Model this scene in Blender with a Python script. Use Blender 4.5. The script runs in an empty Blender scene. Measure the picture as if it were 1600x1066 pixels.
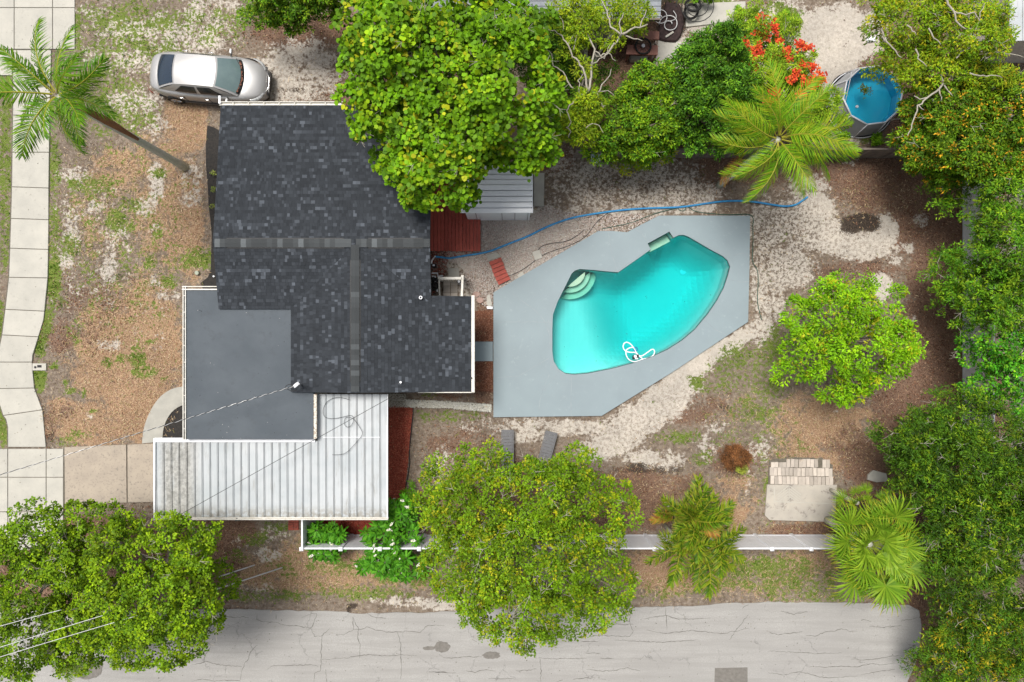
import bpy, bmesh, math, random
import numpy as np
from mathutils import Vector, Matrix, noise as mnoise
from mathutils.geometry import delaunay_2d_cdt

C = bpy.context.scene
COL = C.collection
random.seed(7)
rng = np.random.default_rng(7)
PI = math.pi
S = 0.0258      # metres per photograph pixel on the ground
H = 27.6        # height of the drone

# ------------------------------------------------------------------ camera, sky, sun, exposure
cam = bpy.data.cameras.new('camera')
cam.sensor_width = 36.0
cam.lens = 36.0 * H / (1600 * S)
cam.clip_start = 0.5
cam.clip_end = 600
camo = bpy.data.objects.new('camera', cam)
camo.location = (0, 0, H)
COL.objects.link(camo)
C.camera = camo

SUN_ELEV, SUN_AZ = math.radians(69), math.radians(-40)     # azimuth from +Y (top of the picture) towards +X
w = bpy.data.worlds.new('World')
C.world = w
w.use_nodes = True
nt = w.node_tree
sky = nt.nodes.new('ShaderNodeTexSky')
sky.sky_type = 'NISHITA'
sky.sun_disc = False
sky.sun_elevation = SUN_ELEV
sky.sun_rotation = SUN_AZ
sky.air_density = 1.0
sky.dust_density = 4.0
hs = nt.nodes.new('ShaderNodeHueSaturation')               # thin cloud: a greyer sky
hs.inputs['Saturation'].default_value = 0.35
nt.links.new(sky.outputs[0], hs.inputs['Color'])
nt.links.new(hs.outputs[0], nt.nodes['Background'].inputs[0])
nt.nodes['Background'].inputs[1].default_value = 0.088
sl = bpy.data.lights.new('sun', 'SUN')
sl.energy = 2.5
sl.angle = math.radians(22)
sl.color = (1.0, 0.96, 0.9)
slo = bpy.data.objects.new('sun', sl)
d = Vector((math.sin(SUN_AZ) * math.cos(SUN_ELEV), math.cos(SUN_AZ) * math.cos(SUN_ELEV), math.sin(SUN_ELEV)))
slo.rotation_euler = d.to_track_quat('Z', 'Y').to_euler()
slo.location = (10, 10, 40)
COL.objects.link(slo)
C.view_settings.view_transform = 'Standard'
C.view_settings.look = 'None'
C.view_settings.gamma = 1
C.view_settings.use_curve_mapping = False
C.view_settings.exposure = 0.58
C.cycles.max_bounces = 8
C.cycles.diffuse_bounces = 2
C.cycles.transparent_max_bounces = 8
C.cycles.use_adaptive_sampling = True
C.cycles.adaptive_threshold = 0.02
C.cycles.use_denoising = True

# ------------------------------------------------------------------ helpers
def P(px, py, z=0.0):
    k = S * (H - z) / H
    return Vector(((px - 800) * k, -(py - 533) * k, z))

def PP(pts, z=0.0):
    return [P(x, y, z) for x, y in pts]

def tag(o, label=None, cat=None, group=None, kind=None):
    if label: o['label'] = label
    if cat: o['category'] = cat
    if group: o['group'] = group
    if kind: o['kind'] = kind
    return o

WORLD_BUILT = set()      # things whose parts are given in world coordinates
def empty(name, loc=(0, 0, 0), rz=0.0, label=None, cat=None, group=None, kind=None, local=False):
    o = bpy.data.objects.new(name, None)
    o.empty_display_size = 0.3
    o.location = loc
    o.rotation_euler = (0, 0, rz)
    COL.objects.link(o)
    if not local: WORLD_BUILT.add(o.name)
    return tag(o, label, cat, group, kind)

def link(name, me, mat=None, parent=None, loc=(0, 0, 0), rot=(0, 0, 0)):
    o = bpy.data.objects.new(name, me)
    if mat is not None and len(me.materials) == 0:
        me.materials.append(mat)
    o.location = loc
    o.rotation_euler = rot
    if parent is not None:
        o.parent = parent
        if parent.name in WORLD_BUILT: o.matrix_parent_inverse = Matrix.Translation(-parent.location)
    COL.objects.link(o)
    return o

class MB:
    """collects shapes for one mesh"""
    def __init__(s):
        s.v = []; s.f = []
    def add(s, vs, fs):
        n = len(s.v)
        s.v += [tuple(v) for v in vs]
        s.f += [tuple(i + n for i in f) for f in fs]
        return s
    def box(s, c, size, rot=None):
        hx, hy, hz = size[0] / 2, size[1] / 2, size[2] / 2
        vs = [Vector((x, y, z)) for z in (-hz, hz) for y in (-hy, hy) for x in (-hx, hx)]
        if rot is not None: vs = [rot @ v for v in vs]
        c = Vector(c)
        return s.add([v + c for v in vs], [(0, 2, 3, 1), (4, 5, 7, 6), (0, 1, 5, 4), (2, 6, 7, 3), (0, 4, 6, 2), (1, 3, 7, 5)])
    def beam(s, a, b, wd, ht, up=Vector((0, 0, 1))):
        a, b = Vector(a), Vector(b)
        x = (b - a); L = x.length; x.normalize()
        y = up.cross(x); y.normalize(); z = x.cross(y)
        R = Matrix((x, y, z)).transposed()
        return s.box((a + b) / 2, (L, wd, ht), R)
    def prism(s, poly, z0, z1, bev=0.0):
        """poly: world xy points; upright prism with a small chamfer"""
        n = len(poly)
        ar = sum(poly[i][0] * poly[(i + 1) % n][1] - poly[(i + 1) % n][0] * poly[i][1] for i in range(n))
        if ar < 0: poly = list(reversed(poly))
        vs = [(p[0], p[1], z0) for p in poly]
        if bev > 0:
            ins = inset(poly, bev)
            vs += [(p[0], p[1], z1 - bev) for p in poly] + [(p[0], p[1], z1) for p in ins]
            rings = 3
        else:
            vs += [(p[0], p[1], z1) for p in poly]; rings = 2
        fs = []
        for r in range(rings - 1):
            for i in range(n):
                j = (i + 1) % n
                fs.append((r * n + i, r * n + j, (r + 1) * n + j, (r + 1) * n + i))
        fs.append(tuple((rings - 1) * n + i for i in range(n)))
        fs.append(tuple(reversed(range(n))))
        return s.add(vs, fs)
    def tube(s, pts, r, sides=6, cap=True):
        pts = [Vector(p) for p in pts]
        n = len(pts)
        rs = r if isinstance(r, (list, tuple)) else [r] * n
        vs = []; prev = None
        for i, p in enumerate(pts):
            t = (pts[min(i + 1, n - 1)] - pts[max(i - 1, 0)])
            if t.length < 1e-9: t = Vector((0, 0, 1))
            t.normalize()
            if prev is None:
                a = Vector((0, 0, 1)) if abs(t.z) < 0.9 else Vector((1, 0, 0))
                u = t.cross(a).normalized()
            else:
                u = (prev - t * prev.dot(t))
                u = u.normalized() if u.length > 1e-6 else t.orthogonal().normalized()
            prev = u
            v = t.cross(u)
            for k in range(sides):
                a = 2 * PI * k / sides
                vs.append(p + (u * math.cos(a) + v * math.sin(a)) * rs[i])
        fs = []
        for i in range(n - 1):
            for k in range(sides):
                k2 = (k + 1) % sides
                fs.append((i * sides + k, i * sides + k2, (i + 1) * sides + k2, (i + 1) * sides + k))
        if cap:
            fs.append(tuple(reversed(range(sides)))); fs.append(tuple((n - 1) * sides + k for k in range(sides)))
        return s.add(vs, fs)
    def cyl(s, c, r, h, sides=16, r2=None):
        """upright cylinder from z=c.z up to c.z+h"""
        r2 = r if r2 is None else r2
        vs = [(c[0] + r * math.cos(2 * PI * k / sides), c[1] + r * math.sin(2 * PI * k / sides), c[2]) for k in range(sides)]
        vs += [(c[0] + r2 * math.cos(2 * PI * k / sides), c[1] + r2 * math.sin(2 * PI * k / sides), c[2] + h) for k in range(sides)]
        fs = [(k, (k + 1) % sides, sides + (k + 1) % sides, sides + k) for k in range(sides)]
        fs += [tuple(reversed(range(sides))), tuple(range(sides, 2 * sides))]
        return s.add(vs, fs)
    def torus(s, c, R, r, n=24, m=6, rot=None):
        vs = []
        for i in range(n):
            a = 2 * PI * i / n
            for k in range(m):
                b = 2 * PI * k / m
                v = Vector(((R + r * math.cos(b)) * math.cos(a), (R + r * math.cos(b)) * math.sin(a), r * math.sin(b)))
                if rot is not None: v = rot @ v
                vs.append(v + Vector(c))
        fs = [(i * m + k, ((i + 1) % n) * m + k, ((i + 1) % n) * m + (k + 1) % m, i * m + (k + 1) % m) for i in range(n) for k in range(m)]
        return s.add(vs, fs)
    def mesh(s, name, smooth=False):
        me = bpy.data.meshes.new(name)
        me.from_pydata(s.v, [], s.f)
        if smooth: me.polygons.foreach_set('use_smooth', [True] * len(me.polygons))
        me.update()
        return me
    def build(s, name, mat, parent=None, smooth=False, loc=(0, 0, 0), rot=(0, 0, 0)):
        return link(name, s.mesh(name, smooth), mat, parent, loc, rot)

def inset(poly, d):
    n = len(poly); out = []
    for i in range(n):
        a, b, c = Vector(poly[i - 1][:2]), Vector(poly[i][:2]), Vector(poly[(i + 1) % n][:2])
        e1, e2 = (b - a), (c - b)
        if e1.length < 1e-9 or e2.length < 1e-9: out.append((b.x, b.y)); continue
        e1.normalize(); e2.normalize()
        n1, n2 = Vector((-e1.y, e1.x)), Vector((-e2.y, e2.x))
        m = n1 + n2
        if m.length < 1e-6: m = n1.copy()
        m.normalize()
        k = d / max(0.35, m.dot(n1))
        out.append((b.x + m.x * k, b.y + m.y * k))
    return out

def ccw(poly):
    n = len(poly)
    ar = sum(poly[i][0] * poly[(i + 1) % n][1] - poly[(i + 1) % n][0] * poly[i][1] for i in range(n))
    return list(poly) if ar > 0 else list(reversed(poly))

def chaikin(pts, it=2, closed=True):
    pts = [Vector(p) for p in pts]
    for _ in range(it):
        out = []
        n = len(pts)
        rg = range(n) if closed else range(n - 1)
        if not closed: out.append(pts[0])
        for i in rg:
            a, b = pts[i], pts[(i + 1) % n]
            if (a - b).length < 1e-9: out.append(a); continue
            out += [a * .75 + b * .25, a * .25 + b * .75]
        if not closed: out.append(pts[-1])
        pts = out
    return pts

def inside(poly, X, Y):
    """vectorised point in polygon"""
    r = np.zeros(np.shape(X), bool)
    n = len(poly); j = n - 1
    for i in range(n):
        xi, yi, xj, yj = poly[i][0], poly[i][1], poly[j][0], poly[j][1]
        if yi != yj:
            c = ((yi > Y) != (yj > Y)) & (X < (xj - xi) * (Y - yi) / (yj - yi) + xi)
            r ^= c
        j = i
    return r

def npmesh(name, V, k, col=None, mat=None, parent=None, smooth=False, F=None):
    """a big mesh of k-gons from arrays; col is one colour per vertex"""
    V = np.ascontiguousarray(V, dtype=np.float32).reshape(-1, 3)
    me = bpy.data.meshes.new(name)
    me.vertices.add(len(V))
    me.vertices.foreach_set('co', V.ravel())
    if F is None: F = np.arange(len(V), dtype=np.int32).reshape(-1, k)
    F = np.ascontiguousarray(F, dtype=np.int32)
    me.loops.add(F.size)
    me.loops.foreach_set('vertex_index', F.ravel())
    me.polygons.add(len(F))
    me.polygons.foreach_set('loop_start', np.arange(0, F.size, k, dtype=np.int32))
    if smooth: me.polygons.foreach_set('use_smooth', np.ones(len(F), bool))
    me.update(calc_edges=True)
    if col is not None:
        a = me.attributes.new('tint', 'FLOAT_COLOR', 'POINT')
        c4 = np.ones((len(V), 4), np.float32); c4[:, :3] = np.asarray(col).reshape(-1, 3)
        a.data.foreach_set('color', c4.ravel())
    return link(name, me, mat, parent)

# ------------------------------------------------------------------ materials
def nodes(name):
    m = bpy.data.materials.new(name)
    m.use_nodes = True
    t = m.node_tree
    b = t.nodes['Principled BSDF']
    return m, t, b

def N(t, typ, **kw):
    n = t.nodes.new(typ)
    for k, v in kw.items():
        if k in ('operation', 'blend_type', 'data_type', 'attribute_name', 'feature', 'noise_dimensions', 'distance', 'wave_type', 'bands_direction'):
            setattr(n, k, v)
        else:
            n.inputs[k].default_value = v
    return n

def pos(t):
    return t.nodes.new('ShaderNodeNewGeometry').outputs['Position']

def noise(t, scale, detail=4, rough=0.6, vec=None, dist=0.0):
    n = N(t, 'ShaderNodeTexNoise', Scale=scale, Detail=detail, Roughness=rough, Distortion=dist)
    t.links.new(vec if vec is not None else pos(t), n.inputs['Vector'])
    return n.outputs[0]

def ramp(t, fac, a, b, ca=(0, 0, 0), cb=(1, 1, 1)):
    r = t.nodes.new('ShaderNodeValToRGB')
    r.color_ramp.elements[0].position = a; r.color_ramp.elements[0].color = (*ca, 1)
    r.color_ramp.elements[1].position = b; r.color_ramp.elements[1].color = (*cb, 1)
    t.links.new(fac, r.inputs[0])
    return r.outputs[0]

def mix(t, fac, a, b, mode='MIX'):
    m = t.nodes.new('ShaderNodeMix')
    m.data_type = 'RGBA'; m.blend_type = mode
    for sock, v in ((m.inputs[0], fac), (m.inputs[6], a), (m.inputs[7], b)):
        if isinstance(v, (int, float)): sock.default_value = v
        elif isinstance(v, tuple): sock.default_value = (*v, 1)
        else: t.links.new(v, sock)
    return m.outputs[2]

def math_(t, op, a, b=0.0, c=None):
    m = t.nodes.new('ShaderNodeMath'); m.operation = op
    for i, v in enumerate((a, b) if c is None else (a, b, c)):
        if isinstance(v, (int, float)): m.inputs[i].default_value = v
        else: t.links.new(v, m.inputs[i])
    return m.outputs[0]

def bump(t, b, h, strength=0.3, dist=0.02):
    n = N(t, 'ShaderNodeBump', Strength=strength, Distance=dist)
    t.links.new(h, n.inputs['Height'])
    t.links.new(n.outputs[0], b.inputs['Normal'])

def surf(name, c1, c2=None, scale=3.0, lo=.35, hi=.65, rough=.8, metal=0.0, bmp=0.0, bscale=40, spec=.3,
         c3=None, s3=20, lo3=.6, hi3=.72, vary=0.0, detail=6):
    """plain procedural surface: two tones by noise, a third as speckle, optional per-object variation"""
    m, t, b = nodes(name)
    col = None
    if c2 is not None:
        col = mix(t, ramp(t, noise(t, scale, detail), lo, hi), c1, c2)
    if c3 is not None:
        col = mix(t, ramp(t, noise(t, s3, 4, .7), lo3, hi3), col if col is not None else c1, c3)
    if vary > 0:
        oi = t.nodes.new('ShaderNodeObjectInfo')
        g = math_(t, 'MULTIPLY_ADD', oi.outputs['Random'], 2 * vary, 1 - vary)
        cb = t.nodes.new('ShaderNodeCombineColor')
        for i in range(3): t.links.new(g, cb.inputs[i])
        col = mix(t, 1.0, col if col is not None else c1, cb.outputs[0], 'MULTIPLY')
    if col is None: b.inputs['Base Color'].default_value = (*c1, 1)
    else: t.links.new(col, b.inputs['Base Color'])
    b.inputs['Roughness'].default_value = rough
    b.inputs['Metallic'].default_value = metal
    b.inputs['Specular IOR Level'].default_value = spec
    if bmp > 0: bump(t, b, noise(t, bscale, 5), bmp)
    return m

def tinted(name, rough=.6, spec=.3, transl=0.0, bmp=0.0, grain=0.0, gain=None):
    """colour from the mesh attribute 'tint' (leaf to leaf, tab to tab variation)"""
    m, t, b = nodes(name)
    a = N(t, 'ShaderNodeAttribute', attribute_name='tint')
    col = a.outputs['Color']
    if gain: col = mix(t, 1.0, col, gain, 'MULTIPLY')
    if grain > 0:
        col = mix(t, ramp(t, noise(t, 60, 4), .3, .7), col, mix(t, grain, col, (0.02, 0.02, 0.02)))
    t.links.new(col, b.inputs['Base Color'])
    b.inputs['Roughness'].default_value = rough
    b.inputs['Specular IOR Level'].default_value = spec
    if transl > 0:
        tr = t.nodes.new('ShaderNodeBsdfTranslucent')
        t.links.new(mix(t, 1.0, col, (1.15, 1.1, .5), 'MULTIPLY'), tr.inputs['Color'])
        mx = t.nodes.new('ShaderNodeMixShader'); mx.inputs[0].default_value = transl
        t.links.new(b.outputs[0], mx.inputs[1]); t.links.new(tr.outputs[0], mx.inputs[2])
        t.links.new(mx.outputs[0], t.nodes['Material Output'].inputs['Surface'])
    return m

M = {}
M['leaf'] = tinted('leaf', rough=.55, spec=.14, transl=.10, gain=(1.20, 1.09, .6))
M['frond'] = tinted('frond', rough=.5, spec=.15, transl=.18, gain=(1.25, 1.12, .7))
M['petal'] = tinted('petal', rough=.6, transl=.2)
M['chips'] = tinted('chips', rough=.85, spec=.1)
M['stone'] = tinted('stone', rough=.8, spec=.2)
M['shingle'] = tinted('shingle', rough=.9, spec=.15, grain=.25)
M['bark'] = surf('bark', (.20, .16, .12), (.34, .29, .23), 9, bmp=.5, bscale=30)
M['pale_bark'] = surf('pale_bark', (.30, .27, .22), (.40, .37, .31), 8, rough=.7)
M['palm_bark'] = surf('palm_bark', (.58, .56, .48), (.46, .48, .37), 3, bmp=.6, bscale=18, c3=(.30, .28, .22))
M['concrete'] = surf('concrete', (.475, .455, .40), (.41, .395, .35), 1.3, bmp=.15, c3=(.33, .315, .275), s3=9, lo3=.58, hi3=.78, vary=.04)
M['driveway'] = surf('driveway_concrete', (.40, .34, .27), (.34, .29, .235), 1.6, bmp=.15, c3=(.21, .185, .16), s3=11, lo3=.54, hi3=.70, vary=.03)
M['walk_grey'] = surf('walk_concrete', (.40, .385, .34), (.33, .32, .285), 2, bmp=.15)
M['joint'] = surf('joint_dirt', (.10, .09, .07), (.16, .14, .11), 8)
M['deck_paint'] = surf('deck_paint', (.255, .315, .34), (.225, .275, .298), .55, lo=.3, hi=.7, rough=.55, bmp=.06, c3=(.285, .345, .37), s3=4, lo3=.6, hi3=.75)
M['plaster'] = surf('pool_plaster', (.62, .70, .66), (.56, .66, .63), .8, rough=.6)
M['pool_edge'] = surf('pool_edge', (.12, .15, .15), (.20, .24, .23), 6)
M['step'] = surf('step_plaster', (.62, .58, .42), (.54, .53, .40), 4)
M['white'] = surf('white_vinyl', (.82, .83, .86), (.77, .78, .81), 2, rough=.4, spec=.4)
M['white_paint'] = surf('white_paint', (.74, .72, .67), (.60, .57, .50), 7, rough=.5)
M['wall'] = surf('stucco', (.58, .56, .50), (.50, .48, .43), 2, bmp=.3, bscale=60)
M['soffit'] = surf('roof_deck', (.05, .052, .056))
M['membrane'] = surf('roof_membrane', (.074, .088, .102), (.092, .107, .122), .8, rough=.75, c3=(.07, .08, .09), s3=2.5, lo3=.55, hi3=.8, bmp=.08)
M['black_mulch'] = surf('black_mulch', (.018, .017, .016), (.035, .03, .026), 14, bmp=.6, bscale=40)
M['red_mulch'] = surf('red_mulch', (.30, .07, .045), (.20, .045, .03), 12, bmp=.6, bscale=40)
M['brown_mulch'] = surf('brown_mulch', (.20, .085, .05), (.12, .055, .035), 10, bmp=.6, bscale=40)
M['red_wood'] = surf('red_wood', (.42, .085, .06), (.33, .065, .045), 3, rough=.65, vary=.13, c3=(.42, .17, .13), s3=14, lo3=.64, hi3=.8)
M['old_wood'] = surf('old_wood', (.22, .18, .15), (.14, .115, .10), 5, vary=.2, bmp=.3)
M['paver'] = surf('paver', (.50, .44, .38), (.44, .39, .34), 8, vary=.22, c3=(.25, .22, .19), s3=22, lo3=.66, hi3=.76)
M['black'] = surf('black_plastic', (.012, .012, .013), rough=.5)
M['steel'] = surf('galvanised', (.42, .43, .44), rough=.4, metal=.7)
M['cable'] = surf('cable_sheath', (.035, .035, .035), rough=.6)
M['cable_pale'] = surf('cable_bare', (.55, .55, .55), rough=.4, metal=.2)
M['blue_hose'] = surf('blue_hose', (.03, .20, .48), (.06, .33, .60), 9, rough=.5)
M['green_hose'] = surf('green_hose', (.035, .085, .06), (.05, .11, .08), 5, rough=.5)
M['grey_fabric'] = surf('grey_sling', (.17, .17, .175), (.14, .14, .145), 20)
M['neighbour_roof'] = surf('grey_shingle', (.30, .32, .35), (.24, .26, .285), 3, c3=(.36, .38, .41), s3=14, bmp=.3)
M['rust'] = surf('rusty_brown', (.20, .085, .065), (.26, .12, .09), 3, rough=.6)
M['tarp'] = surf('dark_tarp', (.025, .015, .015), (.05, .03, .028), 8, bmp=.8, bscale=10)
# ------------------------------------------------------------------ outlines shared by the setting (photograph pixels, ground level)
DECK_Z = 0.10
deck_px = [(771, 457), (771, 652), (858, 651), (940, 650), (1050, 582), (1169, 503), (1171, 420), (1172, 337), (1030, 337), (1004, 350), (980, 363), (957, 361), (935, 361), (855, 408)]
deck_px = [(a + 0.0, b) for a, b in deck_px]
pool_px_raw = [(893, 428), (898, 423), (906, 420.5), (928, 422), (946, 424), (965, 425.5), (966, 425.5), (990, 409), (1014.5, 391.5), (1015, 391), (1051, 372), (1052, 371.5), (1061, 367.5), (1068, 367),
               (1076, 370), (1088, 377), (1112, 391), (1129, 400), (1137, 407), (1141, 417), (1137.5, 431), (1131, 450), (1121, 469), (1106, 491), (1086, 515), (1066, 532), (1044, 546), (1018, 558),
               (990, 567.5), (955, 576.5), (920, 583.5), (898, 585.5), (884, 584), (873, 577), (865, 564), (863, 548), (863, 515), (864, 492), (871, 472), (881, 452)]
deck_w = ccw([tuple(p[:2]) for p in PP(deck_px, DECK_Z)])
pool_w = ccw([tuple(p[:2]) for p in PP(pool_px_raw, DECK_Z)])
NOTCH = [(1012, 380.5), (1046.5, 362), (1053, 373), (1018, 392)]
notch_w = ccw([tuple(p[:2]) for p in PP(NOTCH, DECK_Z)])
deck_in = inset(deck_w, 0.25)

# ------------------------------------------------------------------ ground: one sheet, cover painted by masks, relief and breakup in the material
def blobs(X, Y, lst):
    out = np.zeros(X.shape, np.float32)
    for b in lst:
        cx, cy, rx, ry, wt = b[:5]
        a = math.radians(b[5]) if len(b) > 5 else 0.0
        dx, dy = X - cx, Y - cy
        u = (dx * math.cos(a) + dy * math.sin(a)) / rx
        v = (-dx * math.sin(a) + dy * math.cos(a)) / ry
        dd = np.sqrt(u * u + v * v)
        s = np.clip((1.6 - dd) / 1.15, 0, 1)
        s = s * s * (3 - 2 * s)
        out = np.maximum(out, wt * s)
    return out

SAND = [(150, 380, 90, 120, .34), (200, 500, 80, 60, .24), (160, 40, 60, 40, .42), (250, 70, 130, 60, .56), (330, 20, 60, 40, .52), (470, 110, 70, 55, .66), (455, 130, 60, 30, .7), (210, 160, 50, 30, .55), (235, 200, 40, 25, .5), (290, 60, 60, 30, .62),
        (245, 285, 16, 32, .74), (300, 290, 18, 40, .56), (115, 275, 30, 14, .6), (112, 350, 16, 28, .66), (225, 325, 18, 22, .62), (152, 322, 16, 14, .66), (182, 372, 26, 26, .56), (170, 425, 14, 24, .72), (105, 405, 16, 22, .6),
        (240, 440, 12, 12, .55), (140, 650, 10, 8, .6), (168, 538, 22, 12, .56), (85, 470, 10, 14, .5), (245, 360, 14, 12, .58), (262, 460, 22, 16, .46),
        (930, 285, 80, 45, .56), (1020, 285, 80, 40, .62), (1080, 300, 60, 25, .6), (1000, 325, 150, 14, .6), (890, 260, 40, 30, .5), (820, 390, 120, 66, 1.0), (740, 430, 50, 40, .5),
        (1190, 350, 30, 50, .62), (1190, 440, 22, 60, .62), (1270, 325, 34, 26, .95), (1240, 355, 60, 50, .62), (1300, 370, 46, 26, .92), (1350, 385, 50, 22, .97), (1385, 362, 20, 28, .97), (1235, 420, 44, 34, .78), (1215, 390, 40, 20, .6),
        (1260, 290, 40, 24, .56), (1440, 345, 14, 18, .5), (1422, 388, 10, 12, .62), (1395, 408, 14, 8, .62), (1380, 447, 18, 26, .78), (1425, 500, 12, 10, .5), (1205, 470, 24, 40, .6), (1190, 520, 22, 22, .55), (1180, 515, 40, 16, .66, -30),
        (1130, 545, 60, 15, .82, -32), (1075, 580, 60, 22, .86, -35), (1045, 622, 52, 30, 1.0, -35), (1000, 655, 55, 28, .86, -25), (960, 690, 56, 26, .78, -20), (900, 668, 70, 14, .74), (820, 672, 60, 22, .56), (745, 660, 26, 20, .46),
        (1010, 715, 36, 16, .74), (1050, 720, 26, 20, .6), (1120, 665, 26, 12, .5), (1105, 700, 20, 24, .48), (1190, 700, 26, 26, .42), (1170, 750, 10, 30, .4), (690, 730, 22, 40, .42), (1310, 640, 10, 8, .4),
        (1310, 55, 70, 46, 1.1), (1270, 110, 70, 50, 1.1), (1370, 40, 30, 40, .62), (1110, 25, 60, 30, 1.0), (1230, 60, 60, 60, .9), (1060, 110, 40, 60, .9), (1330, 120, 40, 30, .55), (1345, 215, 34, 16, .5), (1330, 240, 20, 20, .4),
        (430, 835, 30, 18, .44), (380, 850, 24, 14, .4), (420, 865, 26, 14, .48), (640, 940, 60, 10, .6), (700, 945, 60, 10, .6), (400, 918, 60, 8, .4), (150, 700, 200, 4, .4)]
GREEN = [(190, 380, 110, 190, .33), (1180, 690, 90, 60, .34), (560, 890, 200, 40, .36), (200, 50, 110, 60, .55), (330, 40, 60, 40, .46), (150, 150, 80, 60, .5), (190, 180, 60, 40, .54), (8, 150, 12, 80, .62), (8, 260, 12, 60, .66), (8, 360, 12, 90, .56), (0, 500, 10, 40, .6), (4, 660, 9, 40, .8),
         (86, 262, 12, 60, .64), (84, 360, 12, 60, .58), (84, 440, 12, 40, 1.0), (72, 500, 12, 24, .8), (62, 540, 12, 24, .9), (62, 590, 12, 22, .85), (150, 290, 40, 22, .56), (205, 320, 26, 12, .66), (180, 345, 20, 18, .82), (203, 355, 10, 10, .8), (110, 385, 20, 22, .66),
         (118, 290, 14, 12, .66), (250, 272, 9, 10, .85), (247, 366, 10, 9, .8), (310, 405, 32, 18, .76), (235, 410, 12, 14, .66), (262, 440, 20, 12, .6), (215, 560, 14, 9, .95), (222, 582, 22, 12, .62), (168, 567, 8, 8, .88), (187, 560, 8, 6, .8), (236, 534, 9, 5, .85), (210, 546, 8, 5, .8), (235, 586, 8, 7, .7), (85, 573, 8, 6, .8),
         (110, 611, 9, 6, .9), (131, 615, 6, 7, .9), (103, 598, 6, 6, .8), (257, 592, 7, 5, .8), (145, 643, 5, 3, .8), (100, 690, 20, 10, .55), (130, 680, 24, 10, .5), (120, 520, 14, 24, .5), (100, 470, 16, 14, .5),
         (1160, 560, 46, 26, .52), (1150, 590, 54, 30, .46), (1205, 600, 30, 36, .56), (1180, 640, 50, 24, .5), (1100, 600, 30, 14, .55), (1060, 682, 40, 12, .62), (1210, 540, 20, 40, .6), (1190, 690, 14, 40, .44), (1100, 715, 22, 14, .5), (1200, 780, 14, 50, .4),
         (700, 650, 60, 12, .5), (680, 612, 24, 8, .5), (400, 840, 30, 14, .58), (430, 826, 26, 12, .62), (480, 850, 26, 10, .44), (370, 870, 26, 14, .46), (420, 930, 100, 10, .5), (560, 925, 90, 14, .52), (620, 900, 60, 22, .5), (520, 890, 50, 20, .45), (1220, 900, 90, 36, .58), (1160, 890, 30, 20, .66), (1190, 880, 22, 14, .72), (1270, 930, 70, 14, .5), (1130, 905, 30, 24, .5), (1040, 920, 60, 18, .4), (640, 930, 10, 6, .8),
         (1360, 215, 20, 12, .7), (1230, 30, 30, 22, .8), (1090, 2, 60, 6, .9), (1210, 15, 30, 16, .6), (1400, 10, 24, 20, .5), (1240, 180, 30, 30, .6), (1350, 45, 10, 8, .5), (1290, 220, 40, 10, .4)]
LITTER = [(1390, 285, 90, 50, .9), (1300, 262, 50, 30, .7), (1440, 340, 60, 60, .95), (1465, 430, 45, 90, 1.0), (1450, 540, 45, 90, .95), (1420, 640, 60, 60, .85), (1380, 720, 70, 50, .9), (1350, 800, 60, 40, .8), (1330, 690, 50, 30, .55),
          (1310, 430, 50, 24, .6), (1370, 420, 40, 20, .66), (1150, 250, 70, 40, .8), (1060, 230, 60, 20, .9), (960, 235, 60, 14, .8), (1200, 270, 60, 26, .66), (1120, 280, 30, 24, .6), (870, 250, 30, 20, .8), (640, 200, 150, 100, 1),
          (980, 760, 60, 30, .85), (1010, 790, 50, 40, .85), (1060, 760, 60, 20, .6), (820, 800, 170, 80, .9), (700, 700, 50, 30, .62), (740, 690, 40, 30, .5), (350, 835, 50, 30, .95), (350, 870, 40, 40, .75), (130, 830, 130, 26, .9), (1100, 640, 50, 26, .5), (1080, 650, 50, 18, .56),
          (1150, 720, 40, 26, .7), (1280, 830, 90, 14, .8), (1090, 780, 40, 50, .5), (120, 440, 40, 22, .42), (150, 470, 60, 30, .55), (95, 525, 28, 30, .62), (150, 520, 40, 30, .5), (180, 448, 26, 14, .42), (470, 65, 60, 14, .8), (470, 45, 90, 34, .8), (440, 140, 34, 9, .6), (470, 98, 18, 8, .5), (75, 665, 18, 34, .46), (100, 645, 22, 14, .5),
          (1500, 300, 60, 200, .9), (1500, 700, 80, 200, .9), (1450, 120, 150, 120, .8), (1330, 180, 24, 60, .7), (980, 120, 130, 120, .9), (1160, 130, 100, 120, .7), (1250, 180, 50, 50, .6), (755, 500, 14, 30, .9), (755, 600, 14, 40, .9), (700, 615, 40, 10, .6), (1430, 900, 60, 160, .9), (60, 900, 140, 100, .9), (250, 900, 120, 90, .9), (700, 330, 80, 60, .8)]
TAN = [(200, 560, 90, 110, .85), (190, 480, 60, 40, .5), (230, 500, 50, 80, .78), (255, 320, 60, 110, .66), (300, 350, 26, 100, .72), (180, 270, 60, 40, .66), (150, 350, 60, 70, .48), (290, 190, 40, 50, .82), (250, 230, 50, 40, .52), (150, 660, 110, 40, .7), (240, 650, 40, 40, .8),
       (1280, 660, 80, 50, .7), (1330, 690, 60, 40, .6), (1260, 710, 60, 40, .6), (1240, 650, 40, 40, .5), (1150, 640, 40, 30, .4), (500, 890, 160, 40, .72), (620, 880, 60, 50, .6), (430, 900, 80, 26, .7), (1040, 890, 80, 40, .8), (1180, 900, 120, 40, .52), (1260, 880, 60, 30, .6), (1150, 770, 40, 40, .5), (1140, 800, 30, 40, .6), (1080, 500, 5, 5, 0), (480, 860, 50, 30, .55), (1380, 310, 70, 30, .45), (1020, 760, 80, 30, .4), (1250, 825, 60, 14, .4)]
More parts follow.
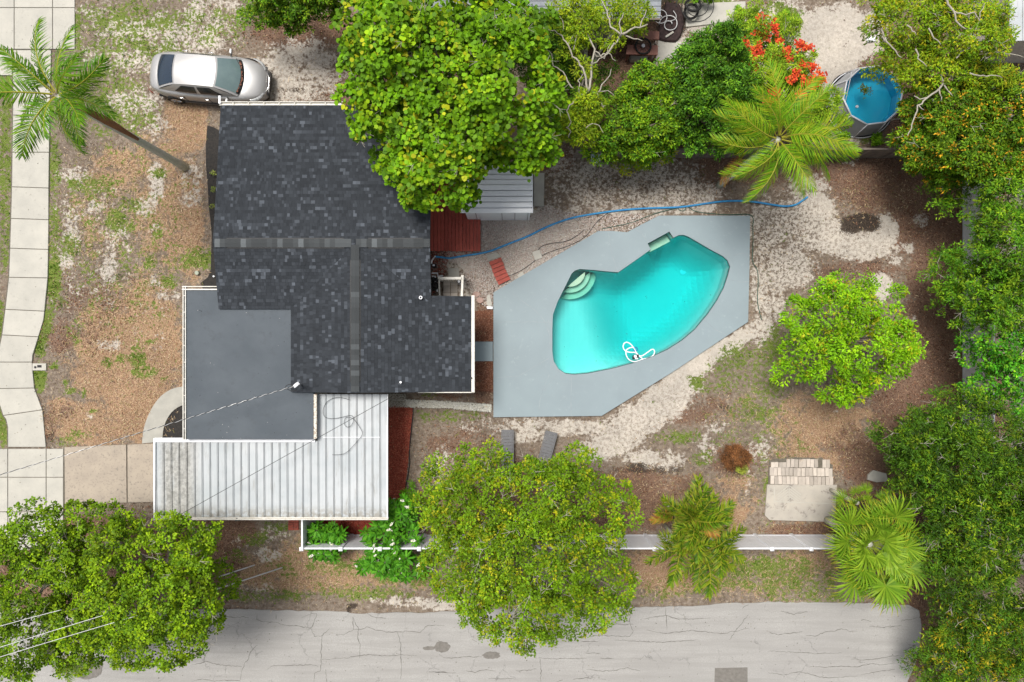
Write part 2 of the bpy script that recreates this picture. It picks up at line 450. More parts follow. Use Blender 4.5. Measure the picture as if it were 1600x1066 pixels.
DARK = [(1345, 347, 32, 13, .95), (1355, 353, 24, 12, .8), (1330, 352, 18, 16, .8), (455, 140, 26, 6, .56), (1040, 735, 30, 10, .6), (1000, 732, 46, 10, .56), (1130, 636, 14, 6, .6), (1366, 410, 20, 5, .7), (1050, 30, 30, 34, .8), (1180, 515, 4, 4, .0), (100, 468, 20, 20, .4), (235, 530, 3, 3, 0), (1305, 425, 14, 5, .6),
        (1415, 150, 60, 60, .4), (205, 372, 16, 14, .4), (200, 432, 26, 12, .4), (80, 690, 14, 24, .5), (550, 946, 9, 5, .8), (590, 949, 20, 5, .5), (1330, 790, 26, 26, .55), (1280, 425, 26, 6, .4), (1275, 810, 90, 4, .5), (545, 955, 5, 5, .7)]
SPECK = [(1000, 285, 150, 50, 1.0), (820, 400, 120, 60, .02), (1220, 380, 70, 90, 1.0), (1290, 380, 80, 50, .6), (1000, 660, 160, 70, .45), (250, 80, 160, 90, .9), (480, 130, 70, 50, .5), (1300, 80, 120, 70, .22), (900, 670, 200, 30, .5), (1200, 450, 40, 60, .6), (180, 350, 120, 150, .75), (180, 580, 110, 110, .35), (1150, 660, 120, 80, .4), (1350, 385, 80, 40, .45)]

def masks(X, Y):
    return dict(sand=blobs(X, Y, SAND), green=blobs(X, Y, GREEN), litter=blobs(X, Y, LITTER), tan=blobs(X, Y, TAN), dark=blobs(X, Y, DARK), speck=blobs(X, Y, SPECK))

gx = np.arange(-24, 24.01, .15); gy = np.arange(-16.5, 16.51, .15)
GX, GY = np.meshgrid(gx, gy)
PXg, PYg = GX / S + 800, 533 - GY / S
mk = masks(PXg, PYg)
GZ = (0.012 * np.sin(GX * 1.7 + np.cos(GY * 1.3)) + 0.010 * np.sin(GY * 2.9 + GX * .7)).astype(np.float32)
ring = np.zeros(GX.shape, bool); ring[0, :] = ring[-1, :] = True; ring[:, 0] = ring[:, -1] = True
GZ[ring] = 0
V = np.stack([GX, GY, GZ], -1).reshape(-1, 3)
ny, nx = GX.shape
idx = np.arange(nx * ny).reshape(ny, nx)
F = np.stack([idx[:-1, :-1], idx[:-1, 1:], idx[1:, 1:], idx[1:, :-1]], -1).reshape(-1, 4)
cx = V[F].mean(1)
hole = inset(deck_w, 0.35)
F = F[~inside(hole, cx[:, 0], cx[:, 1])]
nb = len(V)
x0, x1, y0, y1 = gx[0], gx[-1], gy[0], gy[-1]
B = 160
outer = np.array([(x0, y0, 0), (x1, y0, 0), (x1, y1, 0), (x0, y1, 0), (-B, -B, 0), (B, -B, 0), (B, B, 0), (-B, B, 0)])
V = np.vstack([V, outer])
F = np.vstack([F, np.array([(0, 1, 5, 4), (1, 2, 6, 5), (2, 3, 7, 6), (3, 0, 4, 7)]) + nb])

gm, t, b = nodes('ground')
am = N(t, 'ShaderNodeAttribute', attribute_name='tint')
am2 = N(t, 'ShaderNodeAttribute', attribute_name='tint_b')
s1 = t.nodes.new('ShaderNodeSeparateColor'); t.links.new(am.outputs['Color'], s1.inputs[0])
s2 = t.nodes.new('ShaderNodeSeparateColor'); t.links.new(am2.outputs['Color'], s2.inputs[0])
nA = noise(t, 1.5, 9, .66); nB = noise(t, 6.5, 6, .7); nC = noise(t, 24, 5, .7)
off = N(t, 'ShaderNodeVectorMath', operation='ADD'); t.links.new(pos(t), off.inputs[0]); off.inputs[1].default_value = (31, 17, 5)
nA2 = noise(t, 1.4, 9, .66, off.outputs[0]); nB2 = noise(t, 8.0, 6, .72, off.outputs[0]); nC2 = noise(t, 34, 4, .7, off.outputs[0])
def layer(mask, na, nb_, wa, wb, soft=.10):
    # mask threshold broken up by coarse and fine noise
    n = math_(t, 'MULTIPLY_ADD', na, wa * 2.0, math_(t, 'MULTIPLY_ADD', nb_, wb * 1.5, -(wa * 2.0 + wb * 1.5) / 2))
    v = math_(t, 'ADD', mask, n)
    return ramp(t, v, .5 - soft, .5 + soft)
soil = mix(t, ramp(t, nB, .35, .65), (.135, .10, .075), (.30, .25, .20))
soil = mix(t, ramp(t, nC2, .56, .68), soil, (.09, .062, .046))
tanc = mix(t, ramp(t, nC, .36, .62), (.17, .10, .058), (.46, .33, .205))
tanc = mix(t, ramp(t, nB2, .35, .68), tanc, mix(t, ramp(t, nC, .4, .6), (.25, .13, .08), (.42, .28, .19)))
lit = mix(t, ramp(t, nC, .38, .64), (.066, .043, .032), (.27, .17, .12))
lit = mix(t, ramp(t, nB2, .42, .7), lit, mix(t, ramp(t, nC2, .4, .6), (.12, .066, .045), (.32, .21, .15)))
sandc = mix(t, ramp(t, nB, .3, .7), (.43, .385, .33), (.58, .535, .475))
sandc = mix(t, ramp(t, nC, .50, .72), sandc, (.36, .315, .27))
grn = mix(t, ramp(t, nC, .36, .62), (.06, .095, .014), (.19, .24, .055))
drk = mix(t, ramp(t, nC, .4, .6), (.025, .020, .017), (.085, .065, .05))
col = mix(t, layer(s1.outputs[2], nA, nB, .9, .7), soil, tanc)                 # dry grass
col = mix(t, layer(s2.outputs[0], nA2, nB2, .8, .8), col, lit)                 # leaf litter
col = mix(t, layer(s1.outputs[0], nA2, nB, .8, 1.05, .10), col, sandc)          # sand
spk = math_(t, 'MULTIPLY', s2.outputs[2], ramp(t, nB2, .49, .545))
spk = math_(t, 'MULTIPLY', spk, ramp(t, nC2, .40, .48))
col = mix(t, spk, col, mix(t, ramp(t, nC, .4, .6), (.075, .055, .04), (.17, .13, .10)))
col = mix(t, layer(s1.outputs[1], nA, nB2, .9, 1.6, .06), col, grn)            # living grass
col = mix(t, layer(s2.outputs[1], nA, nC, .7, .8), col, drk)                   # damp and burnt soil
nL = noise(t, .55, 5, .7)
col = mix(t, 1.0, col, ramp(t, nL, .3, .7, (.80, .80, .80), (1.16, 1.15, 1.13)), 'MULTIPLY')
t.links.new(col, b.inputs['Base Color'])
b.inputs['Roughness'].default_value = .95
b.inputs['Specular IOR Level'].default_value = .1
hgt = math_(t, 'MULTIPLY_ADD', nB, .6, math_(t, 'MULTIPLY', nC, .5))
bump(t, b, hgt, .9, .05)
colA = np.zeros((len(V), 3), np.float32); colA[:nb] = np.stack([mk['sand'], mk['green'], mk['tan']], -1).reshape(-1, 3); colA[nb:] = (.2, .4, .5)
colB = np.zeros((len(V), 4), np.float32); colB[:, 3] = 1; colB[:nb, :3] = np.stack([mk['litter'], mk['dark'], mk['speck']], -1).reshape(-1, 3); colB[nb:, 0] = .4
g = npmesh('ground', V, 4, colA, gm, smooth=True, F=F)
a2 = g.data.attributes.new('tint_b', 'FLOAT_COLOR', 'POINT'); a2.data.foreach_set('color', colB.ravel())
tag(g, 'sandy yard ground with patches of dry grass, brown leaf litter and bare sand', kind='structure')

# ------------------------------------------------------------------ road
road_top = [(-2600, 960), (250, 955), (345, 952), (430, 954), (520, 955.5), (560, 958), (640, 958), (690, 956), (760, 952), (860, 950), (985, 948), (1000, 949), (1100, 946), (1160, 942), (1200, 941), (1300, 942), (1370, 943), (1420, 946), (1436, 953), (1440, 975), (1438, 1010), (1430, 1040), (1418, 1064), (1410, 1090), (1410, 1500)]
rt = []
rr = random.Random(3)
for i in range(len(road_top) - 1):
    (xa, ya), (xb, yb) = road_top[i], road_top[i + 1]
    n = max(1, min(60, int(math.hypot(xb - xa, yb - ya) / 9)))
    for k in range(n):
        u = k / n
        rt.append((xa + (xb - xa) * u + rr.uniform(-1, 1), ya + (yb - ya) * u + rr.uniform(-1.3, 1.3)))
rt.append(road_top[-1])
road_poly = ccw([tuple(p[:2]) for p in PP(rt, .03)] + [tuple(P(-2600, 1500, .03)[:2])])
rm, t, b = nodes('road')
n1 = noise(t, .35, 5); n2 = noise(t, 3.2, 7, .7); n3 = noise(t, 26, 5, .7)
c = mix(t, ramp(t, n1, .35, .65), (.335, .325, .31), (.39, .38, .36))
mp = N(t, 'ShaderNodeMapping'); mp.inputs['Scale'].default_value = (.25, 3.5, 1); t.links.new(pos(t), mp.inputs[0])
c = mix(t, ramp(t, noise(t, 1.0, 6, .65, mp.outputs[0]), .42, .75), c, (.28, .27, .255))
c = mix(t, ramp(t, n3, .42, .70), c, (.27, .26, .245))
c = mix(t, ramp(t, n3, .60, .74), c, (.47, .46, .44))
c = mix(t, ramp(t, n2, .66, .78), c, (.22, .21, .20))
# hairline crazing
vo = N(t, 'ShaderNodeTexVoronoi', feature='DISTANCE_TO_EDGE', Scale=.75)
wv = N(t, 'ShaderNodeVectorMath', operation='MULTIPLY_ADD'); 
nn = N(t, 'ShaderNodeTexNoise', Scale=1.6, Detail=6, Roughness=.65); t.links.new(pos(t), nn.inputs['Vector'])
t.links.new(nn.outputs['Color'], wv.inputs[0]); wv.inputs[1].default_value = (.9, .9, .9); t.links.new(pos(t), wv.inputs[2])
t.links.new(wv.outputs[0], vo.inputs['Vector'])
crz = math_(t, 'MULTIPLY', ramp(t, vo.outputs['Distance'], .004, .014, (1, 1, 1), (0, 0, 0)), ramp(t, noise(t, .8, 3), .48, .6))
c = mix(t, math_(t, 'MULTIPLY', crz, .5), c, (.12, .115, .11))
t.links.new(c, b.inputs['Base Color']); b.inputs['Roughness'].default_value = .9; b.inputs['Specular IOR Level'].default_value = .15
bump(t, b, n3, .35, .01)
road = MB().prism(road_poly, -.05, .03).build('road', rm)
tag(road, 'cracked pale asphalt road along the bottom of the yard', kind='structure')

def ribbon(pts, wds, z):
    """flat jittered strip following a polyline"""
    out = MB(); n = len(pts)
    L, R = [], []
    for i in range(n):
        a, b_ = Vector(pts[max(i - 1, 0)][:2]), Vector(pts[min(i + 1, n - 1)][:2])
        tt = (b_ - a).normalized() if (b_ - a).length > 0 else Vector((1, 0))
        nn_ = Vector((-tt.y, tt.x)); wd = wds[i] / 2
        L.append((pts[i][0] + nn_.x * wd, pts[i][1] + nn_.y * wd, z)); R.append((pts[i][0] - nn_.x * wd, pts[i][1] - nn_.y * wd, z))
    return L + R, [(n + i, n + i + 1, i + 1, i) for i in range(n - 1)]

def A(pts, ox, oy, s=3.7275): return [(ox + x / s, oy + y / s) for x, y in pts]
cracks = [A(q, 300, 780) for q in (
    [(640, 690), (700, 665), (725, 670), (705, 740), (690, 750), (620, 740), (540, 735), (480, 715), (440, 725)],
    [(690, 750), (715, 800), (760, 795), (800, 755)], [(760, 795), (752, 880), (750, 960), (745, 1000), (712, 1012), (710, 1066)],
    [(840, 790), (880, 790), (940, 760), (975, 760), (1020, 745), (1080, 765), (1160, 778), (1240, 770), (1330, 775), (1370, 735), (1470, 735)],
    [(935, 690), (940, 760)], [(940, 690), (950, 720), (970, 760), (965, 800), (980, 850), (975, 925)], [(760, 935), (900, 925), (975, 912), (1040, 905), (1120, 912), (1210, 908), (1310, 910)],
    [(1200, 780), (1215, 850), (1215, 910), (1222, 960), (1215, 1050)], [(0, 965), (60, 955), (75, 945), (120, 955), (190, 970), (290, 975)], [(65, 955), (80, 900), (110, 860)],
    [(440, 990), (470, 970), (600, 968), (700, 965), (735, 975)], [(290, 1000), (310, 950), (330, 930), (340, 890), (380, 850)], [(0, 1060), (60, 1050), (130, 1060), (200, 1055), (280, 1058), (290, 1000)],
    [(180, 683), (240, 690), (300, 686), (330, 690)], [(380, 672), (380, 700), (400, 712), (470, 715)], [(1020, 665), (1060, 690), (1130, 695)], [(1380, 1005), (1450, 1008), (1490, 1012)], [(780, 1000), (785, 1066)], [(490, 672), (490, 700)])]
cracks += [A(q, 1200, 780) for q in (
    [(0, 775), (60, 790), (100, 785), (200, 772)], [(220, 795), (280, 797), (340, 770), (380, 772), (430, 755), (480, 770), (520, 768)], [(590, 740), (650, 748), (700, 746), (780, 738)], [(0, 885), (120, 890), (280, 900), (430, 895)],
    [(480, 930), (560, 938), (640, 932), (690, 920), (780, 910)], [(0, 1010), (90, 1025), (170, 1005), (230, 1015), (290, 1035), (350, 1040), (450, 1035), (520, 1030)], [(540, 1025), (640, 1005), (740, 990)], [(230, 975), (320, 980), (420, 975), (520, 975), (600, 960), (660, 965), (740, 955)],
    [(540, 705), (570, 702), (600, 715)], [(780, 705), (830, 700), (870, 690)], [(800, 880), (860, 850)])]
cracks += [A(q, 600, 780) for q in (
    [(320, 905), (350, 922), (380, 925), (480, 918), (570, 920)], [(900, 925), (1000, 930), (1080, 928), (1180, 927)], [(480, 1000), (530, 1010), (580, 995), (650, 1003)], [(610, 1045), (680, 1048), (760, 1042)], [(770, 1000), (830, 998), (890, 990)],
    [(1180, 990), (1260, 1003), (1360, 995), (1420, 980), (1450, 992), (1491, 1000)], [(1330, 720), (1380, 705), (1430, 712), (1440, 660)], [(1430, 712), (1450, 770), (1430, 800), (1300, 795), (1200, 800)], [(905, 925), (915, 990), (912, 1066)], [(1170, 898), (1260, 898)], [(1260, 927), (1340, 930)],
    [(260, 1005), (330, 1008), (420, 1012)], [(1100, 1052), (1160, 1042), (1230, 1042)], [(510, 820), (540, 830)], [(1040, 1055), (1000, 1066)], [(1150, 830), (1250, 828)])]
cracks += [[(1010, 985), (1040, 990), (1080, 985), (1130, 990), (1170, 982)], [(960, 1000), (1030, 1004), (1090, 1000)], [(1040, 950), (1042, 985)], [(1220, 955), (1240, 960), (1262, 956)], [(1160, 950), (1170, 945)], [(1000, 968), (1040, 962), (1060, 968), (1110, 966)],
           [(930, 975), (990, 976)], [(1170, 960), (1150, 985), (1140, 1000)]]
cm = MB()
rr = random.Random(11)
for q in cracks:
    pts = []
    for i in range(len(q) - 1):
        (xa, ya), (xb, yb) = q[i], q[i + 1]
        n = max(2, int(math.hypot(xb - xa, yb - ya) / 3.2))
        for k in range(n):
            u = k / n
            pts.append((xa + (xb - xa) * u + rr.uniform(-.8, .8), ya + (yb - ya) * u + rr.uniform(-.8, .8)))
    pts.append(q[-1])
    ww = [max(.006, rr.uniform(.010, .030) * math.sin(PI * min(.97, max(.04, (i + .5) / len(pts)))) ** .4) for i in range(len(pts))]
    v, f = ribbon([P(x, y, .034) for x, y in pts], ww, .034)
    cm.add(v, f)
M['crack'] = surf('crack', (.10, .095, .085), (.16, .15, .135), 12)
tag(cm.build('crack', M['crack'], road), kind='stuff')
M['patch'] = surf('asphalt_patch', (.15, .14, .125), (.20, .185, .165), 9, bmp=.4)
def blob_poly(cx_, cy_, rx, ry, n=22, j=.12, seed=0, z=.034):
    q = random.Random(seed)
    return [tuple(P(cx_ + rx * math.cos(2 * PI * i / n) * (1 + q.uniform(-j, j)), cy_ + ry * math.sin(2 * PI * i / n) * (1 + q.uniform(-j, j)), z)[:2]) for i in range(n)]
for i, (cx_, cy_, rx, ry) in enumerate(((691, 1011, 12, 8.5), (768, 1024, 14, 6), (670, 1013, 10, 3), (135, 1045, 26, 17))):
    MB().prism(ccw(blob_poly(cx_, cy_, rx, ry, seed=i)), .02, .036 + .001 * i).build('patch', M['patch'], road)
MB().prism(ccw([tuple(P(x, y, .03)[:2]) for x, y in ((1117, 1044), (1168, 1043), (1168, 1080), (1116, 1080))]), .02, .036).build('patch', M['patch'], road)

# ------------------------------------------------------------------ pavement and driveways, slab by slab
def slab_set(root, slabs, z, mat, gap=.014, base=None):
    for q in slabs:
        poly = inset(ccw([tuple(P(x, y, z)[:2]) for x, y in q]), gap)
        MB().prism(poly, -.08, z, .008).build('slab', mat, root)
side = empty('sidewalk', P(45, 400), kind='structure', label='pale concrete pavement running down the left edge')
XLy = [-60, 78, 160, 300, 430, 520, 560, 610, 632, 655, 668, 700]; XLx = [20, 20, 20, 18, 14, 4, -6, -6, -1, 9, 12, 12]
XRy = [-60, 78, 215, 300, 342, 430, 470, 500, 525, 555, 565, 580, 605, 612, 640, 652, 668, 700]
XRx = [80, 80, 77, 76, 76, 75, 71, 68, 60, 51, 50, 51, 53, 55, 65, 68, 69, 72]
jy = [78, 128, 180, 238, 293, 342.5, 389, 434, 485, 525, 566, 607, 645, 699]
sk = [0, 0, 0, 0, 2, 2, 2, 1, 3, 3, 0, -1, -9, 0]     # how much each joint slopes from left to right
slabs = []
for i in range(len(jy) - 1):
    ya, yb = jy[i], jy[i + 1]
    ys = [ya] + [y for y in XLy if ya + 9 < y < yb - 9] + [yb]
    Lp = [(np.interp(y, XLy, XLx), y - (sk[i] / 2 if y == ya else sk[i + 1] / 2 if y == yb else 0)) for y in ys]
    ys = [ya] + [y for y in XRy if ya + 9 < y < yb - 9] + [yb]
    Rp = [(np.interp(y, XRy, XRx), y + (sk[i] / 2 if y == ya else sk[i + 1] / 2 if y == yb else 0)) for y in ys]
    slabs.append(Lp + Rp[::-1])
slab_set(side, slabs, .06, M['concrete'])
cols, rows = [-60, 22, 82, 117], [-110, -48, 12, 77]
slab_set(side, [[(cols[i], rows[j]), (cols[i + 1], rows[j]), (cols[i + 1], rows[j + 1]), (cols[i], rows[j + 1])] for i in range(3) for j in range(3)], .06, M['concrete'])
slab_set(side, [[(-60, 78), (19, 78), (19, 118), (-60, 118)]], .06, M['concrete'])
cols, rows = [-60, 12, 72, 99], [701, 746, 800, 860]
slab_set(side, [[(cols[i], rows[j]), (cols[i + 1], rows[j]), (cols[i + 1], rows[j + 1]), (cols[i], rows[j + 1])] for i in range(3) for j in range(3)], .06, M['concrete'])
bs = MB()
for q in slabs: bs.prism(ccw([tuple(P(x, y)[:2]) for x, y in q]), -.1, .035)
for r in (((-60, -110), (117, -110), (117, 77), (-60, 77)), ((-60, 701), (99, 701), (99, 860), (-60, 860))): bs.prism(ccw([tuple(P(x, y)[:2]) for x, y in r]), -.1, .035)
bs.build('joint_fill', M['joint'], side)
drive = empty('driveway', P(170, 740), kind='structure', label='brownish concrete driveway leading from the pavement to the carport')
slab_set(drive, [[(100, 698.5), (197.5, 694.5), (198.5, 786), (101, 789)], [(198.5, 694.5), (330, 689), (330, 783), (199, 786)]], .07, M['driveway'])
MB().prism(ccw([tuple(P(x, y)[:2]) for x, y in ((100, 699), (330, 690), (330, 782), (100, 788))]), -.1, .04).build('joint_fill', M['joint'], drive)
arc_o = [(222, 693), (223, 678), (226, 664), (232, 648), (240, 633), (250, 620), (261, 611.5), (273, 606), (292, 603)]
arc_i = [(292, 631), (280, 635), (270, 642), (263, 651), (257.5, 662), (254.5, 674), (253.5, 690)]
cw = MB().prism(ccw([tuple(p[:2]) for p in chaikin(PP(arc_o, .06), 2, False)] + [tuple(p[:2]) for p in chaikin(PP(arc_i, .06), 2, False)]), -.05, .065).build('path', M['walk_grey'])
tag(cw, 'curved grey concrete walk between driveway and flat roof', kind='structure')
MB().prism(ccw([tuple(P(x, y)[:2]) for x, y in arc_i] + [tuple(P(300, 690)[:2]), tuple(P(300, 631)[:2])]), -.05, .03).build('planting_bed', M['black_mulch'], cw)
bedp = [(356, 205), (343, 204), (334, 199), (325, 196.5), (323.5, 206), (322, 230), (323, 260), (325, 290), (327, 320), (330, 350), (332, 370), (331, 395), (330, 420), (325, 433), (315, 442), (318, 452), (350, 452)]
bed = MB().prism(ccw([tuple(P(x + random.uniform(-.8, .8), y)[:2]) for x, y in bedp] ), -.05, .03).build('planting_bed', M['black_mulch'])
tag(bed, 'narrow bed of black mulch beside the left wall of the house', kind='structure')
for nm, pp, mt, lb in (('red_mulch_bed', [(600, 633), (645, 637), (644, 660), (640, 690), (638, 720), (634, 750), (632, 790), (600, 800)], 'red_mulch', 'strip of red mulch beside the metal carport roof'),
                       ('fence_mulch_bed', [(478, 806), (600, 800), (640, 800), (640, 834), (478, 838)], 'red_mulch', 'red mulch behind the white fence under the flowering shrub'),
                       ('brown_mulch_bed', [(738, 487), (770, 485), (770, 533), (738, 533)], 'brown_mulch', 'brown mulch between house and pool deck above the walk'),
                       ('brown_mulch_bed', [(738, 564), (770, 564), (770, 612), (738, 610)], 'brown_mulch', 'brown mulch between house and pool deck below the walk')):
    o = MB().prism(ccw([tuple(P(x, y)[:2]) for x, y in pp]), -.05, .028).build(nm, M[mt]); tag(o, lb, kind='structure')

# ------------------------------------------------------------------ swimming pool and its painted deck
pool = empty('swimming_pool', P(985, 480), label='free-form turquoise swimming pool with corner steps', cat='swimming pool')
def tri_with_hole(outer_, holes, z, name, mat, parent, z0=None):
    vs, es = [], []
    for lp in [outer_] + holes:
        n0 = len(vs); vs += [Vector(p[:2]) for p in lp]
        es += [(n0 + i, n0 + (i + 1) % len(lp)) for i in range(len(lp))]
    ov, oe, of = delaunay_2d_cdt(vs, es, [], 0, 1e-5)[:3]
    fs = []
    for f in of:
        c_ = sum((ov[i] for i in f), Vector((0, 0))) / len(f)
        X, Y = np.array([c_.x]), np.array([c_.y])
        if inside(outer_, X, Y)[0] and not any(inside(h_, X, Y)[0] for h_ in holes): fs.append(tuple(f))
    m = MB(); m.add([(v.x, v.y, z) for v in ov], fs)
    if z0 is not None:
        for lp, rev in [(outer_, False)] + [(h_, True) for h_ in holes]:
            n = len(lp); q = [(p[0], p[1], z0) for p in lp] + [(p[0], p[1], z) for p in lp]
            ff = [(i, (i + 1) % n, n + (i + 1) % n, n + i) for i in range(n)]
            m.add(q, [tuple(reversed(x)) for x in ff] if rev else ff)
    return m.build(name, mat, parent)
# pool outline with the bench notch merged in
def merged_outline():
    px = [p for p in pool_px_raw]
    i = px.index((1014.5, 391.5)); j = px.index((1052, 371.5))
    return px[:i + 1] + [(1017, 390.5), (1012, 380.5), (1046, 362), (1052.5, 372)] + px[j:]
full_w = ccw([tuple(p[:2]) for p in PP(merged_outline(), DECK_Z)])
deck = empty('pool_deck', P(985, 480), kind='structure', label='grey painted concrete deck around the swimming pool')
tri_with_hole(deck_w, [full_w], DECK_Z, 'deck_slab', M['deck_paint'], deck, -.02)
MB().prism(ccw([tuple(P(x, y, .09)[:2]) for x, y in ((741, 534), (770, 534), (770, 564.5), (741, 564.5))]), -.02, .09, .006).build('deck_walk', M['deck_paint'], deck)
M['deck_line'] = surf('deck_hairline', (.33, .37, .39), (.22, .25, .27), 3)
dl = MB(); rr = random.Random(21)
for q in ([(772, 503), (800, 503.5), (830, 503), (861, 503.5)], [(798, 457), (815, 470), (835, 484), (850, 500), (858, 520)], [(858, 586), (852, 600), (845, 620), (842, 640)], [(893, 590), (892, 620), (893, 650)], [(858, 545), (859, 530), (857, 500)], [(1010, 375), (1000, 362), (990, 358)],
          [(1143, 400), (1160, 396), (1171, 397)], [(1100, 500), (1118, 515), (1135, 524)], [(965, 425), (955, 395), (950, 362)], [(870, 586), (850, 610)], [(1141, 437), (1158, 441), (1170, 440)], [(772, 590), (810, 588), (858, 560)]):
    pts = []
    for i in range(len(q) - 1):
        (xa_, ya_), (xb_, yb_) = q[i], q[i + 1]
        for k in range(6): pts.append((xa_ + (xb_ - xa_) * k / 6 + rr.uniform(-.5, .5), ya_ + (yb_ - ya_) * k / 6 + rr.uniform(-.5, .5)))
    pts.append(q[-1]); v, f = ribbon([P(x, y, DECK_Z) for x, y in pts], [rr.uniform(.008, .02) for _ in pts], DECK_Z + .004); dl.add(v, f)
tag(dl.build('hairline_crack', M['deck_line'], deck), kind='stuff')
rim = inset(full_w, -.05)
sh = inset(full_w, -.004)
def wall_strip(lp, z0, z1): 
    n = len(lp); return [(p[0], p[1], z0) for p in lp] + [(p[0], p[1], z1) for p in lp], [(n + i, n + (i + 1) % n, (i + 1) % n, i) for i in range(n)]
def edge_dist(x, y):
    p = Vector((x, y)); best = 9.0
    for i in range(len(full_w)):
        a, b_ = Vector(full_w[i - 1]), Vector(full_w[i]); ab_ = b_ - a
        if ab_.length < 1e-6: continue
        k_ = min(1, max(0, (p - a).dot(ab_) / ab_.length_squared)); best = min(best, (p - a - ab_ * k_).length)
    return best
def depth(x, y):
    px, py = x / S + 800, 533 - y / S
    u = ((px - 925) * .86 + (py - 500) * -.25)
    s = min(1, max(0, (u + 12) / 75)); s = s * s * (3 - 2 * s)
    D = 1.0 + 1.25 * s
    e = edge_dist(x, y)
    u = min(1.0, e / .95); u = u * (2 - u)
    return .78 + (D - .78) * u      # dished towards the walls
in1 = inset(full_w, .006)
v, f = wall_strip(in1, -.13, DECK_Z - .012); MB().add(v, f).build('waterline_band', M['pool_edge'], pool)
n = len(in1)
gxs = np.arange(1.2, 9.2, .2); gys = np.arange(-1.6, 4.6, .2)
ptsi = [Vector((x, y)) for x in gxs for y in gys if inside(inset(full_w, .16), np.array([x]), np.array([y]))[0]]
base_lp = inset(full_w, .012)
vs = [Vector(p[:2]) for p in base_lp]; es = [(i, (i + 1) % n) for i in range(n)]
ov, _, of = delaunay_2d_cdt(vs + ptsi, es, [], 0, 1e-5)[:3]
fs = [tuple(f) for f in of if inside(base_lp, np.array([sum(ov[i].x for i in f) / len(f)]), np.array([sum(ov[i].y for i in f) / len(f)]))[0]]
floor_mb = MB().add([(v.x, v.y, -depth(v.x, v.y)) for v in ov], fs)
wl = [(p[0], p[1], -depth(p[0], p[1]) - .05) for p in base_lp] + [(p[0], p[1], -.125) for p in base_lp]
floor_mb.add(wl, [(n + i, n + (i + 1) % n, (i + 1) % n, i) for i in range(n)])
floor_mb.build('basin', M['plaster'], pool, smooth=False)
cst = P(891, 424, -.2)
for r, z, h in ((24 * S, -.27, .22), (33 * S, -.50, .22), (43 * S, -.72, .22)):
    lp = [(cst.x + r * math.cos(2 * PI * i / 40), cst.y + r * math.sin(2 * PI * i / 40)) for i in range(40)]
    # keep each tread inside the basin
    lp2 = []
    c0 = P(902, 431, 0)
    for i in range(40):
        a_ = 2 * PI * i / 40; q = None
        for rr_ in np.linspace(r, 0.02, 60):
            x_, y_ = cst.x + rr_ * math.cos(a_), cst.y + rr_ * math.sin(a_)
            if inside(base_lp, np.array([x_]), np.array([y_]))[0]: q = (x_, y_); break
        if q: lp2.append(q)
    ang0 = sorted(lp2, key=lambda p: math.atan2(p[1] - c0.y, p[0] - c0.x))
    MB().prism(ccw(ang0), z - h - .3, z).build('step', M['step'], pool)
nb_ = [tuple(p[:2]) for p in PP([(1013, 381.5), (1045, 364), (1051.5, 374.5), (1019, 391.5)], DECK_Z)]
MB().prism(ccw(nb_), -1.5, -.40).build('bench', M['step'], pool)
dr = P(1069, 424, -2.0); MB().cyl((dr.x, dr.y, -depth(dr.x, dr.y)), .13, .03, 16).build('drain_cover', M['white'], pool)
wm = bpy.data.materials.new('pool_water'); wm.use_nodes = True; t = wm.node_tree
for nd in list(t.nodes): t.nodes.remove(nd)
out = t.nodes.new('ShaderNodeOutputMaterial')
tr = t.nodes.new('ShaderNodeBsdfTransparent'); gl = t.nodes.new('ShaderNodeBsdfGlossy'); gl.inputs['Roughness'].default_value = .06
fr = N(t, 'ShaderNodeFresnel', IOR=1.33); mx = t.nodes.new('ShaderNodeMixShader')
bp = N(t, 'ShaderNodeBump', Strength=.15, Distance=.02); t.links.new(noise(t, 2.5, 4), bp.inputs['Height']); t.links.new(bp.outputs[0], gl.inputs['Normal']); t.links.new(bp.outputs[0], fr.inputs['Normal'])
t.links.new(fr.outputs[0], mx.inputs[0]); t.links.new(tr.outputs[0], mx.inputs[1]); t.links.new(gl.outputs[0], mx.inputs[2]); t.links.new(mx.outputs[0], out.inputs['Surface'])
ab = t.nodes.new('ShaderNodeVolumeAbsorption'); ab.inputs['Color'].default_value = (0.0, .915, .925, 1); ab.inputs['Density'].default_value = 1.0
t.links.new(ab.outputs[0], out.inputs['Volume'])
wo = MB().prism(inset(full_w, .008), -2.6, -.05).build('pool_water', wm, pool)
# ------------------------------------------------------------------ the house
house = empty('house', P(520, 420), label='single-storey house with dark shingle gables and a flat grey roof', cat='house')
ZR = 3.40
def pl(px, py, z): return P(px, py, z)
K = dict(
    rl=pl(333, 377, ZR), rj=pl(555, 380, ZR), rr=pl(671.5, 384, ZR),
    nl=pl(345, 164, 2.75), nr=pl(678, 175, 2.75),
    sl=pl(342, 483, 2.93), sj=pl(455, 484, 2.93), vr=pl(672, 463, 3.0),
    wb=pl(555, 615, ZR), wlb=pl(455, 613, 2.96), wr1=pl(737, 463, 2.74), wr2=pl(737, 609, 2.74), wm=pl(672, 612, 3.0))
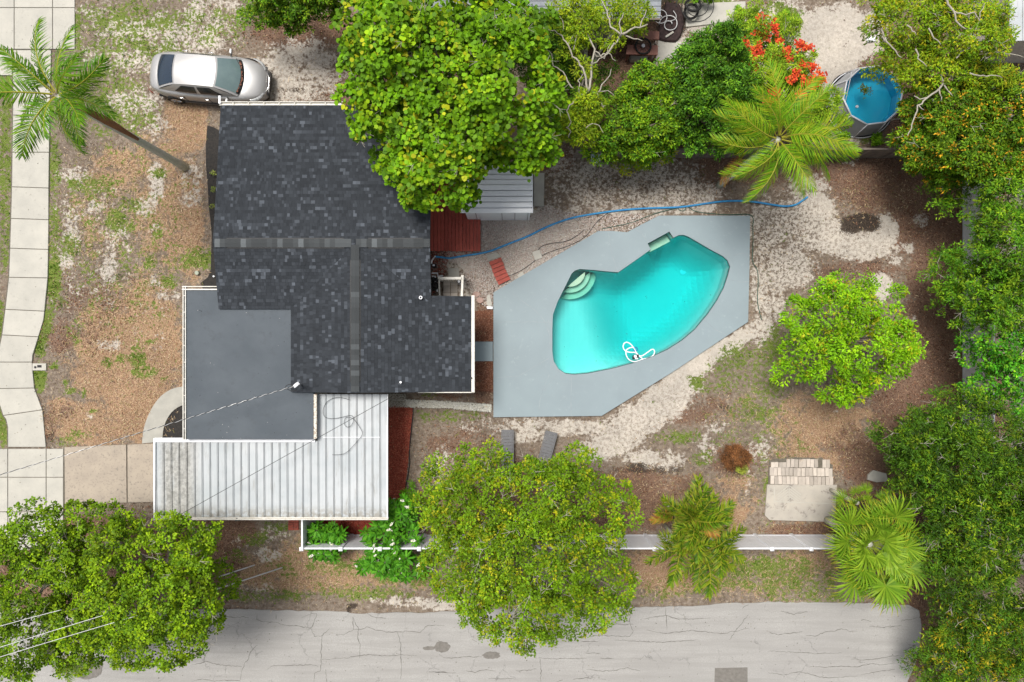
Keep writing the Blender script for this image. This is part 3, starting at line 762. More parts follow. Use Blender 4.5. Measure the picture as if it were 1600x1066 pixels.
# make every slope a true plane
yr = K['rj'].y
K['rl'].y = yr; K['rr'].y = yr
xw = K['rj'].x; K['wb'].x = xw
K['rl'].x = -10.57; K['nl'].x = -10.57; K['sl'].x = -10.57
K['rr'].x = K['rr'].x; K['nr'].x = K['rr'].x
ysouth = K['sl'].y; K['sj'].y = ysouth
K['nl'].y = K['nr'].y = P(345, 165, 2.75).y
gS = (ZR - 2.93) / (yr - ysouth)
gN = (ZR - 2.75) / (K['nl'].y - yr)
xe = K['wr1'].x; gE = (ZR - 2.74) / (xe - xw)
xwl = K['sj'].x; gW = (ZR - 2.96) / (xw - xwl)
def zN(x, y): return ZR - gN * (y - yr)
def zS(x, y): return ZR - gS * (yr - y)
def zE(x, y): return ZR - gE * (x - xw)
def zW(x, y): return ZR - gW * (xw - x)
xr = K['rr'].x
yv = yr - gE * (xr - xw) / gS                 # where the right valley reaches the gable
yvl = ysouth
ybot = P(555, 613.5, 3.2).y
y463 = P(737, 463, 2.74).y
polyN = [(-10.57, yr), (xr, yr), (xr, K['nl'].y), (-10.57, K['nl'].y)]
polySL = [(-10.57, yr), (-10.57, ysouth), (xwl, ysouth), (xw, yr)]
polySR = [(xw, yr), (xr, yv), (xr, yr)]
polyW = [(xw, yr), (xwl, ysouth), (xwl, ybot), (xw, ybot)]
polyE1 = [(xw, yr), (xw, ybot), (xr, ybot), (xr, yv)]
polyE2 = [(xr, y463), (xr, ybot), (xe, ybot), (xe, y463)]
sheath = MB()
for poly, zf in ((polyN, zN), (polySL, zS), (polySR, zS), (polyW, zW), (polyE1, zE), (polyE2, zE)):
    q = ccw(poly); n = len(q)
    vs = [(x, y, zf(x, y) - .16) for x, y in q] + [(x, y, zf(x, y) - .012) for x, y in q]
    sheath.add(vs, [(i, (i + 1) % n, n + (i + 1) % n, n + i) for i in range(n)] + [tuple(range(n, 2 * n)), tuple(reversed(range(n)))])
roof = sheath.build('roof', M['soffit'], house)

def clip(poly, cl):
    """Sutherland-Hodgman against a convex ccw polygon"""
    out = poly
    n = len(cl)
    for i in range(n):
        a, b_ = cl[i], cl[(i + 1) % n]
        inp, out = out, []
        if not inp: return []
        ex, ey = b_[0] - a[0], b_[1] - a[1]
        def sd(p): return ex * (p[1] - a[1]) - ey * (p[0] - a[0])
        for k in range(len(inp)):
            p, q = inp[k - 1], inp[k]
            sp, sq = sd(p), sd(q)
            if sq >= 0:
                if sp < 0: u = sp / (sp - sq); out.append((p[0] + (q[0] - p[0]) * u, p[1] + (q[1] - p[1]) * u))
                out.append(q)
            elif sp >= 0:
                u = sp / (sp - sq); out.append((p[0] + (q[0] - p[0]) * u, p[1] + (q[1] - p[1]) * u))
    return out

sh_v, sh_f, sh_c = [], [], []
def tone(r):
    u = r.random()
    if u < .62: g_ = r.uniform(.032, .044)
    elif u < .91: g_ = r.uniform(.042, .058)
    elif u < .975: g_ = r.uniform(.066, .095)
    else: g_ = r.uniform(.09, .12)
    return (g_ * .90, g_ * 1.02, g_ * 1.20)
def shingle(poly, zf, axis, sgn, seed, org):
    """axis 'y': courses run along x and climb along sgn*y; axis 'x': the other way round"""
    r = random.Random(seed)
    cl = ccw(poly)
    e = .118
    us = [p[0] if axis == 'y' else p[1] for p in cl]; vs_ = [(p[1] if axis == 'y' else p[0]) * sgn for p in cl]
    row = math.floor((min(vs_) - org) / e)
    while org + row * e < max(vs_):
        v0 = org + row * e; v1 = v0 + e
        rs = random.Random(seed * 1000 + row)
        u = math.floor(min(us)) - .5 + rs.random() * .3
        rowc = rs.uniform(.92, 1.08)
        while u < max(us):
            wdt = rs.choice((.08, .10, .13, .15, .19))
            c_ = tone(rs)
            lift = rs.choice((.006, .012))
            tab = [(u + .003, v0), (u + wdt - .003, v0), (u + wdt - .003, v1 + .006), (u + .003, v1 + .006)]
            u += wdt
            if axis == 'y': q = [(a_, b_ * sgn) for a_, b_ in tab]
            else: q = [(b_ * sgn, a_) for a_, b_ in tab]
            q = clip(ccw(q), cl)
            if len(q) < 3: continue
            n0 = len(sh_v)
            for x, y in q:
                vv = (y if axis == 'y' else x) * sgn
                sh_v.append((x, y, zf(x, y) + .004 + lift * max(0, 1 - (vv - v0) / e)))
                sh_c.append(tuple(k * rowc for k in c_))
            sh_f.append(tuple(range(n0, n0 + len(q))))
            # butt edge of the tab
            low = [p for p in q if abs((p[1] if axis == 'y' else p[0]) * sgn - v0) < 1e-5]
            if len(low) == 2:
                n0 = len(sh_v); (xa, ya), (xb, yb) = low
                for x, y, dz in ((xa, ya, .004 + lift), (xb, yb, .004 + lift), (xb, yb, -.004), (xa, ya, -.004)):
                    sh_v.append((x, y, zf(x, y) + dz)); sh_c.append((.02, .022, .025))
                sh_f.append((n0, n0 + 1, n0 + 2, n0 + 3))
        row += 1
shingle(polyN, zN, 'y', -1, 1, -K['nl'].y)
shingle(polySL, zS, 'y', 1, 2, ysouth)
shingle(polySR, zS, 'y', 1, 2, ysouth)
shingle(polyW, zW, 'x', 1, 3, xwl)
shingle(polyE1, zE, 'x', -1, 4, -xe)
shingle(polyE2, zE, 'x', -1, 4, -xe)
me = bpy.data.meshes.new('shingle')
me.from_pydata(sh_v, [], sh_f)
a_ = me.attributes.new('tint', 'FLOAT_COLOR', 'POINT')
a_.data.foreach_set('color', np.hstack([np.array(sh_c, np.float32), np.ones((len(sh_c), 1), np.float32)]).ravel())
tag(link('shingle', me, M['shingle'], roof), kind='stuff')

# ridge caps: one cap shape shared by all, tones by object
m, t, b = nodes('ridge_cap')
oi = t.nodes.new('ShaderNodeObjectInfo')
r_ = t.nodes.new('ShaderNodeValToRGB'); r_.color_ramp.interpolation = 'CONSTANT'
for i, (p_, g_) in enumerate(((0, .042), (.35, .055), (.6, .075), (.78, .115), (.86, .05), (.95, .09))):
    el = r_.color_ramp.elements[i] if i < 2 else r_.color_ramp.elements.new(p_)
    el.position = p_; el.color = (g_ * .92, g_ * 1.02, g_ * 1.08, 1)
t.links.new(oi.outputs['Random'], r_.inputs[0]); t.links.new(r_.outputs[0], b.inputs['Base Color']); b.inputs['Roughness'].default_value = .9
M['cap'] = m
cap = MB()
for s_ in (-1, 1):
    vs = [(0, 0, .030), (.20, 0, .012), (.20, s_ * .15, -.008), (0, s_ * .15, .012)]
    cap.add(vs, [(0, 1, 2, 3) if s_ > 0 else (3, 2, 1, 0)])
    cap.add([(0, 0, .030), (0, s_ * .15, .012), (0, s_ * .15, .0), (0, 0, .015)], [(0, 1, 2, 3)])
    cap.add([(0, s_ * .15, .012), (.20, s_ * .15, -.008), (.20, s_ * .15, -.02), (0, s_ * .15, 0)], [(0, 1, 2, 3)])
cap_me = cap.mesh('ridge_cap'); cap_me.materials.append(m)
rv = MB()
rv.box(((-10.2 + xw) / 2 - .15, yr, ZR - .022), (xw + 10.2 - .5, .37, .03))
rv.box(((xr + xw) / 2 + .1, yr, ZR - .022), (xr - xw - .7, .37, .03))
rv.box((xw, (yr + ybot) / 2 - .1, ZR - .0225), (.37, yr - ybot - 1.0, .03))
rv.build('ridge_vent', M['black'], roof)
x = -10.50
while x < xr - .16:
    if abs(x - xw + .1) > .12: link('ridge_cap', cap_me, None, roof, (x, yr, ZR + .02))
    x += .185
y = ybot + .05
while y < yr - .25:
    link('ridge_cap', cap_me, None, roof, (xw, y + .19, ZR + .02), (0, 0, -PI / 2))
    y += .185
# walls
wl = [(-10.2, 8.75 * 0 + K['nl'].y - .35), (-10.2, ysouth - .0), (P(300, 0, 0).x * .9, ysouth)]
wall = MB()
wpoly = [(-10.15, K['nl'].y - .4), (xr - .5, K['nl'].y - .4), (xr - .5, y463 - .45), (xe - .5, y463 - .45), (xe - .5, ybot + .2), (xw - .2, ybot + .15), (P(490, 0, 2.9).x - .3, ybot + .1), (P(490, 0, 2.9).x - .3, P(0, 686, 2.9).y + .35), (P(290, 0, 2.9).x + .5, P(0, 686, 2.9).y + .35), (P(290, 0, 2.9).x + .5, P(0, 453, 2.9).y - .35), (-10.15, P(0, 453, 2.9).y - .35)]
wall.prism(wpoly, 0, 2.62)
wall.build('wall', M['wall'], house)
# gable infill triangles
for (pa, pb, pc) in (((-10.2, K['nl'].y - .4), (-10.2, yr), (-10.2, ysouth + .1)), ((xr - .5, K['nl'].y - .4), (xr - .5, yr), (xr - .5, yv))):
    tz = [zN(*pa) - .18, ZR - .18, zS(*pc) - .18]
    o_ = MB(); o_.add([(pa[0], pa[1], 2.5), (pb[0], pb[1], 2.5), (pc[0], pc[1], 2.5), (pc[0], pc[1], tz[2]), (pb[0], pb[1], tz[1]), (pa[0], pa[1], tz[0])], [(0, 1, 4, 5), (1, 2, 3, 4)])
    o_.build('gable', M['wall'], house)
# windows on the walls a step to the side could reveal
M['glass'] = surf('window_glass', (.03, .04, .045), rough=.08, spec=.6)
def window(c, sx, axis):
    f = MB(); wd, ht = sx, 1.1
    if axis == 'x':     # wall faces +-x
        f.box(c, (.06, wd, ht)); fo = f.build('window', M['white'], house)
        g_ = MB().box((c[0] + .02 * (1 if c[0] > -3 else -1), c[1], c[2]), (.06, wd - .14, ht - .14)).build('pane', M['glass'], fo)
    else:
        f.box(c, (wd, .06, ht)); fo = f.build('window', M['white'], house)
        MB().box((c[0], c[1] + .02 * (1 if c[1] > 0 else -1), c[2]), (wd - .14, .06, ht - .14)).build('pane', M['glass'], fo)
window((-10.17, 6.2, 1.5), 1.5, 'x'); window((-10.17, 3.6, 1.5), 1.2, 'x')
window((xe - .48, 0.2, 1.5), 1.4, 'x'); window((-8.2, K['nl'].y - .38, 1.5), 1.4, 'y')
# gutters and trims
g1 = MB()
a0 = Vector((-10.62, K['nl'].y + .07, 2.74)); a1 = Vector((P(537, 0, 2.74).x, K['nl'].y + .07, 2.74))
for o_, w_ in ((0, .02), (.115, .02)): g1.box(((a0.x + a1.x) / 2, a0.y + o_ - .055, 2.72), (a1.x - a0.x, w_, .10))
g1.box(((a0.x + a1.x) / 2, a0.y, 2.675), (a1.x - a0.x, .13, .015))
for i in range(8):
    g1.box((a0.x + .5 + i * (a1.x - a0.x - .6) / 7, a0.y, 2.76), (.025, .15, .02))
g1.build('gutter', M['white_paint'], house)
MB().box((-10.6, K['nl'].y + .2, 2.77), (.07, .28, .05)).build('downspout', M['white'], house)
xg = xe + .05
MB().box((xg, (y463 + ybot) / 2, 2.70), (.115, y463 - ybot + .06, .12)).box((xg + .02, (y463 + ybot) / 2, 2.765), (.04, y463 - ybot, .02)).build('fascia', M['white_paint'], house)
vp = P(737.5, 591, 2.8); MB().cyl((vp.x - .02, vp.y, 2.76), .035, .03, 10).build('gutter_outlet', M['black'], house)
MB().box(((P(653, 0, 2.9).x + xe) / 2, ybot - .02, 2.86), (xe - P(653, 0, 2.9).x, .03, .06), Matrix.Rotation(.15 * 0, 3, 'Z')).build('fascia', M['white_paint'], house)
# flat roof
zf_ = 2.86
fp = [tuple(P(x, y, zf_)[:2]) for x, y in ((289, 452), (343, 452))] + [(P(343, 0, zf_).x, ysouth + .02), (xwl + .02, ysouth + .02), (xwl + .02, ybot + .01)] + [(P(490, 0, zf_).x, ybot + .01)] + [tuple(P(x, y, zf_)[:2]) for x, y in ((490, 686.5), (289, 686.5))]
MB().prism(ccw(fp), 2.66, zf_, .01).build('flat_roof', M['membrane'], house)
tr_ = MB()
tr_.box((P(287, 0, zf_).x, (P(0, 447, zf_).y + P(0, 687, zf_).y) / 2, zf_ - .02), (.03, P(0, 447, zf_).y - P(0, 687, zf_).y, .14))
tr_.box((P(291, 0, zf_).x - .01, (P(0, 447, zf_).y + P(0, 687, zf_).y) / 2, zf_ - .01), (.03, P(0, 447, zf_).y - P(0, 687, zf_).y, .12))
tr_.box(((P(285.5, 0, zf_).x + P(343, 0, zf_).x) / 2, P(0, 448, zf_).y, zf_), (P(343, 0, zf_).x - P(285.5, 0, zf_).x, .03, .12))
tr_.box(((P(285.5, 0, zf_).x + P(343, 0, zf_).x) / 2, P(0, 452.5, zf_).y, zf_ + .004), (P(343, 0, zf_).x - P(285.5, 0, zf_).x, .045, .11))
for k_ in range(9):
    yy = P(0, 462 + k_ * 26, zf_).y; tr_.box((P(289, 0, zf_).x, yy, zf_ + .03), (.11, .02, .02))
tr_.build('gutter', M['white_paint'], house)
tb = MB().box((P(492.5, 0, 2.85).x, (P(0, 616, 2.85).y + P(0, 686, 2.85).y) / 2, 2.80), (.10, P(0, 616, 2.85).y - P(0, 686, 2.85).y, .12)).build('trim_board', surf('peeling_paint', (.66, .62, .54), (.30, .22, .15), 18, lo=.5, hi=.6), house)
# roof details
v1 = P(657, 465, 3.2); zz = zE(v1.x, v1.y)
MB().torus((v1.x, v1.y, zz + .12), .05, .017, 14, 6).cyl((v1.x, v1.y, zz - .02), .05, .13, 12).build('vent_pipe', M['white'], house)
MB().cyl((v1.x, v1.y, zz + .1), .036, .024, 12).build('vent_opening', M['black'], house)
v1 = P(627, 597, 3.1); zz = zE(v1.x, v1.y); MB().cyl((v1.x, v1.y, zz - .02), .04, .14, 10).build('vent_pipe', M['white'], house)
# service mast where the overhead cable lands
sm = P(470, 601, 3.1); zz = zW(sm.x, sm.y)
MB().cyl((sm.x, sm.y, zz - .05), .03, .75, 8).build('service_mast', M['steel'], house)
MB().beam((sm.x - .05, sm.y - .03, zz + .62), (sm.x + .13, sm.y + .09, zz + .78), .11, .07).build('weather_head', M['white'], house)
MB().tube(chaikin([(sm.x - .02, sm.y, zz + .65), (sm.x - .3, sm.y + .05, zz + .55), (sm.x - .45, sm.y - .1, zz + .5), (sm.x - .1, sm.y - .25, zz + .4), (sm.x, sm.y, zz + .2)], 2, False), .012, 5).build('drip_loop', M['cable'], house)

# ------------------------------------------------------------------ carport: corrugated panels one by one
car_port = empty('carport', P(425, 730), label='white metal carport roof of ribbed panels beside the flat roof', cat='carport')
m, t, b = nodes('carport_metal')
ps = pos(t)
sx = t.nodes.new('ShaderNodeSeparateXYZ'); t.links.new(ps, sx.inputs[0])
mp = N(t, 'ShaderNodeMapping'); mp.inputs['Scale'].default_value = (5, .7, 1); t.links.new(ps, mp.inputs[0])
st = noise(t, 1.4, 7, .7, mp.outputs[0])
c = mix(t, ramp(t, noise(t, .8, 3), .35, .65), (.40, .43, .445), (.49, .51, .52))
c = mix(t, ramp(t, st, .56, .74), c, (.31, .31, .295))
# weathered, chalky panels at the street end
wx = t.nodes.new('ShaderNodeMapRange'); wx.inputs[1].default_value = -11.3; wx.inputs[2].default_value = -11.9; t.links.new(sx.outputs[0], wx.inputs[0])
wx2 = t.nodes.new('ShaderNodeMapRange'); wx2.inputs[1].default_value = -13.0; wx2.inputs[2].default_value = -12.65; t.links.new(sx.outputs[0], wx2.inputs[0])
fz = math_(t, 'MULTIPLY', math_(t, 'MULTIPLY', wx.outputs[0], wx2.outputs[0]), ramp(t, st, .30, .46))
c = mix(t, math_(t, 'MULTIPLY', fz, .85), c, mix(t, ramp(t, noise(t, 9, 6, .7), .4, .6), (.20, .195, .175), (.42, .41, .38)))
# grime gathered along the lower eave
yl = t.nodes.new('ShaderNodeMapRange'); yl.inputs[1].default_value = -6.0; yl.inputs[2].default_value = -6.35; t.links.new(sx.outputs[1], yl.inputs[0])
c = mix(t, math_(t, 'MULTIPLY', yl.outputs[0], ramp(t, noise(t, 6, 6, .75), .40, .54)), c, (.30, .29, .26))
t.links.new(c, b.inputs['Base Color']); b.inputs['Roughness'].default_value = .5; b.inputs['Specular IOR Level'].default_value = .3
M['carport'] = m
zc = 2.52
pitch = 12.08 * S * (H - zc) / H
def panel_mesh(L):
    o_ = MB()
    prof = [(0.0, 0.045), (.022, .045), (.026, 0.0), (pitch * .5, .006), (pitch - .040, 0.0), (pitch - .036, .034), (pitch - .018, .034), (pitch - .017, -.03)]
    n = len(prof)
    vs = [(x, 0, z) for x, z in prof] + [(x, -L, z - .05 * L / 3) for x, z in prof]
    return o_.add(vs, [(i, n + i, n + i + 1, i + 1) for i in range(n - 1)]).mesh('roof_panel')
ytop = P(0, 689, zc).y; ylow = P(0, 808, zc - .05).y; yup = P(0, 616, zc + .03).y
mA, mB = panel_mesh(ytop - ylow), panel_mesh(yup - ylow)
for q in (mA, mB): q.materials.append(M['carport'])
x = P(243.5, 0, zc).x; i = 0
xjoin = P(493, 0, zc).x; xend = P(606, 0, zc).x
while x < xend - .05:
    long_ = x > xjoin - .02
    link('roof_panel', mB if long_ else mA, None, car_port, (x, yup if long_ else ytop, zc + (.0 if not long_ else .03)))
    x += pitch; i += 1
xlast = x
MB().box(((P(243, 0, zc).x + xjoin) / 2, ytop + .04, zc + .05), (xjoin - P(243, 0, zc).x, .16, .02)).build('flashing', M['white'], car_port)
MB().box((xlast - .01, (yup + ylow) / 2, zc - .0), (.04, yup - ylow, .09)).build('edge_trim', M['white'], car_port)
MB().box((P(243, 0, zc).x - .03, (ytop + ylow) / 2, zc), (.05, ytop - ylow + .2, .09)).build('edge_trim', M['white'], car_port)
yg = ylow - .06
MB().box(((P(243, 0, zc).x + xlast) / 2, yg - .03, zc - .09), (xlast - P(243, 0, zc).x, .03, .11)).box(((P(243, 0, zc).x + xlast) / 2, yg + .015, zc - .14), (xlast - P(243, 0, zc).x, .09, .015)).build('gutter', M['white_paint'], car_port)
MB().box(((P(505, 0, zc).x + P(595, 0, zc).x) / 2, P(0, 683, zc).y, zc + .058), (90 * S * .9, .02, .006)).build('seam', M['white'], car_port)
for xx in (P(250, 0, zc).x, P(360, 0, zc).x, P(480, 0, zc).x, P(598, 0, zc).x):
    MB().box((xx, ylow + .1, (zc - .1) / 2), (.09, .09, zc - .1)).build('post', M['white'], car_port)
MB().box(((P(243, 0, zc).x + xlast) / 2, ylow + .1, zc - .13), (xlast - P(243, 0, zc).x - .1, .08, .12)).build('beam', M['white'], car_port)
o_ = P(370, 812, 2.4); MB().cyl((o_.x, o_.y, 2.36), .05, .1, 10).beam((o_.x - .05, o_.y, 2.42), (o_.x + .12, o_.y - .02, 2.42), .05, .05).build('gutter_outlet', M['black'], car_port)

def cable(name, pts, r, mat, label, cat='cable', group=None, sag=0.0, n=24, sides=5):
    """overhead wire through two points with sag, or any polyline"""
    if len(pts) == 2:
        a_, b_ = Vector(pts[0]), Vector(pts[1])
        pts = [a_.lerp(b_, i / n) - Vector((0, 0, sag * 4 * (i / n) * (1 - i / n))) for i in range(n + 1)]
    o_ = MB().tube(pts, r, sides).build(name, mat, smooth=True)
    return tag(o_, label, cat, group)
def strand(a_, b_, sag, turns, rad, off):
    n = int(turns * 10); out = []
    for i in range(n + 1):
        u = i / n; p = Vector(a_).lerp(Vector(b_), u) - Vector((0, 0, sag * 4 * u * (1 - u)))
        an = u * turns * 2 * PI + off
        d_ = (Vector(b_) - Vector(a_)).normalized(); sd = d_.cross(Vector((0, 0, 1))).normalized(); up = sd.cross(d_)
        out.append(p + sd * math.cos(an) * rad + up * math.sin(an) * rad)
    return out
ca, cb_ = P(-60, 760, 5.3), (sm.x, sm.y, zz + .66)
drop = empty('service_cable', P(235, 675), label='twisted overhead cable running from the pavement to the house roof', cat='cable')
MB().tube(strand(ca, cb_, .25, 30, .010, 0), .009, 4).build('insulated_wire', M['cable'], drop)
MB().tube(strand(ca, cb_, .25, 30, .012, PI), .009, 4).build('bare_wire', M['cable_pale'], drop)
cable('overhead_wire', [P(262, 815, 3.2), P(612, 620, 3.3)], .010, M['cable'], 'thin black wire stretched diagonally across the white carport roof', sag=.05)
loop = A([(800, 470), (815, 485)], 300, 500, 3.9475)
lp1 = A([(975, 495), (930, 480), (870, 480), (825, 510), (805, 560), (815, 600), (860, 612), (930, 600), (985, 585), (1000, 610), (985, 655), (950, 665), (935, 630), (950, 595), (1000, 610), (1040, 670), (1058, 705), (1010, 760), (960, 815), (925, 832), (865, 832)], 300, 500, 3.9475)
cable('loose_wire', [tuple(p) for p in chaikin([P(x, y, zc + .09) for x, y in lp1], 2, False)], .008, M['cable'], 'thin loose wire lying in loops on the white carport roof')
for (xa, ya, xb, yb), lb in (((-30, 1036, 215, 962), 'lowest pale overhead wire above the big street tree'), ((-30, 1021, 200, 950), 'middle pale overhead wire above the big street tree'), ((-30, 987, 96, 953), 'uppermost pale overhead wire above the big street tree')):
    cable('power_line', [P(xa, ya, 6.9), P(xb, yb, 6.2)], .011, M['cable_pale'], lb, sag=.05, group='overhead wires over the street tree')
for (xa, ya, xb, yb), lb in (((335, 922, 441, 887), 'longer pale rod laid on the dry grass for the glare of an overhead wire beside the street tree'), ((340, 902, 398, 883), 'shorter pale rod laid on the dry grass for the glare of an overhead wire beside the street tree')):
    cable('pipe', [P(xa, ya, .05), P((xa + xb) / 2, (ya + yb) / 2, .045), P(xb, yb, .05)], .025, M['cable_pale'], lb, 'pipe', sides=8)  # rods added on the ground in place of glare on the overhead wires

# ------------------------------------------------------------------ shed
shed = empty('shed', P(778, 308), label='small white metal shed under the big broad-leaved tree', cat='shed')
zs = 2.0
sx0, sx1 = P(719, 0, zs).x, P(832, 0, zs).x
sy0, sy1 = P(0, 333, zs).y, P(0, 258, zs).y
M['shed'] = surf('shed_metal', (.84, .86, .88), (.78, .80, .82), 2, rough=.45, c3=(.40, .38, .35), s3=6, lo3=.66, hi3=.8)
MB().box(((sx0 + sx1) / 2 + .05, (sy0 + sy1) / 2, .95), (sx1 - sx0 - .24, sy1 - sy0 - .16, 1.9)).build('wall', M['shed'], shed)
prf = MB(); nrow = 9; dy = (sy1 - sy0) / nrow
pm = MB()
vs = [(0, 0, 0), (0, .02, .025), (0, dy - .03, .025), (0, dy - .012, 0)]
L_ = sx1 - sx0
pm.add([(x, y, z) for x in (0, L_) for _, y, z in vs], [(0, 1, 5, 4)[::-1], (1, 2, 6, 5)[::-1], (2, 3, 7, 6)[::-1]])
pme = pm.mesh('roof_panel'); pme.materials.append(M['shed'])
for i in range(nrow):
    u = (i + .5) / nrow
    link('roof_panel', pme, None, shed, (sx0, sy0 + i * dy, zs + .28 * (1 - abs(u - .5) * 2) - (0.04 if i == 0 else 0)))
MB().box(((sx0 + sx1) / 2, (sy0 + sy1) / 2, zs - .04), (L_ - .1, sy1 - sy0 - .1, .05)).build('roof_frame', M['shed'], shed)
MB().box((sx1 + .0, (sy0 + sy1) / 2, zs + .02), (.03, sy1 - sy0, .09)).build('edge_trim', M['white'], shed)
for k_ in range(5): MB().box((sx0 + .55 + k_ * .5, sy0 + .075, 1.0), (.03, .02, 1.8)).build('wall_rib', M['steel'], shed)
MB().box((sx0 + 1.1, sy0 + .065, .95), (.8, .02, 1.7)).build('door', M['shed'], shed)
ax = MB().prism(ccw([tuple(P(x, y, .2)[:2]) for x, y in ((834, 270), (851, 270), (850, 322), (834, 321))]), 0, .2, .02).build('concrete_block', M['walk_grey'])
tag(ax, 'pale concrete plinth along the right side of the white shed', 'plinth')

# ------------------------------------------------------------------ red timber deck, step
td = empty('timber_deck', P(711, 345), label='dark red timber deck between the house and the white shed', cat='deck')
zd = .22
xa, xb = P(672, 0, zd).x, P(751, 0, zd).x
npl = 14; pw = (xb - xa) / npl
ya, yb = P(0, 392.5, zd).y, P(0, 285, zd).y
pk = MB().box((0, 0, 0), (pw - .012, 1, .035))
for i in range(npl):
    jj = random.uniform(-.012, .012)
    hi_ = yb if i < 8 else P(0, 341, zd).y + (.1 if i % 2 else 0)
    hi_ = yb
    o_ = MB().box((0, 0, 0), (pw - .013, hi_ - ya, .035)).build('plank', M['red_wood'], td, loc=(xa + (i + .5) * pw, (ya + hi_) / 2 + jj, zd - .0175))
MB().box(((xa + xb) / 2, ya + .1, .1), (xb - xa - .1, .08, .16)).box(((xa + xb) / 2, yb - .1, .1), (xb - xa - .1, .08, .16)).box(((xa + xb) / 2, (ya + yb) / 2, .1), (xb - xa - .1, .08, .16)).build('joist', M['old_wood'], td)
ts = empty('timber_step', P(781, 427), label='small red slatted timber step leaning towards the pool deck', cat='step')
q0, q1, q2, q3 = P(764, 409, .12), P(782.5, 402, .12), P(797.5, 437, .12), P(779, 446, .12)
for i in range(6):
    u0, u1 = i / 6 + .008, (i + 1) / 6 - .008
    jj = random.uniform(-.02, .02)
    a_, b_, c_, d_ = q0.lerp(q3, u0), q1.lerp(q2, u0), q1.lerp(q2, u1), q0.lerp(q3, u1)
    dx = (b_ - a_).normalized() * jj
    MB().prism(ccw([(p + dx).xy[:] for p in (a_, b_, c_, d_)]), .09, .12, .004).build('plank', M['red_wood'], ts)
MB().beam(q0.lerp(q1, .2) - Vector((0, 0, .075)), q3.lerp(q2, .2) - Vector((0, 0, .075)), .06, .07).beam(q0.lerp(q1, .8) - Vector((0, 0, .075)), q3.lerp(q2, .8) - Vector((0, 0, .075)), .06, .07).build('bearer', M['old_wood'], ts)
def flat(name, pts, z0, z1, mat, label, cat, group=None, kind=None, bev=.01):
    o_ = MB().prism(ccw([tuple(P(x, y, z1)[:2]) for x, y in pts]), z0, z1, bev).build(name, mat)
    return tag(o_, label, cat, group, kind)
flat('paving_stone', [(760, 399), (776, 394), (783, 401), (763, 408)], -.02, .05, M['walk_grey'], 'grey paving stone just above the red timber step', 'paving stone')
flat('paving_stone', [(831, 394), (843, 390), (848, 403), (836, 407)], -.02, .06, M['concrete'], 'square pale paving stone on the white pebbles', 'paving stone')
flat('paving_stone', [(808, 430), (817, 424), (820, 430), (811, 436)], -.02, .05, M['concrete'], 'small pale stone tight against the pool deck edge', 'paving stone')
flat('stone_edging', [(761, 461), (766, 460), (769, 477), (764, 481), (760, 475)], -.02, .07, M['concrete'], 'long pale stone standing beside the corner of the pool deck', 'stone')
flat('stone_edging', [(760, 479), (770, 479), (770, 483), (761, 483)], -.02, .09, M['white'], 'white rectangular block beside the pool deck corner', 'stone')
M['pink_stone'] = surf('pink_flagstone', (.34, .22, .18), (.42, .30, .26), 6, bmp=.3)
for k_, (cx_, cy_, rx, ry, lb) in enumerate(((744, 460, 6, 4.5, 'upper pinkish flagstone by the corner of the shingle roof'), (750, 469, 5.5, 5, 'lower pinkish flagstone beside the end of the house gutter'))):
    o_ = MB().prism(ccw(blob_poly(cx_, cy_, rx, ry, 9, .15, 40 + k_, .05)), -.02, .05, .012).build('flagstone', M['pink_stone']); tag(o_, lb, 'flagstone')

# gate / equipment enclosure beside the house
ge = empty('equipment_screen', P(703, 448), label='white three-sided railing round square pavers beside the house', cat='railing')
zg = 1.15
for (a_, b_) in (((686, 433), (723, 433)),):
    MB().beam(P(685, 435, zg), P(722, 435, zg), .10, .09).build('rail', M['white_paint'], ge)
    MB().beam(P(687, 434, zg - .55), P(721, 434, zg - .55), .05, .07).build('rail', M['white_paint'], ge)
MB().beam(P(686, 433, zg), P(687, 466, zg), .05, .09).build('rail', M['white_paint'], ge)
MB().beam(P(723, 430, zg), P(721.5, 466, zg), .08, .09).build('rail', M['white_paint'], ge)
for x, y in ((686, 434.5), (722.5, 432), (687, 464), (721.5, 464)):
    q = P(x, y, zg); MB().box((q.x, q.y, zg / 2), (.09, .09, zg + .1)).build('post', M['white_paint'], ge)
for i in range(9):
    q = P(690 + i * 3.7, 435, zg); MB().box((q.x, q.y - .01, zg / 2 - .02), (.03, .025, zg - .2)).build('picket', M['white_paint'], ge)
for i in range(2):
    for j in range(3):
        q = P(698 + i * 11.5, 441 + j * 11, .04)
        MB().box((q.x, q.y, .02), (.27, .27, .05)).build('paver', M['paver'], ge)
        if i == 1: q = P(721, 441 + j * 11, .04); MB().box((q.x, q.y, .02), (.16, .27, .05)).build('paver', M['paver'], ge)
bk = P(717, 440, .5); bb = MB().cyl((bk.x, bk.y, .05), .085, .42, 14).build('canister', M['white'], None); tag(bb, 'small white canister standing inside the white railing', 'canister')
MB().torus((bk.x, bk.y, .47), .07, .015, 14, 5).build('lid', M['black'], bb)
pump = empty('pool_pump', P(682, 425), label='black pool pump with white pipes against the house wall', cat='pump')
q = P(679, 447, .4); MB().cyl((q.x, q.y, .06), .17, .45, 16).cyl((q.x, q.y, .51), .13, .1, 16, .06).build('filter_tank', M['black'], pump)
q = P(680, 437, .3); MB().tube([(q.x - .15, q.y, .25), (q.x + .12, q.y, .25)], .1, 12).cyl((q.x, q.y, .3), .07, .14, 12).build('motor', M['black'], pump)
for pts in ([(675, 427), (684, 427), (684, 432), (692, 431)], [(675, 432), (680, 432), (680, 441), (676, 450)], [(676, 415), (680, 415), (680, 418)], [(675, 444), (683, 444), (683, 456)]):
    MB().tube([P(x, y, .35) for x, y in pts], .03, 8).build('pipe', M['white'], pump)
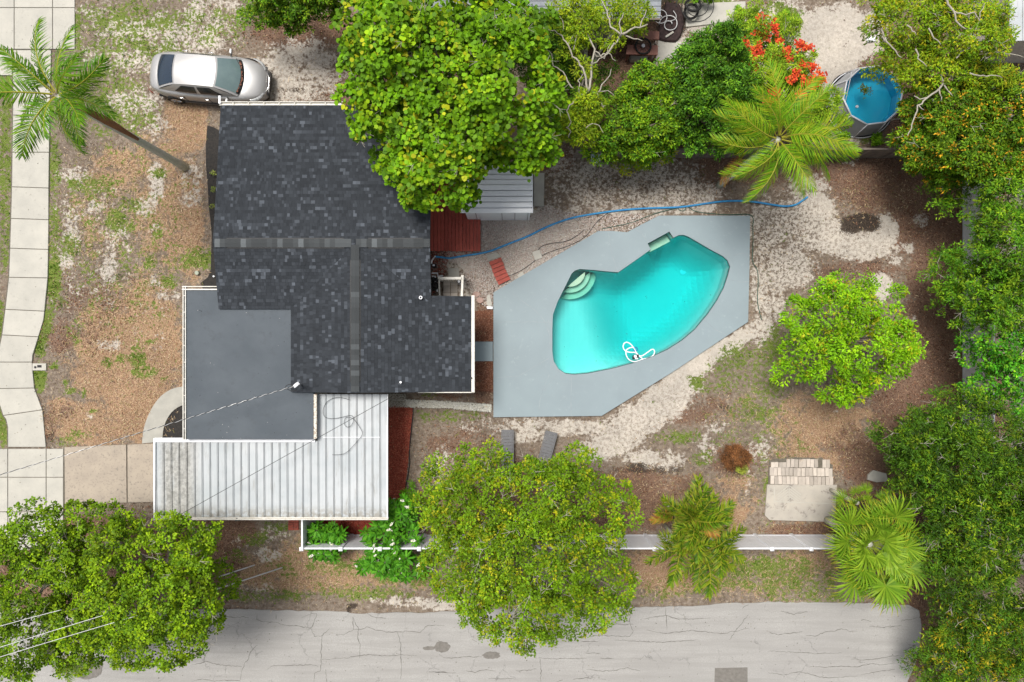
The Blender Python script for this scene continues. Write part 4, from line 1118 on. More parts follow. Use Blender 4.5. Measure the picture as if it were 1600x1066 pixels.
MB().tube([P(674, 412, .6), P(675, 407, .6), P(680, 400, .15)], .028, 8).build('pipe', M['white'], pump)
q = P(678, 415, .5); MB().box((q.x, q.y, .4), (.16, .14, .3)).build('valve_box', M['black'], pump)
MB().box((q.x, q.y, .56), (.09, .06, .02)).build('valve_cap', M['white'], pump)
flat('concrete_pad', [(700, 419), (716, 419), (718, 432), (701, 432)], -.02, .05, M['walk_grey'], 'grey round-cornered concrete pad above the white railing', 'concrete pad')

# ------------------------------------------------------------------ white vinyl fences
fence = empty('vinyl_fence', P(870, 845), label='white vinyl privacy fence running between yard and road', cat='fence')
FT = 1.80
fy = P(0, 857, FT).y
posts = [P(472 + k_ * 61.1, 0, FT).x for k_ in range(0, 18)]
posts = [x for x in posts if x < 18.0] + [18.16]
pst = MB().box((0, 0, .95), (.12, .12, 1.9)).mesh('post'); pst.materials.append(M['white'])
cpm = MB().add([(-.075, -.075, 0), (.075, -.075, 0), (.075, .075, 0), (-.075, .075, 0), (0, 0, .06)], [(0, 1, 4), (1, 2, 4), (2, 3, 4), (3, 0, 4), (3, 2, 1, 0)]).mesh('post_cap'); cpm.materials.append(M['white'])
def fence_post(x, y, root):
    p_ = link('post', pst, None, root, (x, y, 0))
    if root.name in WORLD_BUILT: pass
    c_ = link('post_cap', cpm, None, p_, (0, 0, 1.9))
def fence_panel(a_, b_, root, h0=.06, h1=FT):
    a_, b_ = Vector(a_), Vector(b_); L = (b_ - a_).length - .12
    ang = math.atan2(b_.y - a_.y, b_.x - a_.x); c_ = (a_ + b_) / 2
    m_ = MB().box((0, 0, (h0 + h1) / 2), (L, .03, h1 - h0 - .1))
    nbd = max(2, int(L / .16))
    for i in range(nbd): m_.box((-L / 2 + (i + .5) * L / nbd, 0, (h0 + h1) / 2), (L / nbd - .012, .040, h1 - h0 - .14))
    p_ = m_.build('panel', M['white'], root, loc=(c_.x, c_.y, 0), rot=(0, 0, ang))
    MB().box((0, 0, h1 - .03), (L, .06, .09)).build('top_rail', M['white'], p_)
    MB().box((0, 0, h0 + .03), (L, .06, .09)).build('bottom_rail', M['white'], p_)
for i, x in enumerate(posts):
    fence_post(x, fy, fence)
    if i: fence_panel((posts[i - 1], fy, 0), (x, fy, 0), fence)
cy1 = P(0, 808, FT).y
fence_post(posts[0], cy1 - .0, fence); fence_panel((posts[0], fy, 0), (posts[0], cy1, 0), fence)
side_f = empty('vinyl_fence', P(1503, 560), label='white vinyl fence half hidden under the trees along the right edge', cat='fence')
ys = np.linspace(fy, 7.35, 9)
for i, y in enumerate(ys):
    if i: fence_post(18.16, y, side_f); fence_panel((18.16, ys[i - 1], 0), (18.16, y, 0), side_f)
back = empty('wooden_fence', P(1360, 245), label='weathered wooden board fence behind the palm at the top of the yard', cat='fence')
bmesh_ = MB().box((0, 0, .62), (.138, .02, 1.24)).mesh('board'); bmesh_.materials.append(M['old_wood'])
x = 2.55
while x < 18.0:
    link('board', bmesh_, None, back, (x, 7.38 + random.uniform(-.006, .006), random.uniform(-.02, .02)), (random.uniform(-.01, .01), random.uniform(-.01, .01), 0)); x += .145
for z_ in (.3, 1.05): MB().box((10.2, 7.42, z_), (15.5, .04, .08)).build('rail', M['old_wood'], back)
MB().box((10.2, 7.39, 1.26), (15.5, .07, .025)).build('cap_board', M['old_wood'], back)

# ------------------------------------------------------------------ neighbours
nbh = empty('neighbour_house', P(880, -40), label='neighbouring house with a pale grey shingle roof beyond the trees', cat='house')
e = P(0, 28, 2.7).y; x0_, x1_ = P(560, 0, 2.7).x, P(1032, 0, 2.7).x
MB().add([(x0_, e, 2.7), (x1_, e, 2.7), (x1_, e + 5, 3.9), (x0_, e + 5, 3.9), (x0_, e + 10, 2.7), (x1_, e + 10, 2.7), (x0_, e, 2.55), (x1_, e, 2.55)], [(0, 1, 2, 3), (3, 2, 5, 4), (6, 7, 1, 0)]).build('roof', M['neighbour_roof'], nbh)
cs = MB()
for k_ in range(28):
    yy = e + .04 + k_ * .17; z0 = 2.7 + (yy - e) * .24
    cs.box(((x0_ + x1_) / 2, yy, z0 + .006), (x1_ - x0_, .012, .012))
tag(cs.build('course_edge', M['soffit'], nbh), kind='stuff')
MB().box(((x0_ + x1_) / 2, e + 5, 1.25), (x1_ - x0_ - .8, 9.2, 2.5)).build('wall', M['wall'], nbh)
MB().box(((x0_ + x1_) / 2, e - .03, 2.62), (x1_ - x0_, .06, .14)).build('fascia', M['old_wood'], nbh)
nb2 = empty('neighbour_building', P(1650, 600), label='pale flat-roofed building glimpsed through trees at the right edge', cat='building')
xa = 19.9
MB().box((xa + 3, -1.5, 1.2), (5.6, 15, 2.4)).build('wall', M['wall'], nb2)
MB().box((xa + 3, -1.5, 2.48), (6.2, 15.4, .12)).build('roof', surf('pale_roof', (.52, .54, .56), (.44, .46, .48), 1.5), nb2)
for k_ in range(12): MB().box((xa + .1 + k_ * .5, -1.5, 2.56), (.04, 15.3, .04)).build('roof_seam', M['white'], nb2)
nb3 = empty('garden_building', P(1600, 20), label='pale grey metal roof in the top right corner behind bare branches', cat='shed')
q = P(1577, 62, 2.6)
MB().box((q.x + 2.5, q.y + 2.5, 1.25), (4.6, 4.6, 2.5)).build('wall', M['wall'], nb3)
rp = MB().box((0, 0, 0), (.48, 5.1, .04)).box((.235, 0, .035), (.03, 5.1, .04)).mesh('roof_panel'); rp.materials.append(M['carport'])
for k_ in range(10): link('roof_panel', rp, None, nb3, (q.x + .24 + k_ * .5, q.y + 2.5, 2.6))
# ------------------------------------------------------------------ vegetation
def nrm(v): return v / np.maximum(np.linalg.norm(v, axis=-1, keepdims=True), 1e-9)
def runit(r, n):
    return nrm(r.normal(size=(n, 3)))

def leaf_geo(base, axis, up, L, W, shape, fold=.15):
    """base, axis, up: (N,3); returns vertices (N*k,3) of one leaf each"""
    side = nrm(np.cross(axis, up)); nn = nrm(np.cross(side, axis))
    L = L[:, None]; W = W[:, None]
    if shape == 'round':
        pts = [base, base + axis * L * .25 + side * W * .42 + nn * L * fold * .5, base + axis * L * .7 + side * W * .46 + nn * L * fold * .5, base + axis * L - nn * L * .05,
               base + axis * L * .7 - side * W * .46 + nn * L * fold * .5, base + axis * L * .25 - side * W * .42 + nn * L * fold * .5]
    else:
        pts = [base, base + axis * L * .45 + side * W * .5 + nn * L * fold, base + axis * L - nn * L * .12, base + axis * L * .45 - side * W * .5 + nn * L * fold]
    return np.stack(pts, 1).reshape(-1, 3), len(pts)

def scatter_leaves(r, tc, tn, nleaf, rt, L, W, pal, shape='point', flat_=.5, droop=.1, tip=0.0, jit=.22, wts=None, tone_t=None):
    """rosettes of leaves at tuft centres tc with outward normals tn"""
    T = len(tc)
    pal = np.array(pal)
    pi = r.choice(len(pal), T, p=wts)
    tcol = pal[pi] * (1 + r.uniform(-.18, .18, (T, 1)))
    if tone_t is not None: tcol = tcol * tone_t[:, None]
    c = np.repeat(tc, nleaf, 0); n = np.repeat(tn, nleaf, 0)
    u = runit(r, T * nleaf); u = nrm(u + n * .55)
    u[:, 2] *= flat_; u = nrm(u)
    rad = r.uniform(.1, 1.0, (T * nleaf, 1)) * rt
    base = c + u * rad + r.normal(size=u.shape) * rt * .12
    ax = nrm(u + r.normal(size=u.shape) * .35 - np.array([0, 0, droop]))
    up = nrm(np.array([0, 0, 1.0]) * 1.1 + n * .5 + r.normal(size=u.shape) * .42)
    LL = L * r.uniform(.65, 1.2, T * nleaf); WW = W * LL / L
    V, k = leaf_geo(base, ax, up, LL, WW, shape)
    col = np.repeat(tcol, nleaf, 0) * (1 + r.uniform(-jit, jit, (T * nleaf, 1)))
    return V, np.repeat(col, k, 0), k

def lobes_world(lobes):
    out = []
    for px, py, rx, ry, z, rz in lobes:
        k = S * (H - z) / H
        out.append(((px - 800) * k, -(py - 533) * k, z, rx * k, ry * k, rz))
    return np.array(out)

def crown_points(r, LW, n, lo=-.35, inner=.25, gap=0.0, gscale=1.0, bump_=.12, seed=0, sep=0.0):
    """points on (and a little inside) the union of the lobes, with uneven outline and gaps"""
    area = LW[:, 3] * LW[:, 4]; p = area / area.sum()
    pts, nms = [], []
    while len(pts) < n:
        m = n * 2
        li = r.choice(len(LW), m, p=p)
        u = runit(r, m); u[:, 2] = np.abs(u[:, 2]) * np.where(r.random(m) < .82, 1, -.5)
        u = nrm(u)
        f = np.where(r.random(m) < inner, r.uniform(.55, .9, m), np.where(r.random(m) < .1, r.uniform(1.0, 1.18, m), r.uniform(.84, 1.05, m)))
        c = LW[li, :3]; R = LW[li, 3:6]
        q = c + u * R * f[:, None]
        for i in range(m):
            if len(pts) >= n: break
            v = Vector(q[i]) * gscale + Vector((seed * 3.7, seed * 1.3, 0))
            nz = mnoise.noise(v * .9)
            q[i] += u[i] * R[i] * bump_ * nz * 1.5
            if gap > 0 and mnoise.noise(v * 1.3 + Vector((9, 9, 9))) > (1 - gap) * .6 and f[i] > .5: continue
            d = (q[i] - LW[:, :3]) / (LW[:, 3:6] * .8)
            ins = (d ** 2).sum(1) < 1; ins[li[i]] = False
            if ins.any() and r.random() < .85: continue
            pts.append(q[i]); nms.append(nrm(u[i] / R[i]))
    pts, nms = np.array(pts), np.array(nms)
    if sep > 0:          # thin the clumps so that they stand apart, with shade between them
        keep = []
        for i in range(len(pts)):
            if not keep or ((pts[keep] - pts[i]) ** 2).sum(1).min() > (sep * r.uniform(.75, 1.25)) ** 2: keep.append(i)
        pts, nms = pts[keep], nms[keep]
    return pts, nms

def limbs(r, root_xy, z0, top, targets, rad, mat, parent, wob=.25, name='branch', minr=.012, sides=6):
    mb = MB()
    t0 = Vector((root_xy[0], root_xy[1], z0)); t1 = Vector(top)
    n = 7; pts = []
    for i in range(n + 1):
        u = i / n; p = t0.lerp(t1, u)
        pts.append(p + Vector((r.normal() * .05, r.normal() * .05, 0)) * (u * (1 - u) * 4))
    MB().tube(pts, [rad * (1.25 - .5 * i / n) for i in range(n + 1)], 9).build('trunk', mat, parent, smooth=True)
    for q in targets:
        q = Vector(q); s_ = pts[-1].lerp(pts[-3], r.random())
        L = (q - s_).length; m = 6; bp_ = []
        midz = Vector((0, 0, .12 * L))
        for i in range(m + 1):
            u = i / m
            bp_.append(s_.lerp(q, u) + midz * (4 * u * (1 - u)) * .5 + Vector((r.normal(), r.normal(), r.normal())) * wob * .3 * (1 if 0 < i < m else 0) * min(1, L / 2))
        mb.tube(bp_, [max(minr, rad * .42 * (1 - i / m) + minr) for i in range(m + 1)], sides, cap=False)
    if targets is not None and len(targets): mb.build(name, mat, parent, smooth=True)

def bare_branches(r, specs, mat, parent, name='bare_branch'):
    """twisting bare boughs: each spec is a polyline in pixels with a height"""
    for q, z, rad in specs:
        pts = [P(x, y, z + (0.0 if len(p_) == 0 else p_[0])) for x, y, *p_ in q]
        den = []
        for i in range(len(pts) - 1):
            n = max(2, int((pts[i + 1] - pts[i]).length / .12))
            for k in range(n): den.append(pts[i].lerp(pts[i + 1], k / n) + Vector((r.normal(), r.normal(), r.normal())) * .02)
        den.append(pts[-1])
        m = len(den)
        MB().tube(den, [rad * (1.05 - .65 * i / m) for i in range(m)], 6).build(name, mat, parent, smooth=True)

def twigs(r, tc, tn, n, mat, parent, L=.5, rad=.010):
    mb = MB(); ii = r.choice(len(tc), n)
    for i in ii:
        p = Vector(tc[i]) - Vector(tn[i]) * .1
        d_ = Vector(nrm(tn[i] * .4 + runit(r, 1)[0] * np.array([1, 1, .25])))
        a = [p, p + d_ * L * .5 + Vector(r.normal(size=3) * .04), p + d_ * L + Vector(r.normal(size=3) * .06)]
        mb.tube(a, [rad, rad * .8, rad * .5], 4, cap=False)
        for s_ in (-1, 1):
            e = d_ + Vector((-d_.y, d_.x, 0)) * s_ * .8
            mb.tube([a[1], a[1] + e * L * .35], [rad * .7, rad * .35], 4, cap=False)
    tag(mb.build('twigs', mat, parent), kind='stuff')

def tree(name, lobes, trunk_px, label, cat, pal, n_clump, clump_r, n_tuft, tuft_r, n_leaf, L, W, seed, shape='point', gap=0.0, inner=.25,
         flat_=.5, wts=None, bark='bark', trunk_r=.16, n_limb=10, n_twig=0, twig_mat='pale_bark', group=None, bump_=.34, tone_amp=.3, droop=.1, spray=0.0, zscale=.6, jit=.22, sep=1.0, dens=1.35):
    r = np.random.default_rng(seed)
    LW = lobes_world(lobes)
    sh_ = clump_r * .7 + spray * .55 + L * .5
    LW[:, 3] = np.maximum(LW[:, 3] - sh_, LW[:, 3] * .45); LW[:, 4] = np.maximum(LW[:, 4] - sh_, LW[:, 4] * .45)
    base = P(*trunk_px)
    root = empty(name, (base.x, base.y, 0), label=label, cat=cat, group=group)
    cp, cn = crown_points(r, LW, n_clump, inner=inner, gap=gap, bump_=bump_, seed=seed, sep=sep * clump_r)
    n_tuft = int(n_tuft * dens)
    # tufts over the dome of each clump
    k = n_tuft
    n = np.repeat(cn, k, 0); u = runit(r, len(n)); u = nrm(u + n * .5 + np.array([0, 0, .35]))
    cr = np.repeat(clump_r * r.uniform(.6, 1.25, len(cp)), k)[:, None]
    tc = np.repeat(cp, k, 0) + u * cr * np.array([1, 1, zscale]) * (r.uniform(.55, 1.0, (len(n), 1)))
    ctone = 1 + r.uniform(-tone_amp, tone_amp, len(cp))
    tn = nrm(u + n * .3)
    if spray > 0:      # elongated shoots pointing outward with leaves along them
        m = 5
        dr_ = nrm(tn * np.array([1, 1, .45]) + r.normal(size=tn.shape) * .35)
        steps = np.linspace(0, 1, m)
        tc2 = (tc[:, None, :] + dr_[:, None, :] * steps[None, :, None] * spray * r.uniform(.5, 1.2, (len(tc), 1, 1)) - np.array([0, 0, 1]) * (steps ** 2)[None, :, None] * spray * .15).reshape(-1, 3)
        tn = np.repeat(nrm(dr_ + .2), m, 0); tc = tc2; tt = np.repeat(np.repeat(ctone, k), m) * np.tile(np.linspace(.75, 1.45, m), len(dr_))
    else: tt = np.repeat(ctone, k)
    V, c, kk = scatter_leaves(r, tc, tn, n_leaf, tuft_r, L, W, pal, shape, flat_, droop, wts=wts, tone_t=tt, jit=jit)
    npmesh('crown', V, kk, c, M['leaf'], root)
    cz = LW[:, 2].min() * .75
    top = (LW[:, 0].mean() * .6 + base.x * .4, LW[:, 1].mean() * .6 + base.y * .4, cz)
    sel = r.choice(len(cp), min(n_limb, len(cp)), replace=False)
    limbs(r, (base.x, base.y), -.1, top, cp[sel] * .97 + np.array([top[0], top[1], top[2]]) * .03, trunk_r, M[bark], root)
    if n_twig: twigs(r, tc, tn, n_twig, M[twig_mat], root)
    return root, r, cp, cn

LIME = [(.155, .33, .012), (.12, .27, .012), (.22, .38, .018), (.085, .20, .012)]
# sea-grape-like tree over the roof corner
tree('broadleaf_tree', [(655, 120, 115, 105, 5.6, 1.6), (775, 130, 105, 110, 5.9, 1.6), (600, 60, 78, 72, 5.0, 1.3), (700, 220, 95, 95, 5.4, 1.4), (655, 285, 40, 48, 4.8, .9), (808, 216, 74, 62, 5.0, 1.2), (720, 40, 110, 55, 5.4, 1.3), (590, 165, 55, 50, 5.0, 1.0), (742, 268, 46, 24, 4.5, .7), (625, 235, 50, 50, 4.9, .8)],
     (726, 236), 'large tree with round bright green leaves overhanging the dark shingle roof', 'tree',
     [(0.1144, 0.264, 0.0088), (0.088, 0.22, 0.0088), (0.176, 0.3168, 0.0106), (0.0616, 0.1584, 0.0088), (0.264, 0.3168, 0.0176)], 900, .36, 11, .17, 6, .15, .14, 101, 'round', gap=.22, sep=1.25, wts=[.34, .3, .16, .15, .05], n_limb=26, n_twig=150, trunk_r=.22, tone_amp=.3, zscale=.75)
tree('shrub', [(450, 12, 62, 34, 2.6, 1.1), (500, -10, 50, 36, 2.9, 1.2), (408, 24, 28, 18, 1.9, .7)], (470, 0), 'dark green shrub at the top edge above the parked car', 'shrub',
     [(.045, .13, .012), (.075, .18, .012), (.12, .20, .012)], 150, .32, 9, .12, 7, .11, .045, 102, n_limb=8, spray=.22, trunk_r=.08)
tree('background_tree', [(850, 80, 60, 60, 2.7, .8), (880, 150, 45, 60, 2.5, .7), (960, 130, 40, 30, 2.3, .6), (835, 40, 40, 30, 2.8, .7)], (846, 110), 'dark feathery tree tucked between the round-leaved tree and the bare white branches', 'tree',
     [(.03, .10, .01), (.05, .14, .012), (.08, .17, .012)], 190, .38, 8, .13, 7, .10, .035, 103, n_limb=8, spray=.2)
t2, r2, cp2, cn2 = tree('bare_branched_tree', [(905, 40, 40, 38, 4.6, .6), (880, 15, 28, 22, 4.8, .5), (985, 25, 34, 26, 4.4, .5), (915, 110, 18, 14, 4.4, .4), (920, 165, 30, 28, 4.3, .6), (955, 65, 24, 20, 4.4, .5), (905, 200, 34, 26, 3.8, .6), (940, 10, 30, 14, 4.6, .4), (890, 75, 18, 18, 4.4, .4)], (905, 172),
     'sparse tree with twisting bare white branches and yellow-green leaf tufts', 'tree', [(.17, .28, .012), (.22, .30, .015), (.11, .22, .012)], 300, .27, 9, .12, 8, .12, .038, 104, gap=.0, sep=.7, n_limb=12, bark='pale_bark', trunk_r=.10)
B2 = [([(919, 143), (914, 118, .1), (908, 100, .2), (895, 88, .2), (887, 72, .3), (878, 56, .3), (866, 48, .3), (848, 44, .3), (842, 38, .3)], 4.2, .040),
      ([(919, 143), (924, 105), (930, 78), (922, 62), (914, 45), (912, 38), (902, 22), (893, 8)], 4.3, .042),
      ([(912, 38), (905, 42), (900, 62), (896, 78)], 4.3, .028), ([(930, 78), (944, 92), (950, 80), (953, 70)], 4.3, .022), ([(924, 105), (936, 92), (950, 82), (962, 95)], 4.3, .024),
      ([(919, 143), (907, 150), (890, 165), (886, 174), (892, 190), (886, 200)], 4.1, .030), ([(919, 143), (935, 146), (943, 170), (946, 165)], 4.1, .026), ([(935, 144), (945, 128), (953, 118), (955, 108)], 4.2, .024),
      ([(907, 146), (905, 125), (912, 115), (908, 108)], 4.2, .024), ([(896, 140), (888, 128), (880, 112), (864, 104), (862, 85), (854, 78)], 4.2, .028), ([(972, 54), (955, 42), (950, 25), (945, 10), (940, 0)], 4.4, .036),
      ([(972, 54), (986, 46), (1000, 44), (1012, 38)], 4.4, .040), ([(972, 54), (990, 60), (1004, 64)], 4.3, .030), ([(972, 54), (960, 70)], 4.2, .04), ([(972, 54), (968, 38), (974, 20)], 4.5, .026), ([(1000, 44), (1004, 30), (1010, 15)], 4.4, .024), ([(960, 70), (948, 84), (932, 90), (930, 78)], 4.2, .036),
      ([(935, 144), (950, 142), (960, 150)], 4.1, .018), ([(902, 22), (890, 12), (880, 14), (872, 2)], 4.4, .024), ([(887, 72), (893, 62), (898, 50)], 4.3, .02), ([(865, 0), (872, 20), (880, 36), (880, 48)], 4.4, .02), ([(915, 200), (925, 192), (938, 196), (943, 208)], 3.9, .018), ([(886, 200), (893, 205), (888, 215)], 3.9, .018)]
bare_branches(r2, [(q, z + .55, rad * .95) for q, z, rad in B2], M['pale_bark'], t2)
tree('bushy_tree', [(1012, 145, 46, 40, 3.2, .9), (975, 195, 48, 44, 2.9, .8), (1030, 195, 40, 46, 3.1, .9), (950, 225, 34, 24, 2.6, .6), (1005, 235, 40, 24, 2.6, .6), (880, 195, 30, 36, 2.6, .6)], (985, 200),
     'mid-green bushy tree below the bare white branches', 'tree', [(.07, .19, .012), (.11, .23, .012), (.16, .27, .014), (.04, .12, .01)], 520, .34, 10, .13, 7, .11, .05, 105, gap=.10, sep=1.25, n_limb=10, n_twig=20, spray=.15)
tree('low_shrub', [(990, 255, 32, 15, 1.4, .4), (1030, 240, 34, 17, 1.5, .5), (1050, 225, 18, 12, 1.4, .4)], (1010, 258), 'low bright shrub with long leaves in front of the wooden fence', 'shrub',
     [(.17, .30, .012), (.12, .25, .012), (.28, .32, .015)], 70, .22, 6, .10, 7, .14, .045, 106, n_limb=6, trunk_r=.04)
tree('dense_tree', [(1110, 110, 54, 58, 3.8, 1.4), (1135, 170, 60, 60, 3.6, 1.3), (1090, 165, 46, 56, 3.3, 1.2), (1120, 70, 40, 26, 3.3, .9), (1080, 215, 30, 26, 2.7, .8), (1065, 110, 20, 34, 2.7, .8)], (1100, 160),
     'dense dark green tree between the bushy tree and the orange blossom', 'tree', [(.035, .115, .012), (.055, .16, .014), (.09, .21, .016), (.025, .08, .01)], 700, .36, 10, .13, 7, .11, .045, 107, sep=1.25, gap=.08, n_limb=10, spray=.18)
t5, r5, cp5, cn5 = tree('flowering_tree', [(1180, 60, 30, 34, 3.6, .8), (1215, 60, 26, 30, 3.4, .8), (1190, 110, 40, 32, 3.7, .8), (1240, 105, 40, 32, 3.5, .8), (1260, 165, 34, 50, 3.0, .9), (1175, 30, 20, 22, 3.2, .6), (1290, 180, 22, 44, 2.6, .8), (1225, 150, 50, 30, 3.2, .8), (1150, 40, 24, 10, 2.6, .4)], (1205, 140),
     'loose tree carrying clusters of orange-red blossom', 'tree', [(.10, .22, .015), (.15, .27, .018), (.20, .30, .03)], 230, .30, 7, .12, 7, .10, .035, 108, gap=.25, n_limb=14, n_twig=40, spray=.16)
for i, (x, y, rr_) in enumerate([(1190, 30, 9), (1197, 45, 13), (1210, 42, 9), (1185, 50, 9), (1196, 57, 8), (1162, 66, 7), (1183, 76, 9), (1172, 78, 8), (1178, 92, 9), (1190, 88, 7), (1201, 92, 7), (1178, 100, 8), (1228, 80, 9), (1232, 90, 9), (1250, 70, 8), (1262, 74, 7), (1253, 102, 7), (1270, 105, 8), (1238, 122, 8), (1257, 128, 8), (1268, 130, 8), (1280, 120, 9), (1282, 127, 7), (1208, 146, 9), (1253, 146, 7), (1200, 162, 6), (1217, 64, 5), (1160, 105, 6), (1245, 112, 6), (1167, 182, 5)]):
    c_ = P(x, y, 4.25); kx = S * (H - 4.25) / H * rr_
    n_ = 22
    tc_ = np.array(c_)[None] + r5.normal(size=(n_, 3)) * kx * np.array([.42, .42, .2])
    V, cc, kk = scatter_leaves(r5, tc_, np.tile([0, 0, 1.0], (n_, 1)), 5, .06, .085, .07, [(.72, .085, .022), (.80, .15, .03), (.58, .05, .02)], 'point', .5)
    npmesh('blossom_cluster', V, kk, cc, M['petal'], t5)
# right-hand trees
t6, r6, cp6, cn6 = tree('twisted_tree', [(1420, 40, 60, 44, 4.6, 1.0), (1500, 60, 66, 56, 5.0, 1.1), (1400, 95, 55, 26, 4.2, .7), (1470, 115, 70, 34, 4.5, .9), (1550, 130, 46, 36, 4.6, .8), (1440, -5, 80, 30, 4.8, .9), (1535, 20, 30, 30, 4.8, .6), (1365, 110, 26, 10, 3.9, .35), (1425, 130, 16, 10, 3.9, .3)], (1443, 128),
     'yellow-green tree with twisted pale branches reaching over the round blue pool', 'tree', [(.15, .27, .012), (.21, .30, .014), (.09, .20, .012), (.30, .30, .018)], 900, .30, 9, .13, 8, .12, .045, 109, gap=.06, sep=.85, n_limb=14, n_twig=60, bark='pale_bark', trunk_r=.13, wts=[.36, .26, .26, .12])
B6 = [([(1377, 45), (1384, 66), (1394, 74), (1402, 84), (1409, 90)], 4.6, .034), ([(1384, 66), (1378, 56)], 4.6, .03), ([(1475, -5), (1488, 18), (1500, 38), (1510, 46), (1524, 47)], 5.6, .038), ([(1488, 18), (1508, 24), (1520, 20), (1530, 32), (1538, 5)], 5.6, .028), ([(1524, 47), (1533, 30), (1560, 22), (1590, 26)], 5.4, .022),
      ([(1452, 45), (1456, 56), (1464, 62), (1470, 70)], 5.4, .026), ([(1431, 75), (1436, 92), (1448, 104)], 5.0, .028), ([(1495, 90), (1502, 80), (1518, 73)], 5.2, .022), ([(1540, 92), (1558, 82), (1580, 84), (1600, 90)], 5.2, .024),
      ([(1473, 128), (1467, 140), (1450, 152), (1434, 165), (1432, 180), (1426, 195), (1418, 212)], 4.4, .040), ([(1473, 128), (1480, 142), (1490, 152)], 4.4, .030), ([(1467, 140), (1470, 158)], 4.4, .026), ([(1450, 152), (1436, 156), (1428, 150)], 4.4, .026), ([(1434, 165), (1444, 172)], 4.4, .02), ([(1457, 124), (1468, 121)], 4.5, .02), ([(1473, 128), (1468, 112)], 4.6, .036),
      ([(1393, 188), (1404, 186), (1412, 182), (1424, 176)], 1.3, .02), ([(1412, 156), (1420, 166), (1425, 170)], 1.4, .02), ([(1515, 115), (1530, 120), (1548, 117), (1566, 122)], 5.0, .026), ([(1416, 40), (1426, 48), (1432, 55)], 5.2, .024), ([(1560, 45), (1575, 60), (1590, 52)], 5.0, .018), ([(1556, 30), (1570, 40), (1588, 38)], 5.0, .018), ([(1550, 55), (1568, 50), (1590, 66)], 5.0, .018)]
bare_branches(r6, [(q, z + .55 if z > 2 else z, rad * .95) for q, z, rad in B6], M['pale_bark'], t6)
tree('yellow_tipped_tree', [(1480, 180, 70, 50, 3.9, 1.1), (1500, 240, 80, 46, 3.8, 1.1), (1440, 215, 40, 40, 3.2, .9), (1570, 190, 50, 60, 4.2, 1.1), (1480, 270, 40, 26, 3.2, .7), (1560, 250, 50, 50, 4.0, 1.0)], (1500, 225),
     'dark tree flecked with orange-yellow leaf tips at the upper right', 'tree', [(.05, .13, .012), (.09, .19, .012), (.13, .24, .014), (.45, .28, .03)], 470, .34, 9, .13, 7, .11, .045, 110, gap=.05, n_limb=10, n_twig=50, wts=[.36, .34, .2, .10], spray=.12)
tree('wispy_tree', [(1580, 300, 56, 50, 4.2, 1.0), (1595, 390, 50, 66, 4.6, 1.1), (1560, 360, 34, 40, 4.0, .8), (1488, 425, 50, 38, 2.8, .6), (1535, 455, 56, 38, 3.4, .8), (1580, 480, 56, 50, 4.2, 1.0), (1480, 300, 40, 20, 2.6, .5), (1470, 460, 30, 20, 2.4, .4), (1528, 335, 26, 26, 3.0, .5), (1530, 395, 34, 30, 3.2, .6), (1520, 490, 34, 20, 3.0, .5)], (1555, 410),
     'wispy dark green tree leaning over the white fence on the right', 'tree', [(0.0375, 0.12, 0.009), (0.0562, 0.165, 0.0105), (0.0825, 0.195, 0.012), (0.12, 0.21, 0.012)], 450, .36, 8, .11, 8, .115, .036, 111, gap=.2, n_limb=12, n_twig=80, spray=.38)
tree('fence_tree', [(1575, 545, 46, 40, 3.8, .8), (1562, 590, 34, 34, 3.4, .7), (1595, 610, 34, 50, 4.0, .8), (1515, 535, 24, 22, 2.6, .4), (1530, 560, 26, 26, 3.0, .5), (1530, 605, 24, 26, 3.0, .5)], (1545, 580),
     'fresh green tree growing through the white fence halfway down the right edge', 'tree', [(.05, .25, .02), (.08, .30, .022), (.035, .16, .014), (.14, .34, .02)], 320, .32, 9, .12, 8, .10, .055, 112, gap=.12, n_limb=8, n_twig=20, shape='round')
tree('spiky_tree', [(1440, 690, 66, 54, 3.8, 1.1), (1500, 640, 56, 40, 3.6, .9), (1500, 720, 76, 56, 4.4, 1.2), (1420, 740, 40, 34, 3.2, .8), (1560, 690, 50, 60, 4.6, 1.1), (1470, 770, 66, 40, 4.0, 1.0)], (1480, 700),
     'dark olive tree with spiky light shoots right of the brick paver patch', 'tree', [(0.0312, 0.0874, 0.0075), (0.053, 0.1248, 0.0087), (0.1061, 0.1747, 0.01), (0.0187, 0.0562, 0.0062)], 560, .36, 8, .12, 8, .12, .034, 113, sep=1.2, dens=1.5, gap=.08, n_limb=10, n_twig=70, spray=.42, wts=[.36, .34, .14, .16])
tree('spiky_tree', [(1530, 820, 80, 60, 4.6, 1.2), (1470, 850, 44, 46, 3.6, .9), (1590, 780, 50, 70, 4.8, 1.2), (1510, 900, 66, 44, 4.2, 1.0), (1590, 900, 46, 60, 4.6, 1.1)], (1500, 850),
     'large spiky-leaved tree right of the fan palm, twigs showing', 'tree', [(0.0312, 0.0874, 0.0075), (0.053, 0.1248, 0.0087), (0.1186, 0.181, 0.01), (0.0187, 0.0562, 0.0062)], 540, .36, 8, .12, 8, .12, .034, 114, sep=1.2, dens=1.5, gap=.12, n_limb=12, n_twig=120, spray=.42, wts=[.36, .32, .18, .14])
